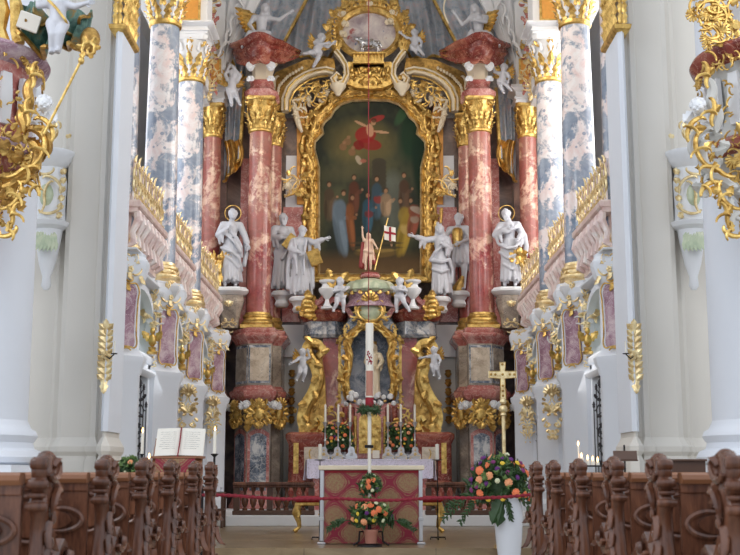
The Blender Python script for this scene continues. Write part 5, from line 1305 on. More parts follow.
def tabernacle():
    rng=random.Random(41); Y=23.9
    t=thing('tabernacle','tall gilt tabernacle shrine with dark arched niche above the high altar table','shrine',(0,Y,1.3))
    # shell of the shrine with niche opening: back + side blocks
    I=niche_pts(1.0,Y); O=niche_pts(1.0,Y); 
    L=[(341,404),(341,390),(342,370),(341,350),(342,336),(346,324),(354,314),(362,310),(370,308)]
    B=[at(x,y,Y) for x,y in L]; B=B+[V((-p.x,p.y,p.z)) for p in reversed(B[:-1])]
    vs=[];fs=[];n=len(I)
    for y0 in (Y,Y+.6):
        for P in (I,B): vs+=[V((p.x,y0,p.z)) for p in P]
    for k in range(n-1): fs+= [(k,k+1,n+k+1,n+k),(2*n+k,3*n+k,3*n+k+1,2*n+k+1),(k,2*n+k,2*n+k+1,k+1),(n+k,n+k+1,3*n+k+1,3*n+k)]
    m=MB(); m.add(vs,fs); m.build('shrine_front',M['slate_marble'],t)
    m=MB(); a,b=at(346,328,Y),at(394,404,Y); m.bb(a.x,b.x,Y+.55,Y+.62,b.z,a.z); m.build('niche_back',M['blue_dark'],t)
    m=MB(); m.bb(xx(338,400,Y),xx(402,400,Y),Y-.15,Y+.6,1.2,zz(404,Y)); m.build('shrine_base',M['rose'],t)
    m=MB(); m.sweep(I,[(.01,-.02),(-.13,-.02),(-.15,.07),(-.08,.14),(.0,.08)],closed=False,up=(0,-1,0)); m.build('niche_frame',M['gold'],t)
    m=MB(); hf=[V((p.x*1.16,p.y-.12,p.z)) for p in I[:9]]; m.ring_orn(hf,.22,.022,rng,flip=1); m.ring_orn([V((p.x*1.30,p.y-.08,p.z+.03)) for p in I[:9]],.24,.022,rng,flip=1); m.ring_orn([V((p.x*1.42,p.y-.06,p.z+.05)) for p in I[:9]],.2,.018,rng,flip=-1)
    for (x,y,s) in ((346,398,.35),(345,335,.3),(344,372,.25)): m.push(at(x,y,Y-.1)); m.rocaille(rng,s,s*1.4,10,.016,False,(.3,.6)); m.pop()
    m.mirror_to(); m.build('frame_carving',M['gold'],t)
    # shell cartouche on top
    m=MB(); c=at(370,312,Y-.2); m.push(c); m.ell((0,.02,0),(.24,.08,.20),14,8); m.pop(); m.build('cartouche_shield',M['jade'],t)
    m=MB(); m.push(c); m.rocaille(rng,.75,.55,22,.018,True,(.3,.5),hole=.35); m.shell((0,-.05,.2),.22); m.shell((0,-.05,-.22),.2,-PI/2); m.pop(); m.tube([c+V((.26*math.cos(2*PI*k/20),-.06,.21*math.sin(2*PI*k/20))) for k in range(20)],.03,6,closed=True); m.build('cartouche_scrollwork',M['gold'],t)
    # purple drum and jade canopy
    m=MB(); c=(0,24.1,0); m.lathe([(.56,zz(306,23.7)),(.50,zz(302,23.7)),(.44,zz(298,23.7)),(.46,zz(292,23.7)),(.54,zz(290,23.7))],28,c); m.build('drum',M['purple'],t)
    m=MB(); m.lathe([(.50,zz(291,23.6)),(.56,zz(288,23.6)),(.54,zz(283,23.6)),(.44,zz(279,23.6)),(.26,zz(277,23.6)),(.20,zz(275.5,23.6))],48,c,flute=14,fd=.05); m.build('fluted_canopy',M['jade'],t)
    m=MB(); m.lathe([(.20,zz(276,23.8)),(.22,zz(275,23.8)),(.22,zz(273,23.8)),(.18,zz(272,23.8)),(.20,zz(271,23.8)),(.12,zz(270,23.8))],20,c); m.build('top_plinth',M['rose'],t)
    m=MB(); 
    for sx in (-1,1):
        m=MB(); m.push((sx*.72,23.6,zz(283,23.6)),(0,0,0),(sx,1,1)); m.scroll((0,0,0),.4,.035,.3,'C'); m.scroll((.12,0,-.08),.3,.03,2.4,'S'); m.leaf((-.15,-.05,.05),2.2,.25,.16,.4); m.leaf((.1,-.05,.12),1.2,.22,.14,.4); m.pop(); m.build('canopy_scroll',M['gold'],t)
    m=MB()
    for k in range(9): a=-PI*k/8; m.leaf((.52*math.cos(a),24.1+.52*math.sin(a)-.0,zz(290,23.6)),-PI/2,.10,.09,.2,5)
    m.build('leaf_fringe',M['gold'],t)
    # gilded tabernacle door zone with small columns
    Yd=23.55; m=MB(); m.bb(xx(355,430,Yd),xx(385,430,Yd),Yd,Yd+.3,1.3,zz(408,Yd)); m.build('door_surround',M['rose'],t)
    m=MB(); a=xx(359,430,Yd); P=[(-abs(a),1.4),(abs(a),1.4),(abs(a),zz(420,Yd))]+[(abs(a)*math.cos(PI*k/8),zz(420,Yd)+.16*math.sin(PI*k/8)) for k in range(1,8)]+[(-abs(a),zz(420,Yd))]
    m.slab(P,Yd-.05,Yd); m.push((0,Yd-.06,1.85)); m.rocaille(rng,.36,.8,16,.012,True,(.2,.4)); m.pop(); 
    for sx in(-1,1): m.tube([(sx*.30,Yd-.08,1.38),(sx*.30,Yd-.08,2.15)],.035,10)
    m.build('gilt_door',M['gold'],t)
    m=MB()
    for sx in (-1,1):
        for (px_,y0,y1) in ((345,407,455),(352,407,455)): xq=abs(xx(px_,430,23.6))*sx; m=MB(); m.tube([(xq,23.6,zz(y1,23.6)),(xq,23.6,zz(y0,23.6))],.055,10); m.build('red_colonnette',M['red_dark'],t)
    m=MB(); m.push((0,23.5,zz(400,23.5))); 
    for k in range(26): a=2*PI*k/26; m.ell((rng.uniform(-.5,.5),rng.uniform(-.1,.1),rng.uniform(-.08,.14)),rng.uniform(.04,.07),6,4)
    m.pop(); m.build('cloud_cluster',M['stucco'],t)
    m=MB()
    for sx in (-1,1): m.push(at(340 if sx<0 else 400,418,23.6)); m.rocaille(rng,.45,.55,18,.018,False,(.3,.6)); m.pop(); m.build('lower_scrollwork',M['gold'],t); m=MB()
    # statue in the niche
    f,J=body(dict(head=(.0,-.02,.93),el=(-.14,-.05,.67),hl=(-.04,-.12,.62),er=(.15,-.05,.68),hr=(.10,-.13,.60)),hair='long',robe=dict(w=.13,seed=15,n=14),H=1.18,voxel=.014)
    statue('niche_statue','small robed pinkish statue standing inside the dark tabernacle niche','statue',f,J,(.08,24.1,zz(400,24.1)),0,mat='cream',parts=[('gilt_crown','gold',lambda m,J:[m.leaf(J['head']+V((.03*(k-1),0,.05)),PI/2+.2*(1-k),.1,.05,.05) for k in range(3)])])
    # risen figure with flag on top
    def loin(m,J): m.cap((-.08,-.04,.52),(.08,-.05,.48),.05,.05); m.cap((.05,.06,.8),(.14,.06,.3),.06,.05); m.cap((-.05,.06,.8),(-.12,.06,.25),.05,.06)
    f,J=body(dict(head=(.01,-.02,.93),el=(-.14,-.04,.90),hl=(-.15,-.06,1.08),er=(.18,-.05,.68),hr=(.22,-.12,.60)),hair='long',extra=loin,H=.82,voxel=.010)
    statue('risen_figure','small tinted statue with raised hand holding a banner, on top of the jade canopy','statue',f,J,(-.04,23.9,zz(271,23.9)),0,mat='skin',parts=[
      ('red_mantle','drape_red',lambda m,J:(m.cap((.03,.07,.66),(.12,.07,.2),.05,.06),m.cap((-.10,.06,.60),(-.13,.08,.12),.05,.07))),
      ('flag_staff','gold',lambda m,J:m.tube([(.14,-.14,.0),(.42,-.12,1.12)],.012,6)),
      ('flag','paper',lambda m,J:m.grid(lambda u,v:(.34+.24*u,-.15+.02*math.sin(u*6),.95-.30*v-.05*u),8,8,thick=.01)),
      ('flag_cross','red_cloth',lambda m,J:(m.grid(lambda u,v:(.44+.045*u,-.158+.02*math.sin((.4+.18*u)*6),.935-.30*v-.02),3,8,thick=.004),m.grid(lambda u,v:(.34+.24*u,-.158+.02*math.sin(u*6),.835-.05*v-.05*u),8,3,thick=.004)))])
tabernacle()
# ------------------------------------------------------------------ high altar table, candles, reliquaries
def candlestick(m, c, h, s=1.0):
    m.lathe([(.075*s,0),(.08*s,.015),(.05*s,.03),(.02*s,.06),(.022*s,.10),(.035*s,.13),(.018*s,.17),(.014*s,h*.45),(.028*s,h*.5),(.013*s,h*.55),(.013*s,h*.86),(.03*s,h*.9),(.05*s,h*.97),(.052*s,h),(.02*s,h)], 14, c)
def mensa():
    Y = 22.9; zt = zz(459.5, Y); x0 = xx(307,460,Y); x1 = xx(433,460,Y)
    t = thing('high_altar_table', 'high altar table block behind the crimson front altar', 'table', (0,Y+.3,.12))
    m = MB(); m.bb(x0+.12,x1-.12,Y,Y+.6,.12,zt-.03,.02); m.build('table_block', M['rose'], t)
    m = MB(); m.bb(x0+.05,x1-.05,Y-.06,Y+.62,zt-.03,zt-.01,.01); m.build('table_slab', M['grey_marble'], t)
    m = MB()
    def cl(u,v):
        # cloth: top then hanging front with soft folds
        x = x0+(x1-x0)*u
        if v < .35: return (x, Y+.55-(.62)*(v/.35), zt+.004)
        q = (v-.35)/.65; return (x, Y-.075-.012*math.sin(u*70)*q-.01*math.sin(u*31)*q, zt-.36*q-.012*abs(math.sin(u*60))*q)
    m.grid(cl, 120, 14, thick=.004)
    for sx,xe in ((-1,x0),(1,x1)):
        m.grid(lambda u,v: (xe+sx*(.02+.03*math.sin(u*18)*v+.03*v), Y-.07+.6*u, zt-.40*v), 20, 6, thick=.004)
    o = m.build('lace_cloth', M['lace']); tag(o, 'white lace cloth hanging over the edge of the high altar table', 'tablecloth')
    m = MB(); m.bb(x0+.02,x1-.02,Y-.07,Y+.56,zt+.003,zt+.010); 
    for k in range(60):
        x=x0+.03+(x1-x0-.06)*k/59; m.ell((x,Y-.078,zt-.01),(.018,.006,.02),6,4)
    tag(m.build('linen_runner', M['linen']), 'narrow white linen runner on top of the lace altar cloth', 'tablecloth')
    zt += .012
    # six tall candlesticks
    names = ['leftmost tall silver candlestick on the high altar','second tall silver candlestick from the left on the high altar','third tall silver candlestick from the left, just left of the gilt tabernacle door','third tall silver candlestick from the right, just right of the gilt tabernacle door','second tall silver candlestick from the right on the high altar','rightmost tall silver candlestick on the high altar']
    for k,px_ in enumerate((325,338,350,388,401,415)):
        a = at(px_,458,Y+.12); t = thing('candlestick', names[k], 'candlestick', (a.x,Y+.12,zt), 'tall candlesticks on the high altar')
        zc = zz(422, Y+.12)-zt
        m = MB(); candlestick(m, (a.x,Y+.12,zt), zc); m.build('stem', M['silver'], t)
        m = MB(); top = zz(405,Y+.12); m.lathe([(.024,zt+zc),(.022,top),(.006,top+.012)], 12, (a.x,Y+.12,0)); m.tube([(a.x,Y+.12,top),(a.x,Y+.12,top+.03)],.004,5); m.build('candle', M['wax'], t)
    # silver-white reliquary busts / tablets
    names = ['leftmost small white reliquary on the lace cloth','second small white reliquary from the left','bright silver reliquary just left of the gilt door','small white reliquary just right of the gilt door','second small white reliquary from the right','rightmost small white reliquary on the lace cloth']
    for k,px_ in enumerate((324,337.5,351.5,388,401,415)):
        a = at(px_,458,Y+.1); t = thing('reliquary', names[k], 'reliquary', (a.x,Y-.0,zt), 'small reliquaries on the altar cloth')
        m = MB(); P = [(-.13,0),(.13,0),(.135,.04),(.12,.09),(.085,.11),(.07,.14),(.075,.18),(.05,.225),(0,.24),(-.05,.225),(-.075,.18),(-.07,.14),(-.085,.11),(-.12,.09),(-.135,.04)]
        m.push((a.x,Y,zt),(0,0,0),(.88,1,1)); m.slab(P,-.025,.025); m.build('plate', M['silver' if k==2 else 'figure'], t)
        q = MB(); q.push((a.x,Y-.03,zt)); q.rosette((0,0,.09),.04); q.scroll((-.07,0,.05),.07,.006,0); q.scroll((.07,0,.05),.07,.006,PI); q.rosette((0,0,.17),.022)
        for sx in (-1,1): q.ell((sx*.10,0,.008),.018,5,4)
        q.build('relief', M['gold_light' if k!=2 else 'silver'], t)
    # low candles at both ends
    for px_,lb in ((313,'left'),(441,'right')): pass
    # paten cross card
    a=at(372,446,Y-.02)
    m=MB(); c=at(376,448,Y+.2); m.box((c.x,Y+.2,zt+.09),(.14,.02,.16),(-.2,0,0),bev=.004); tag(m.build('altar_card',M['paper']),'small pale card leaning before the gilt tabernacle door','card')
mensa()
# ------------------------------------------------------------------ flowers
def blossom(m, p, r, kind=0, nrm=(0,-1,.3), rng=random):
    n = V(nrm).normalized(); a = n.cross(V((0,0,1))).normalized(); b = a.cross(n)
    for ring,(k,rr,up) in enumerate(((9,.78,0),(7,.50,.25),(4,.22,.45))):
        for i in range(k):
            q = 2*PI*i/k+ring*.4; c = V(p)+a*math.cos(q)*r*rr+b*math.sin(q)*r*rr+n*r*up; m.ell(c, (r*.36,r*.30,r*.32), 5, 4)
def sprig(m, base, d, L, w_, n, rng, grav=.3):
    d = V(d).normalized(); P = [V(base)+d*L*k/5+V((0,0,-grav*L*(k/5)**2)) for k in range(6)]
    m.tube(P, [.006]*6, 4)
    for k in range(n):
        u = .25+.75*k/n; i = min(4,int(u*5)); p = P[i].lerp(P[i+1],u*5-i); a = math.atan2((P[i+1]-P[i]).z,(P[i+1]-P[i]).x)
        m.leaf(p, a+(.8 if k%2 else -.8), w_*2.4, w_, rng.uniform(-.3,.4), 3, yaw=rng.uniform(-.9,.9))
def bouquet(name, label, base, center, rad, nfl, fsize, seed, vase=None, spill=(), colors=('orange','peach','violet','purpleflower','yellow','whiteflower'), weights=(5,3,3,3,3,2), group=None):
    rng = random.Random(seed); t = thing(name, label, 'flowers', base, group); c = V(center)
    if vase: vase(t)
    m = MB(); R = V(rad)
    for k in range(int(60+nfl)):
        th = rng.uniform(0,2*PI); ph = rng.uniform(-.5,1.4); d = V((math.cos(th)*math.cos(ph), math.sin(th)*math.cos(ph), math.sin(ph)))
        p = c+V((d.x*R.x*.35,d.y*R.y*.35,d.z*R.z*.3)); L = (V((d.x*R.x,d.y*R.y,d.z*R.z))).length*rng.uniform(.45,.85)
        sprig(m, p, (d.x*R.x,d.y*R.y,d.z*R.z), L, fsize*rng.uniform(.5,.9), 7, rng)
    for (dx,dy,dz,L) in spill: sprig(m, c+V((dx*.3,dy*.3,-R.z*.3)), (dx,dy,dz), L, fsize*.6, 14, rng, .25)
    m.ell(c+V((0,0,-R.z*.1)), tuple(x*.48 for x in R), 12, 8); m.build('foliage', M['leafgreen'], t)
    m = MB()
    for k in range(30):
        th = rng.uniform(0,2*PI); ph = rng.uniform(-.2,1.5); d = V((math.cos(th)*math.cos(ph), -abs(math.sin(th)*math.cos(ph)), math.sin(ph)))
        sprig(m, c+V((d.x*R.x*.6,d.y*R.y*.6,d.z*R.z*.6)), d, rad[0]*rng.uniform(.3,.55), fsize*.45, 6, rng, .1)
    m.build('pale_sprigs', M['leafpale'], t)
    bins = {}; pts = []; tries = 0
    while len(pts) < nfl and tries < 3000:
        tries += 1; th = rng.uniform(PI*1.0,2*PI) if rng.random() < .8 else rng.uniform(0,PI); ph = rng.uniform(-.45,1.35)
        d = V((math.cos(th)*math.cos(ph), math.sin(th)*math.cos(ph), math.sin(ph))); k_=rng.uniform(.86,1.04); p = c+V((d.x*R.x*k_,d.y*R.y*k_,d.z*R.z*k_))
        if all((p-q).length > fsize*1.75 for q,_ in pts): pts.append((p,d))
    big = {'orange','peach'}
    for p,d in pts:
        col = rng.choices(colors, weights[:len(colors)])[0]; m = MB(); blossom(m, p, fsize*(1.0 if col in big else .62), 0, tuple(d), rng)
        m.build('blossom', M['f_'+col], t)
    return t
def flowers():
    Y = 22.75; zt = zz(459,22.9)
    for k,(px_,lab) in enumerate(((331,'flower bunch between the two leftmost high altar candlesticks'),(344,'flower bunch just left of the gilt tabernacle door'),(395,'flower bunch just right of the gilt tabernacle door'),(408,'flower bunch between the two rightmost high altar candlesticks'))):
        a = at(px_,440,Y+.45); bouquet('flower_bunch', lab, (a.x,Y+.45,zt), (a.x,Y+.42,a.z), (.19,.14,.34), 30, .038, 50+k, colors=('orange','peach','yellow','whiteflower','violet'), weights=(4,2,4,2,1), vase=lambda t,a=a:MB_vase(t,a.x,Y+.45,zt,.06,.14,'silver'))
    # pot in front of the crimson altar
    Yf = 14.6; a = at(371,545,Yf); b = at(371,500,Yf)
    def potf(t):
        m = MB(); m.lathe([(.055,.15),(.07,.16),(.085,.29),(.092,.30),(.092,.325),(.08,.325)], 24, (a.x,Yf,0)); m.build('terracotta_pot', M['terracotta'], t)
        m = MB()
        for sx in (-1,1): m.tube([(a.x+sx*.06,Yf,.30),(a.x+sx*.14,Yf,.30),(a.x+sx*.15,Yf,.18),(a.x+sx*.22,Yf,.135)],.014,6)
        m.tube([(a.x,Yf+.06,.29),(a.x,Yf+.14,.2),(a.x,Yf+.18,.133)],.014,6); m.lathe([(.10,.135),(.10,.15)],20,(a.x,Yf,0)); m.build('black_stand', M['iron'], t)
    bouquet('potted_flower_arrangement','tall flower arrangement in a terracotta pot before the crimson altar front',(a.x,Yf,.12),(a.x,Yf,.50),(.25,.15,.20),26,.042,71,potf,
        spill=[(-1,-.05,-.25,.26),(1,-.05,-.25,.26),(-.9,.05,.0,.22),(.9,.05,.0,.22)],colors=('orange','yellow','violet','whiteflower','peach'),weights=(4,3,2,3,2))
    # upper tier joined on the pole
    bouquet('flower_cluster','small upper flower cluster tied to the paschal candle pole',(a.x,Yf-.02,.72),(a.x,Yf-.02,.85),(.12,.09,.15),13,.036,72,colors=('orange','whiteflower','violet'),weights=(4,3,2))
    # great vase on the right
    Yv = 13.4; b = at(509,546,Yv); xb = b.x
    def vs(t):
        m = MB(); m.lathe([(.105,.0),(.12,.01),(.15,.28),(.165,.50),(.16,.62),(.145,.72),(.15,.745),(.135,.745),(.13,.6)], 40, (xb,Yv,.0)); m.build('vase', M['porcelain'], t)
    t = bouquet('vase_of_flowers','large mixed bouquet in a tall white vase, right of the altar',(xb,Yv,0),(xb-.10,Yv-.02,.88),(.36,.26,.36),64,.046,73,vs,
        spill=[(-1,-.2,-.5,.42),(-.8,-.3,-.8,.34),(.2,-.4,-1,.24),(-1,-.1,-.2,.35),(.1,0,1,.45),(-.3,0,1,.4),(.5,0,1,.4)],weights=(4,2,5,5,3,3))
    m = MB()
    for (dx,dz,r) in ((-.28,-.18,.14),(-.22,-.33,.12)): m.leaf((xb-.05,Yv-.12,.78), PI+.9-dz*1.2, .42, .17, .2, 7)
    m.build('broad_leaf', M['leafgreen'], t)
    # small flowers behind left pews
    a = at(131,470,10.5); bouquet('small_flower_bunch','small pale flower bunch beside the lit candle behind the left pews',(a.x,10.5,1.0),(a.x,10.5,1.06),(.13,.1,.09),8,.025,74,colors=('whiteflower','peach'),weights=(3,1))
    # table carrying it and candles
    m = MB(); m.bb(-2.45,-1.90,10.3,10.7,.90,.94,.01)
    for x_ in (-2.4,-1.95):
        for y_ in (10.34,10.66): m.bb(x_-.02,x_+.02,y_-.02,y_+.02,0,.9)
    tag(m.build('side_table',M['wood_dark']),'dark side table hidden behind the left pews, carrying a candle and flowers','table')
def MB_vase(t,x,y,z,r,h,mat):
    m=MB(); m.lathe([(r*.6,0),(r,.3*h),(r*.7,.8*h),(r*.9,h)],14,(x,y,z)); m.build('vase',M[mat],t)
flowers()
# ------------------------------------------------------------------ front altar
def front_altar():
    Y = 15.0; x0 = xx(318.6,468,Y); x1 = xx(424.3,468,Y); zt = zz(465.5,Y); zs = zz(470,Y)
    t = thing('damask_altar', 'free-standing altar with crimson and gold damask front and pale slab', 'altar', ((x0+x1)/2,Y+.35,.12))
    m = MB(); m.bb(x0,x1,Y-.03,Y+.75,zs,zt,.008); m.build('altar_slab', M['grey_marble'] if 0 else M['cream'], t)
    m = MB(); m.bb(xx(324,500,Y),xx(418.8,500,Y),Y+.03,Y+.68,.13,zs); m.build('damask_front', M['damask'], t)
    m = MB(); m.bb(xx(324,500,Y),xx(418.8,500,Y),Y+.015,Y+.03,zs-.035,zs-.005); m.build('red_trim', M['red_cloth'], t)
    for xa,xb in ((319.8,323.6),(419,422.8)):
        for ya in (Y,Y+.66):
            a=(xx(xa,500,Y)+xx(xb,500,Y))/2; m=MB(); m.bb(a-.022,a+.022,ya,ya+.045,.16,zs,.006); m.bb(a-.05,a+.05,ya-.03,ya+.07,.12,.15,.005); m.bb(a-.032,a+.032,ya-.01,ya+.055,.42,.46,.004); m.build('metal_leg',M['silver'],t)
front_altar()
def paschal():
    Y = 14.62; x = at(369.5,470,Y).x
    t = thing('paschal_candle_stand', 'tall pale pole with green wreath and a big decorated white candle before the altar', 'candle stand', (x,Y,.12))
    z = lambda y: zz(y,Y)
    m = MB(); m.lathe([(.022,.5),(.024,z(412))],14,(x,Y,0)); m.build('pole', M['wax'], t)
    m = MB(); m.bb(x-.06,x+.05,Y-.03,Y+.03,z(448),z(445),.004); m.lathe([(.03,.47),(.03,.55)],10,(x,Y,0)); m.lathe([(.16,.12),(.15,.14),(.03,.16),(.02,.5)],20,(x,Y+.0,0)); m.build('clamp_and_foot', M['iron'], t)
    rng = random.Random(5); zc = z(410); m = MB()
    for k in range(230):
        a = rng.uniform(0,2*PI); b = rng.uniform(0,2*PI); R = .105+.035*math.cos(b); p = (x+R*math.cos(a),Y+R*math.sin(a),zc+.035*math.sin(b))
        m.leaf(p, rng.uniform(0,6.28), .055, .014, rng.uniform(-.3,.4), 3, yaw=rng.uniform(-1.5,1.5))
    m.tube([(x+.105*math.cos(2*PI*k/24),Y+.105*math.sin(2*PI*k/24),zc) for k in range(24)],.028,6,closed=True); m.build('green_wreath', M['leafgreen'], t)
    m = MB(); m.lathe([(.05,z(406.5)),(.055,z(405)),(.05,z(397.5)),(.048,z(397))],20,(x,Y,0)); m.build('red_collar', M['red_cloth'], t)
    m = MB(); m.lathe([(.050,z(397.5)),(.050,z(324.5)),(.044,z(323.2)),(.010,z(323))],28,(x,Y,0)); m.build('candle', M['wax'], t)
    # wax motif: red floral cross and tinted lower image
    m = MB()
    def on(u,zv,dr=.003): return (x+(.050+dr)*math.sin(u),Y-(.050+dr)*math.cos(u),zv)
    for k,(u,py) in enumerate([(-.5,355),(-.3,352),(-.2,357),(0,358),(.1,362),(.3,361),(.5,358),(.4,364),(-.6,360),(.0,354),(.6,362)]): m.ell(on(u,z(py)),(.010,.006,.012),6,4)
    m.tube([on(-.55,z(352)),on(-.1,z(358)),on(.5,z(364))],.0045,5); m.tube([on(.5,z(355)),on(0,z(359)),on(-.4,z(365))],.0045,5); m.build('red_wax_motif', M['red_cloth'], t)
    m = MB(); m.grid(lambda u,v: on(-1.0+2.0*u, z(396)+(z(371)-z(396))*v,.0015), 12, 8); m.grid(lambda u,v: on(-.9+1.8*u, z(394)+(z(380)-z(394))*v,.002), 12, 4); m.build('painted_band', M['terracotta'], t)
paschal()
def altar_candles():
    for px_,lb in ((319.5,'left'),(438,'right')):
        Y = 16.1; a = at(px_,537,Y); x=a.x; t = thing('floor_candle_stand','thin black floor stand with a short white candle, %s of the front altar'%lb,'candle stand',(x,Y,.12))
        zd = zz(460,Y); m = MB(); m.tube([(x,Y,.14),(x,Y,zd)],.008,6); m.tube([(x-.10,Y,.12),(x-.10,Y,.15),(x+.10,Y,.15),(x+.10,Y,.12)],.011,6); m.tube([(x,Y-.1,.13),(x,Y,.15),(x,Y+.1,.13)],.011,6)
        m.lathe([(.02,zd-.01),(.075,zd),(.078,zd+.006),(.02,zd+.008)],16,(x,Y,0)); m.build('stand',M['iron'],t)
        m = MB(); m.lathe([(.026,zd+.008),(.026,zz(444.5,Y)),(.006,zz(444,Y))],14,(x,Y,0)); m.build('candle',M['wax'],t)
altar_candles()
def stools():
    for px_,lb in ((310,'left'),(427.5,'right')):
        Y = 18.0; a = at(px_,520,Y); x=a.x; t=thing('gilt_stool','gilt baroque stool with red cushion behind the %s corner of the front altar'%lb,'stool',(x,Y,.12))
        m=MB(); m.box((x,Y,.12+.50),(.46,.42,.09),bev=.035); m.build('red_cushion',M['red_cloth'],t)
        m=MB(); m.box((x,Y,.12+.43),(.44,.40,.05),bev=.012); m.build('gilt_rail',M['gold'],t)
        for sx in(-1,1):
            for sy in(-1,1):
                cx=x+sx*.18; cy=Y+sy*.16; m=MB(); m.tube([(cx,cy,.53),(cx+sx*.04,cy+sy*.02,.42),(cx-sx*.01,cy,.28),(cx-sx*.02,cy,.20),(cx+sx*.05,cy+sy*.03,.14)],[.045,.05,.026,.022,.034],8); m.scroll((cx+sx*.02,cy-.04,.42),.11,.012,PI/2,'S'); m.leaf((cx,cy-.05,.46),-PI/2,.14,.08,.3); m.build('cabriole_leg',M['gold'],t)
stools()
# ------------------------------------------------------------------ communion rail, step, rope
def rail():
    Yr = 20.2
    m=MB(); m.bb(-2.95,2.95,20.0,24.0,.12,.30,.01); struct(m.build('trim_17',M['stucco']))
    for sx,lb in ((-1,'left'),(1,'right')):
        x0,x1 = (-2.36,-.95) if sx<0 else (.95,2.55)
        t=thing('communion_rail','dark carved communion rail with bulbous balusters, %s of the front altar'%lb,'railing',((x0+x1)/2,Yr,.30))
        m=MB(); m.bb(x0,x1,Yr-.12,Yr+.12,.80,.86,.015); m.bb(x0+.02,x1-.02,Yr-.09,Yr+.09,.765,.80,.01); m.build('top_rail',M['wood'],t)
        m=MB(); m.bb(x0,x1,Yr-.11,Yr+.11,.30,.38,.012); m.build('bottom_rail',M['wood_dark'],t)
        n=int((x1-x0)/.155)
        for k in range(n+1):
            xq=x0+.06+(x1-x0-.12)*k/n
            if k in(0,n//2,n): m=MB(); m.bb(xq-.05,xq+.05,Yr-.06,Yr+.06,.38,.765,.01); m.build('post',M['wood_dark'],t)
            else: m=MB(); m.lathe([(.045,0),(.045,.03),(.025,.05),(.05,.10),(.062,.16),(.045,.22),(.024,.27),(.022,.31),(.04,.345),(.045,.385)],12,(xq,Yr,.38)); m.build('baluster',M['wood'],t)
    # side benches before the rear pedestals
    m=MB(); x0,x1=xx(222,500,19.6),xx(236,500,19.6)
    m.bb(-2.72,-2.42,19.3,19.7,.66,.70,.01); m.bb(-2.72,-2.42,19.35,19.65,.40,.43)
    for x_ in(-2.70,-2.44):
        for y_ in(19.33,19.67): m.bb(x_-.02,x_+.02,y_-.02,y_+.02,.12,.66)
    tag(m.build('credence_table',M['wood_dark']),'small dark credence table left of the communion rail','table')
    m=MB()
    for k,(x_,h_) in enumerate(((-2.66,.10),(-2.56,.13),(-2.47,.08))): m.lathe([(.03,0),(.035,.02),(.02,h_*.5),(.03,h_)],10,(x_,19.5,.70))
    for k,(x_,h_,lb) in enumerate(((-2.66,.10,'left'),(-2.56,.14,'middle'),(-2.47,.08,'right'))):
        m=MB(); m.lathe([(.03,0),(.035,.02),(.02,h_*.5),(.03,h_)],10,(x_,19.5,.70)); tag(m.build('white_cruet',M['porcelain']),'small white vessel on the credence table, the %s one of three'%lb,'vessel')
    # rope barrier
    Y=12.9; za=zz(495,Y)
    for sx,lb in((-1,'left'),(1,'right')):
        m=MB(); m.lathe([(.14,0),(.13,.02),(.02,.04),(.018,za+.05),(.03,za+.06),(.03,za+.09),(.0,za+.11)],16,(sx*1.85,Y,0)); tag(m.build('barrier_post',M['iron']),'slim dark barrier post holding the %s end of the burgundy rope'%lb,'post')
    m=MB(); n=160; P=[]
    for k in range(n+1): u=k/n; P.append((-1.85+3.7*u,Y-.02,za+.0-.05*math.sin(PI*u)+.008*math.sin(u*20)))
    m.tube(P,[.016]*(n+1),6)
    for ph in(0,PI): m.tube([(p[0],p[1]-.010*math.cos(k*1.1+ph),p[2]+.012*math.sin(k*1.1+ph)) for k,p in enumerate(P)],.011,5)
    tag(m.build('barrier_rope',M['rope']),'twisted burgundy rope strung across the aisle before the altar','rope')
rail()
def cross():
    Y=14.3; x=at(503,400,Y).x; z=lambda y:zz(y,Y)
    t=thing('processional_cross','tall gilt processional cross with jewelled arms behind the large bouquet','cross',(x,Y,.12))
    m=MB(); m.lathe([(.15,.12),(.14,.16),(.03,.2),(.024,.3),(.024,z(412))],16,(x,Y,0)); m.build('staff',M['gold_light'],t)
    m=MB(); m.ell((x,Y,z(409)),(.055,.055,.055),16,10); m.lathe([(.03,z(404)),(.045,z(402)),(.03,z(399))],12,(x,Y,0)); m.lathe([(.03,z(416)),(.04,z(415)),(.03,z(413))],12,(x,Y,0)); m.build('knop',M['gold_light'],t)
    m=MB(); w_=.052; zc=z(374.5); top=z(362); bot=z(399); ax=.175
    P=[(-w_*.75,bot),(w_*.75,bot),(w_*.55,zc-w_),(ax,zc-w_*.8),(ax,zc+w_*.8),(w_*.6,zc+w_*.8),(w_*.8,top),(-w_*.8,top),(-w_*.6,zc+w_*.8),(-ax,zc+w_*.8),(-ax,zc-w_*.8),(-w_*.55,zc-w_)]
    m.slab([(x+p[0],p[1]) for p in P],Y-.012,Y+.012); m.build('cross_body',M['gold_light'],t)
    m=MB(); P3=[V((x+p[0]*.92,Y-.014,zc+(p[1]-zc)*.97)) for p in P]; m.tube(P3,.006,5,closed=True)
    for (dx,zq) in [(0,zc),(0,top-.03),(-ax+.03,zc),(ax-.03,zc),(0,bot+.04),(0,bot+.10),(0,zc-.14),(-.09,zc),(.09,zc)]: m.ell((x+dx,Y-.018,zq),(.016,.008,.016),8,5)
    m.build('jewelled_border',M['gold_dark'],t)
cross()
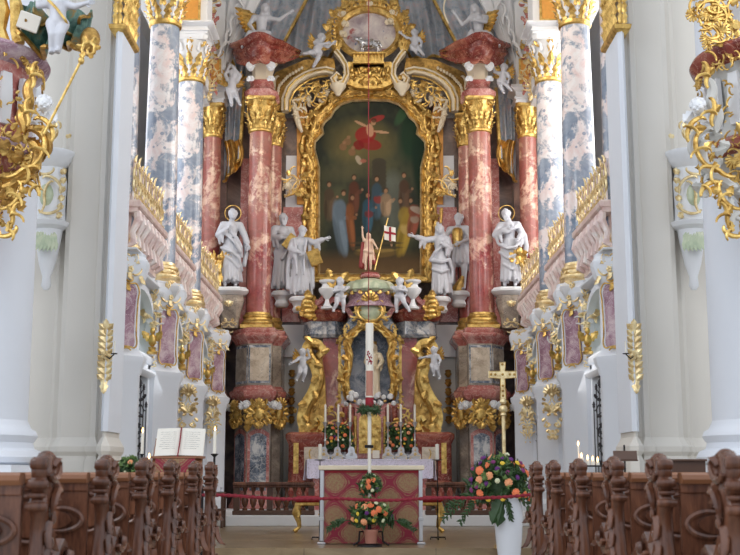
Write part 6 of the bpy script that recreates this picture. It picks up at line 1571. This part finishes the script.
# ------------------------------------------------------------------ pews
def pew_end():
    prof=[(.02,0),(.02,.30),(-.03,.48),(-.02,.62),(.02,.78),(.03,.86),(.01,.885),(-.005,.91),(.01,.935),(.025,.945),(.005,.965),(-.005,.99),(.015,1.01),(.005,1.035),(.02,1.075),(.07,1.10),(.13,1.10),(.175,1.075),(.19,1.03),(.17,.985),(.195,.95),(.18,.90),(.135,.875),(.12,.80),(.14,.72),(.20,.68),(.24,.70),(.27,.745),(.32,.775),(.37,.755),(.39,.70),(.37,.64),(.31,.61),(.27,.55),(.27,.40),(.32,.25),(.36,.12),(.38,0)]
    return prof
def build_pew_meshes():
    pr=pew_end(); W=.058
    m=MB()
    n=len(pr); vs=[]; fs=[]
    cy=sum(p[0] for p in pr)/n
    for xo,k in((-W/2,.0),(-W/2+.012,1),(W/2-.012,1),(W/2,.0)):
        for (y,z) in pr: 
            s_=.012*(1-k); dy=y-.12; vs.append((xo,y-math.copysign(s_,dy) if abs(dy)>.02 else y,z-(s_ if z>1.05 else 0)))
    for q in range(3):
        for i in range(n): j=(i+1)%n; fs.append((q*n+i,(q+1)*n+i,(q+1)*n+j,q*n+j))
    fs.append(tuple(range(n))); fs.append(tuple(reversed(range(3*n,4*n))))
    m.add(vs,fs)
    # rolls across the back edge
    for (z,r,w_) in((.905,.018,.078),(.985,.018,.078),(.945,.010,.068),(1.06,.026,.062)): m.tube([(-w_/2,.005 if z<1.05 else .02,z),(-w_/2+.01,.005 if z<1.05 else .02,z),(w_/2-.01,.005 if z<1.05 else .02,z),(w_/2,.005 if z<1.05 else .02,z)],[r*.7,r,r,r*.7],10)
    return m
def pew_carving():
    m=MB()  # on +X face (aisle side), local YZ plane -> rotate so leaf plane faces +X
    m.push((.030,0,0),(0,0,PI/2))  # local x -> world y ; local -y -> world +x
    m.scroll((.10,-.008,1.03),.13,.014,PI*.1,'C',1,sides=6); m.scroll((.12,-.012,.93),.12,.015,PI*1.2,'C',-1,sides=6)
    for k in range(9):
        z=.85-k*.085; y=.075-.03*math.sin(k*.5)+(.0 if z>.5 else .02); m.leaf((y,-.005,z),-PI/2-.5,.12,.06,.12,5); m.leaf((y+.03,-.004,z-.03),-PI/2+.45,.10,.05,.12,5); m.ell((y+.01,-.012,z+.01),(.018,.012,.022),6,4)
    for k in range(4): m.leaf((.10+.01*k,-.004,1.05-.03*k),.6-.45*k,.06,.04,.2,5)
    m.scroll((.31,-.01,.70),.13,.017,.3,'C',1,sides=6); m.leaf((.24,-.01,.62),-1.3,.18,.09,.3,5); m.leaf((.36,-.01,.72),-.9,.1,.06,.3); m.ell((.32,-.015,.705),(.03,.02,.03),8,6)
    m.scroll((.30,-.005,.3),.22,.014,PI/2,'S',1,sides=6)
    m.pop()
    for k in range(7):
        a=1.5-k*.42; m.ell((.0,.10+.085*math.cos(a),1.02+.070*math.sin(a)),(.030,.022,.020),8,6)
    return m
def pews():
    global SIDE
    offs={1:[321,260,222,195,171.5,156],-1:[354,286,240,205,180,163]}
    ordn=['front','second','third','fourth','fifth','rearmost']
    ordl=['nearest','second','third','fourth','fifth','farthest']
    for side in (1,-1):
        SIDE=side; src=None; w=LR('left','right')
        for i,of in enumerate(offs[side]):
            D=1.19*1150/of
            lab='%s carved oak pew %s of the aisle%s'%(ordl[i]+('' if i in(0,5) else ' nearest'),w,'')
            if src is None:
                t=thing('church_pew',lab,'pew',(0,0,0),'carved pews %s of the aisle'%w)
                e=build_pew_meshes(); e.v=[p+V((-1.215,0,0)) for p in e.v]; eo=e.build('carved_end',M['wood'],t,angle=50)
                c=pew_carving(); c.v=[p+V((-1.215,0,0)) for p in c.v]; c.build('acanthus_carving',M['wood'],eo)
                m=MB(); m.sweep([(-4.6,.0,1.0),(-1.27,.0,1.0)],[(-.015,-.018),(.03,-.018),(.04,.0),(.035,.018),(.02,.028),(-.03,.028),(-.04,.015),(-.035,-.01)]); m.build('top_rail',M['wood_light'],t)
                m=MB(); m.bb(-4.6,-1.27,.0,.03,.08,.98)
                m.bb(-4.6,-1.27,-.012,.0,.945,.985,.004); m.bb(-4.6,-1.27,-.012,.0,.08,.26,.004)
                for k in range(6):
                    xc=-1.52-.62*k
                    q=MB()
                    m.bb(xc-.33,xc-.29,-.012,.0,.26,.945,.004)
                m.build('back_panel',M['wood'],t)
                m=MB()
                for k in range(6):
                    xc=-1.52-.62*k; P=[]
                    for a_ in range(48):
                        a=2*PI*a_/48; r=.095+.045*abs(math.cos(2*a))**.6; P.append((xc+r*1.65*math.cos(a),-.006,.82+r*.72*math.sin(a)))
                    m.tube(P,.012,6,closed=True); m.slab([(xc+(p[0]-xc)*.80,.82+(p[2]-.82)*.78) for p in P],-.018,.0)
                m.build('quatrefoil_relief',M['wood'],t)
                m=MB(); m.bb(-4.6,-1.28,.05,.40,.43,.46,.01); m.build('seat',M['wood_light'],t)
                m=MB(); m.bb(-4.6,-1.28,-.36,-.18,.16,.19,.008); m.build('kneeler',M['wood'],t)
                src=t; o=t
            else: o=copy_tree(src); o['label']=lab
            o.location=(0,D,0)
    SIDE=1
pews()
# ------------------------------------------------------------------ things behind the pews
def lectern():
    Y=9.9; a=at(178,470,Y); x=a.x
    t=thing('lectern','lectern dressed in crimson damask behind the left pews','lectern',(x,Y,0))
    z1=zz(457,Y); m=MB(); m.bb(x-.17,x+.17,Y-.15,Y+.15,z1-.015,z1,.004); m.bb(x-.045,x+.045,Y-.04,Y+.04,.05,z1-.05); m.bb(x-.2,x+.2,Y-.2,Y+.2,0,.05,.01); m.box((x,Y,z1+.03),(.42,.30,.025),(.95,0,0)); m.build('wooden_stand',M['wood_light'],t)
    m=MB(); m.bb(x-.165,x+.165,Y-.165,Y-.15,z1-.32,z1-.016); m.build('damask_hanging',M['damask'],t)
    bk=thing('open_book','large open book with burgundy ribbon on the lectern behind the left pews','book',(x,Y-.02,z1+.03))
    zb=zz(456,Y); ztp=zz(428.5,Y)
    for sx in (-1,1):
        m=MB()
        def pg(u,v,sx=sx): return (x+.012+sx*.205*u*(1-.0*v)+.0, Y-.06+.12*v-.03*math.sin(u*PI)*.9, zb+(ztp-zb)*v+(.006*(1-u)))
        m.grid(pg,12,6,thick=.028); o=m.build('page_block',M['paper'],bk)
        m=MB()
        for r in range(9):
            for (u0,u1) in ((.18,.82),):
                zq=.86-r*.075; p=V(pg(u0,zq)); q=V(pg(u1-.1*(r%3==2),zq)); mid=V(pg(.5,zq)); m.tube([p+V((0,-.003,0)),mid+V((0,-.003,0)),q+V((0,-.003,0))],.0016,4)
        m.build('text_lines',M['stucco_grey'],bk)
    m=MB(); m.tube([(x+.012,Y+.05,ztp+.01),(x+.012,Y-.02,(zb+ztp)/2),(x+.008,Y-.10,zb-.01),(x+.004,Y-.12,zb-.09)],.006,5); m.build('ribbon',M['rope'],bk)
    m=MB(); m.box((x,Y+.0,zb-.012),(.44,.16,.02)); m.build('ledge',M['wood_light'],t)
lectern()
def candle(name,label,p,r,z0,z1,lit=True,holder=None,group=None):
    t=thing(name,label,'candle',(p[0],p[1],z0),group)
    m=MB(); m.lathe([(r,z0),(r,z1),(r*.3,z1+.004)],14,(p[0],p[1],0)); m.build('wax_body',M['wax'],t)
    if holder: m=MB(); holder(m); m.build('holder',M['iron'],t)
    if lit: m=MB(); m.lathe([(.002,z1+.004),(.009,z1+.018),(.007,z1+.03),(.001,z1+.05)],10,(p[0],p[1],0)); m.build('flame',M['flame'],t)
def smalls():
    Y=10.5; a=at(142,454,Y); candle('altar_candle','lit white candle left of the open book, behind the left pews',(a.x,Y),.013,zz(454,Y),zz(433,Y),True,lambda m:m.lathe([(.05,.94),(.05,.95),(.012,.97),(.012,zz(454,Y)-.01),(.03,zz(454,Y))],12,(a.x,Y,0)))
    Y=12.3; b=at(214.5,454,Y); candle('altar_candle','lit white candle on a black holder right of the open book',(b.x,Y),.017,zz(454,Y),zz(431,Y),True,lambda m:m.lathe([(.12,0),(.11,.02),(.014,.04),(.012,zz(456,Y)-.01),(.045,zz(454,Y)),(.02,zz(454,Y)+.005)],14,(b.x,Y,0)))
    Y=9.9; c=at(149,462,Y); candle('votive_light','small glowing votive light low beside the lectern',(c.x,Y),.022,.94,zz(459,Y),True,lambda m:(m.lathe([(.035,.93),(.035,.945)],12,(c.x,Y,0)),m.lathe([(.10,0),(.10,.02),(.012,.03),(.012,.93)],12,(c.x,Y,0))))
    # candle rack on the right
    Y=11.2; t=thing('votive_candle_rack','black iron votive candle rack behind the right pews','candle rack',(at(590,470,Y).x,Y,0))
    x0,x1=xx(577,466,Y),xx(602,466,Y); zr=zz(466,Y)
    m=MB(); m.tube([(x0,Y-.08,zr),(x1,Y-.08,zr),(x1,Y+.08,zr),(x0,Y+.08,zr)],.009,6,closed=True); m.bb(x0,x1,Y-.08,Y+.08,zr-.006,zr)
    for x_ in(x0,x1): m.tube([(x_,Y,0),(x_,Y,zr)],.009,6)
    m.tube([(x0-.0,Y-.15,.01),(x0,Y+.15,.01)],.01,6); m.tube([(x1,Y-.15,.01),(x1,Y+.15,.01)],.01,6); m.build('iron_frame',M['iron'],t)
    for k,(px_,yt,lb) in enumerate(((579,446,'tall thin lit votive candle at the left end of the iron rack'),(581,458,'short lit votive candle in front at the rack left end'),(588,460,'short votive candle in the middle of the iron rack'),(593,461,'short votive candle right of the rack middle'),(598,462,'shortest votive candle at the right end of the iron rack'))):
        q=at(px_,466,Y); yy=Y-.04 if k==1 else Y+.01; candle('votive_candle',lb,(q.x,yy),.009 if k==0 else .018,zr,zz(yt,Y),True,None,'votive candles on the iron rack')
    # small music stand
    Y=10.4; q=at(625,470,Y); t=thing('music_stand','small dark music stand behind the right pews','music stand',(q.x,Y,0)); zc=zz(455.5,Y)
    m=MB(); m.tube([(q.x,Y,.02),(q.x,Y,zz(445,Y))],.009,6)
    for a_ in(0,2.1,4.2): m.tube([(q.x,Y,.2),(q.x+.22*math.cos(a_),Y+.22*math.sin(a_),.01)],.009,6)
    m.build('tripod',M['iron'],t)
    m=MB(); m.box((q.x,Y-.03,zc),(.21,.012,.085),(-.3,0,0),bev=.003); m.box((q.x,Y-.05,zc-.045),(.21,.05,.01)); m.build('desk',M['wood_dark'],t)
    m=MB(); Y=9.6; a=at(668,470,Y); b=at(701,460,Y); m.bb(a.x,b.x,Y-.12,Y+.12,.12,b.z,.008); m.bb(a.x-.01,b.x+.01,Y-.14,Y+.14,b.z-.012,b.z+.006,.003); m.bb(a.x+.02,b.x-.02,Y-.10,Y+.10,.0,.13)
    tag(m.build('wooden_box',M['wood_dark']),'plain brown wooden box standing behind the right pews','box')
    # sconces
    global SIDE
    for SIDE in(1,-1):
        w=LR('left','right'); p=at(115.5,355,13.55); t=thing('wall_sconce','gilt leafy wall sconce with candle on the %s pilaster'%w,'sconce',p)
        x=-3.125; m=MB(); m.push((-3.135,13.575,p.z),(0,0,.12)); rng=random.Random(2)
        for k in range(9):
            zq=-.30+.075*k; m.leaf((0,-.01,zq),.7,.13,.07,.2,5); m.leaf((0,-.01,zq),PI-.7,.13,.07,.2,5)
        m.leaf((0,-.01,.25),PI/2,.2,.09,.2); m.leaf((0,-.01,-.28),-PI/2,.2,.09,.2); m.rosette((0,-.03,0),.06); m.slab([(-.02,-.3),(.02,-.3),(.02,.3),(-.02,.3)],-.01,.015); m.pop(); m.build('gilt_leafwork',M['gold_light'],t)
        m=MB(); m.tube([(-3.11,13.54,p.z-.02),(-3.06,13.48,p.z-.05),(-3.0,13.45,p.z)],.008,6); m.lathe([(.035,0),(.04,.01)],10,(-3.0,13.45,p.z)); m.build('candle_arm',M['iron'],t)
        m=MB(); m.lathe([(.010,.01),(.010,.15),(.003,.155)],10,(-3.0,13.45,p.z)); m.build('candle',M['wax'],t)
        # wrought iron grilles
        for k,(xa_,xb_,xg,hh,lb) in enumerate(((-3.74,-3.24,16.72,2.2,'tall dark wrought grille in the opening behind the %s pilaster'),(-3.74,-3.24,22.5,2.2,'narrow dark wrought grille between the two rear piers on the %s'))):
            t=thing('wrought_iron_grille',lb%w,'grille',((xa_+xb_)/2,xg,.12)); rng=random.Random(20+k); xm=(xa_+xb_)/2; L_=xb_-xa_
            m=MB(); n=12
            for q in range(n+1):
                xx_=xa_+L_*q/n; h=1.55+.75*math.exp(-((xx_-xb_+.12)/.15)**2)+.08*(q%2); m.tube([(xx_,xg,.12),(xx_,xg,h)],.008,5); m.leaf((xx_,xg,h),PI/2,.10,.04,.1)
            for z_ in(.2,.7,1.0): m.tube([(xa_,xg,z_),(xb_,xg,z_)],.012,5)
            m.build('bars',M['grille'],t)
            m=MB()
            for q in range(100):
                xx_=rng.uniform(xa_+.05,xb_-.03); top=1.5+.75*math.exp(-((xx_-xb_+.12)/.18)**2); z_=rng.uniform(.3,top); m.push((xx_,xg-.01,z_)); 
                if rng.random()<.35: m.leaf((0,-.01,0),rng.uniform(0,6.28),.09,.05,.3,4)
                else: m.scroll((0,-.01,0),rng.uniform(.08,.16),.008,rng.uniform(0,6.28),rng.choice('CS'),rng.choice((1,-1)))
                m.pop()
            m.push((xb_-.12,xg-.02,2.28)); m.rosette((0,0,0),.06); m.leaf((0,0,.05),PI/2,.14,.07,.1); m.pop(); m.build('scrollwork',M['grille'],t)
        # marbled white wall console
        p=at(50,290,13.85); c=(-3.98,13.95,0); t=thing('stucco_console','white stucco console with teal and gilt scrolls on the wall beside the %s round column'%w,'bracket',(c[0],c[1],p.z))
        z=lambda y:zz(y,13.8)
        a0,a1=PI,2*PI
        m=MB(); m.lathe([(.24,z(225)),(.27,z(221)),(.20,z(218)),(.19,z(205)),(.20,z(180)),(.17,z(170)),(.16,z(166)),(.25,z(160)),(.27,z(156)),(.30,z(153)),(.30,z(150)),(.2,z(149))],28,c); m.lathe([(.03,z(288)),(.06,z(284)),(.05,z(275)),(.10,z(262)),(.15,z(240)),(.17,z(228)),(.24,z(225))],20,c); m.build('moulded_body',M['stucco'],t)
        m=MB(); rng=random.Random(14)
        for (dx,zq,s,an,kd) in((-.02,198,.42,1.2,'S'),(.06,185,.3,2.4,'C'),(.05,210,.28,.3,'C'),(-.06,172,.25,0,'C')): m.scroll((c[0]+dx+.03,c[1]-.23,z(zq)),s,.018,an,kd)
        for k in range(6): m.leaf((c[0]+.15,c[1]-.15,z(172+k*8)),.2-k*.3,.12,.08,.4)
        m.push((c[0]+.1,c[1]-.18,z(140))); m.rocaille(rng,.28,.42,12,.014,False,(.35,.7)); m.pop(); m.build('gilt_scrolls',M['gold_light'],t)
        m=MB(); 
        for k in range(7): m.push((c[0]-.08+.03*k,c[1]-.17+.008*k,z(232))); m.leaf((0,0,0),-PI/2-.2+.07*k,.32,.06,.3,5); m.pop()
        m.ell((c[0],c[1]-.17,z(195)),(.09,.05,.16),10,8); m.build('teal_shell',M['jade'],t)
    SIDE=1
smalls()
# ------------------------------------------------------------------ pulpit (left) and balcony (right) on the round columns
def tribune():
    w=LR('left','right'); left=SIDE>0; rng=random.Random(60 if left else 61); Y=11.0; cx,cy=-4.06,11.05; z=lambda y:zz(y,10.6)
    t=thing('pulpit' if left else 'balcony_loge', 'gilded marble pulpit with rocaille carving on the left round column' if left else 'gilded rocaille balcony with dark red ledge on the right round column','pulpit' if left else 'balcony',(cx,cy,z(235)))
    m=MB(); m.lathe([(.62,z(150)),(.70,z(140)),(.66,z(125)),(.60,z(105)),(.62,z(75)),(.68,z(62)),(.70,z(55))],48,(cx,cy,0)); m.lathe([(.08,z(238)),(.2,z(225)),(.34,z(200)),(.45,z(180)),(.60,z(160)),(.64,z(150))],40,(cx,cy,0)); m.build('drum',M['rose' if left else 'stucco_grey'],t)
    m=MB(); m.lathe([(.66,z(62)),(.72,z(58)),(.80,z(52)),(.82,z(47)),(.80,z(43)),(.72,z(41))],48,(cx,cy,0)); m.lathe([(.68,z(150)),(.76,z(146)),(.78,z(140)),(.72,z(134)),(.66,z(132))],48,(cx,cy,0)); m.build('marble_ledge',M['purple' if left else 'red_dark'],t)
    m=MB()
    for k in range(7): # white framed panels
        a=-PI/2-.2+k*.38; m.push((cx+.66*math.cos(a),cy+.66*math.sin(a),z(96)),(0,0,a+PI/2)); m.slab([(-.05,-.26),(.05,-.26),(.07,.0),(.05,.26),(-.05,.26),(-.07,0)],-.03,.02); m.pop()
    m.build('white_pilasters',M['stucco'],t)
    m=MB()
    for k in range(9):
        a=-PI/2-.35+k*.27; R=.74
        for (zy,s,n,hh) in((58,.28,4,.22),(96,.16,5,.5),(148,.34,7,.34),(178,.30,7,.36),(205,.22,5,.3)):
            rr=R if zy<170 else (.58 if zy<190 else .40); m.push((cx+rr*math.cos(a),cy+rr*math.sin(a),z(zy)+rng.uniform(-.04,.04)),(0,0,a+PI/2)); m.rocaille(rng,s,hh,n+3,.010,False,(.4,.75),leaves=.35); m.pop()
    for (px_,py_,s,an,kd) in ((36,150,.40,1.3,'C'),(22,172,.36,.2,'S'),(12,196,.34,1.0,'C'),(45,128,.3,2.2,'C'),(28,112,.3,1.5,'S'),(34,75,.28,1.4,'S'),(14,215,.28,1.2,'S'),(8,232,.2,.4,'C'),(30,188,.24,2.6,'C')):
        p=at(px_,py_,10.35); m.scroll(p,s*.9,.022,an,kd,1,sides=7); m.scroll(p+V((.04,-.03,-.03)),s*.5,.014,an+1.5,'C',sides=6); m.leaf(p,an+1,.12,.07,.3)
    m.build('gilt_rocaille',M['gold'],t)
    m=MB()
    for (px_,py_,s,an,kd) in ((30,160,.34,1.3,'C'),(18,182,.30,.2,'S'),(40,140,.3,2.2,'C'),(24,120,.25,1.5,'S'),(30,95,.3,1.4,'S')):
        p=at(px_,py_,10.45); m.scroll(p,s,.045,an,kd,1,sides=7)
    for k in range(16): p=at(rng.uniform(5,42),rng.uniform(135,200),10.5); m.leaf(p,rng.uniform(0,6.28),.14,.09,.3)
    m.build('grey_rocaille',M['gold_dark'] if left else M['stucco_grey'],t)
    m=MB(); cherub_head(m,at(44,104,10.4) if left else at(42,107,10.4),.075,False,.4); m.leaf(at(42,112,10.45),-2.2,.16,.10,.2); m.leaf(at(48,112,10.45),-.9,.16,.10,.2); m.build('cherub_head',M['stucco'],t)
    if left:
        m=MB()
        def f(u,v):
            p=at(18+78*u-8*v*u, 2+42*v*(1-.15*u)+10*math.sin(u*2.2), 10.75); p.y+=.13*math.sin(u*17+v*3)+.05*math.sin(u*37+v*8); p.z+=.06*math.sin(u*11+v*7); return p
        m.grid(f,44,12,thick=.03); o=m.build('swag_drapery',M['teal']); tag(o,'teal and gold carved drapery swag on top of the pulpit','drapery')
        m=MB(); m.tube([V(f(u/40,1))+V((0,-.03,0)) for u in range(41)],.026,6); m.tube([V(f(u/40,.45))+V((0,-.05,0)) for u in range(41)],.018,6); m.ell(at(90,40,10.6),(.10,.08,.13),10,8); m.build('gilt_hem',M['gold_dark'],o)
        a=at(56,58,10.45); putto('plump white putto with gilt sash standing above the pulpit ledge',(a.x,10.45,a.z+.02),.1,dict(head=(.03,-.02,.87),el=(-.24,-.04,.66),hl=(-.26,-.06,.82),er=(.22,-.05,.66),hr=(.34,-.1,.68),kl=(-.04,-.08,.26),fl=(-.06,.0,.05),kr=(.06,-.10,.27),fr=(.03,-.04,.05)),.74,wing=False,more=[('gilt_sash','gold',lambda m,J:m.tube([(-.09,-.05,.54),(.0,-.10,.44),(.08,-.085,.34),(.10,.0,.30)],.014,6))])
        t2=thing('gilt_crozier','long gilt crozier slanting out from the pulpit toward the white pier','staff',at(46,128,10.2)); p0=at(44,134,10.2); p1=at(84,55,10.2)
        m=MB(); m.tube([p0,p0.lerp(p1,.5),p1],.013,8); m.ell(p0.lerp(p1,.93),(.03,.03,.04),8,6); m.build('shaft',M['gold'],t2)
        m=MB(); c=at(89,48,10.2); m.tube([p1,at(82,50,10.2),at(84,44,10.2),at(90,42,10.2),at(95,46,10.2),at(94,53,10.2),at(89,55,10.2),at(87,50,10.2),at(90,48,10.2)],[.012,.014,.018,.020,.020,.018,.016,.012,.014],8)
        for k in range(6): a_=k*1.0; m.leaf(c+V((.06*math.cos(a_),-.01,.06*math.sin(a_))),a_,.07,.05,.3,4)
        m.build('curled_crook',M['gold'],t2)
        m=MB(); m.box(at(29,22,10.55),(.20,.05,.17),(.3,.3,.2),bev=.01); tag(m.build('open_scripture',M['paper']),'pale blue-white carved book lying in the drapery above the pulpit','book')
        m=MB()
        for (x0_,x1_) in((0,14),(14,22)): m.tube([at(x0_,-6,10.7),at(x0_+3,12,10.6),at(x0_+1,30,10.6),at(x0_+5,44,10.6)],[.05,.07,.05,.06],8)
        m.build('upper_gilt_frame',M['gold'],t)
    else:
        m=MB()
        for k in range(12): p=at(rng.uniform(2,42),rng.uniform(-5,40),10.6); m.push(p); m.rocaille(rng,.34,.4,9,.012,False,(.35,.6),leaves=.3); m.pop()
        tag(m.build('gilt_crest',M['gold']),'gilt scroll crest above the right balcony ledge','ornament')
        m=MB(); m.lathe([(.60,z(45)),(.58,z(20)),(.6,z(-20))],36,(cx,cy+.1,0)); tag(m.build('balcony_canopy',M['stucco']),'pale curved parapet rising above the right balcony ledge','panel')
        m=MB(); 
        for (px_,py_,s,an) in((8,205,.3,1.2),(2,185,.3,.5),(5,222,.2,2)): m.scroll(at(px_,py_,10.5),s,.03,an,'C',sides=7)
        tag(m.build('grey_scroll',M['stucco_grey']),'grey stucco scroll hanging under the right balcony','ornament')
both(tribune)
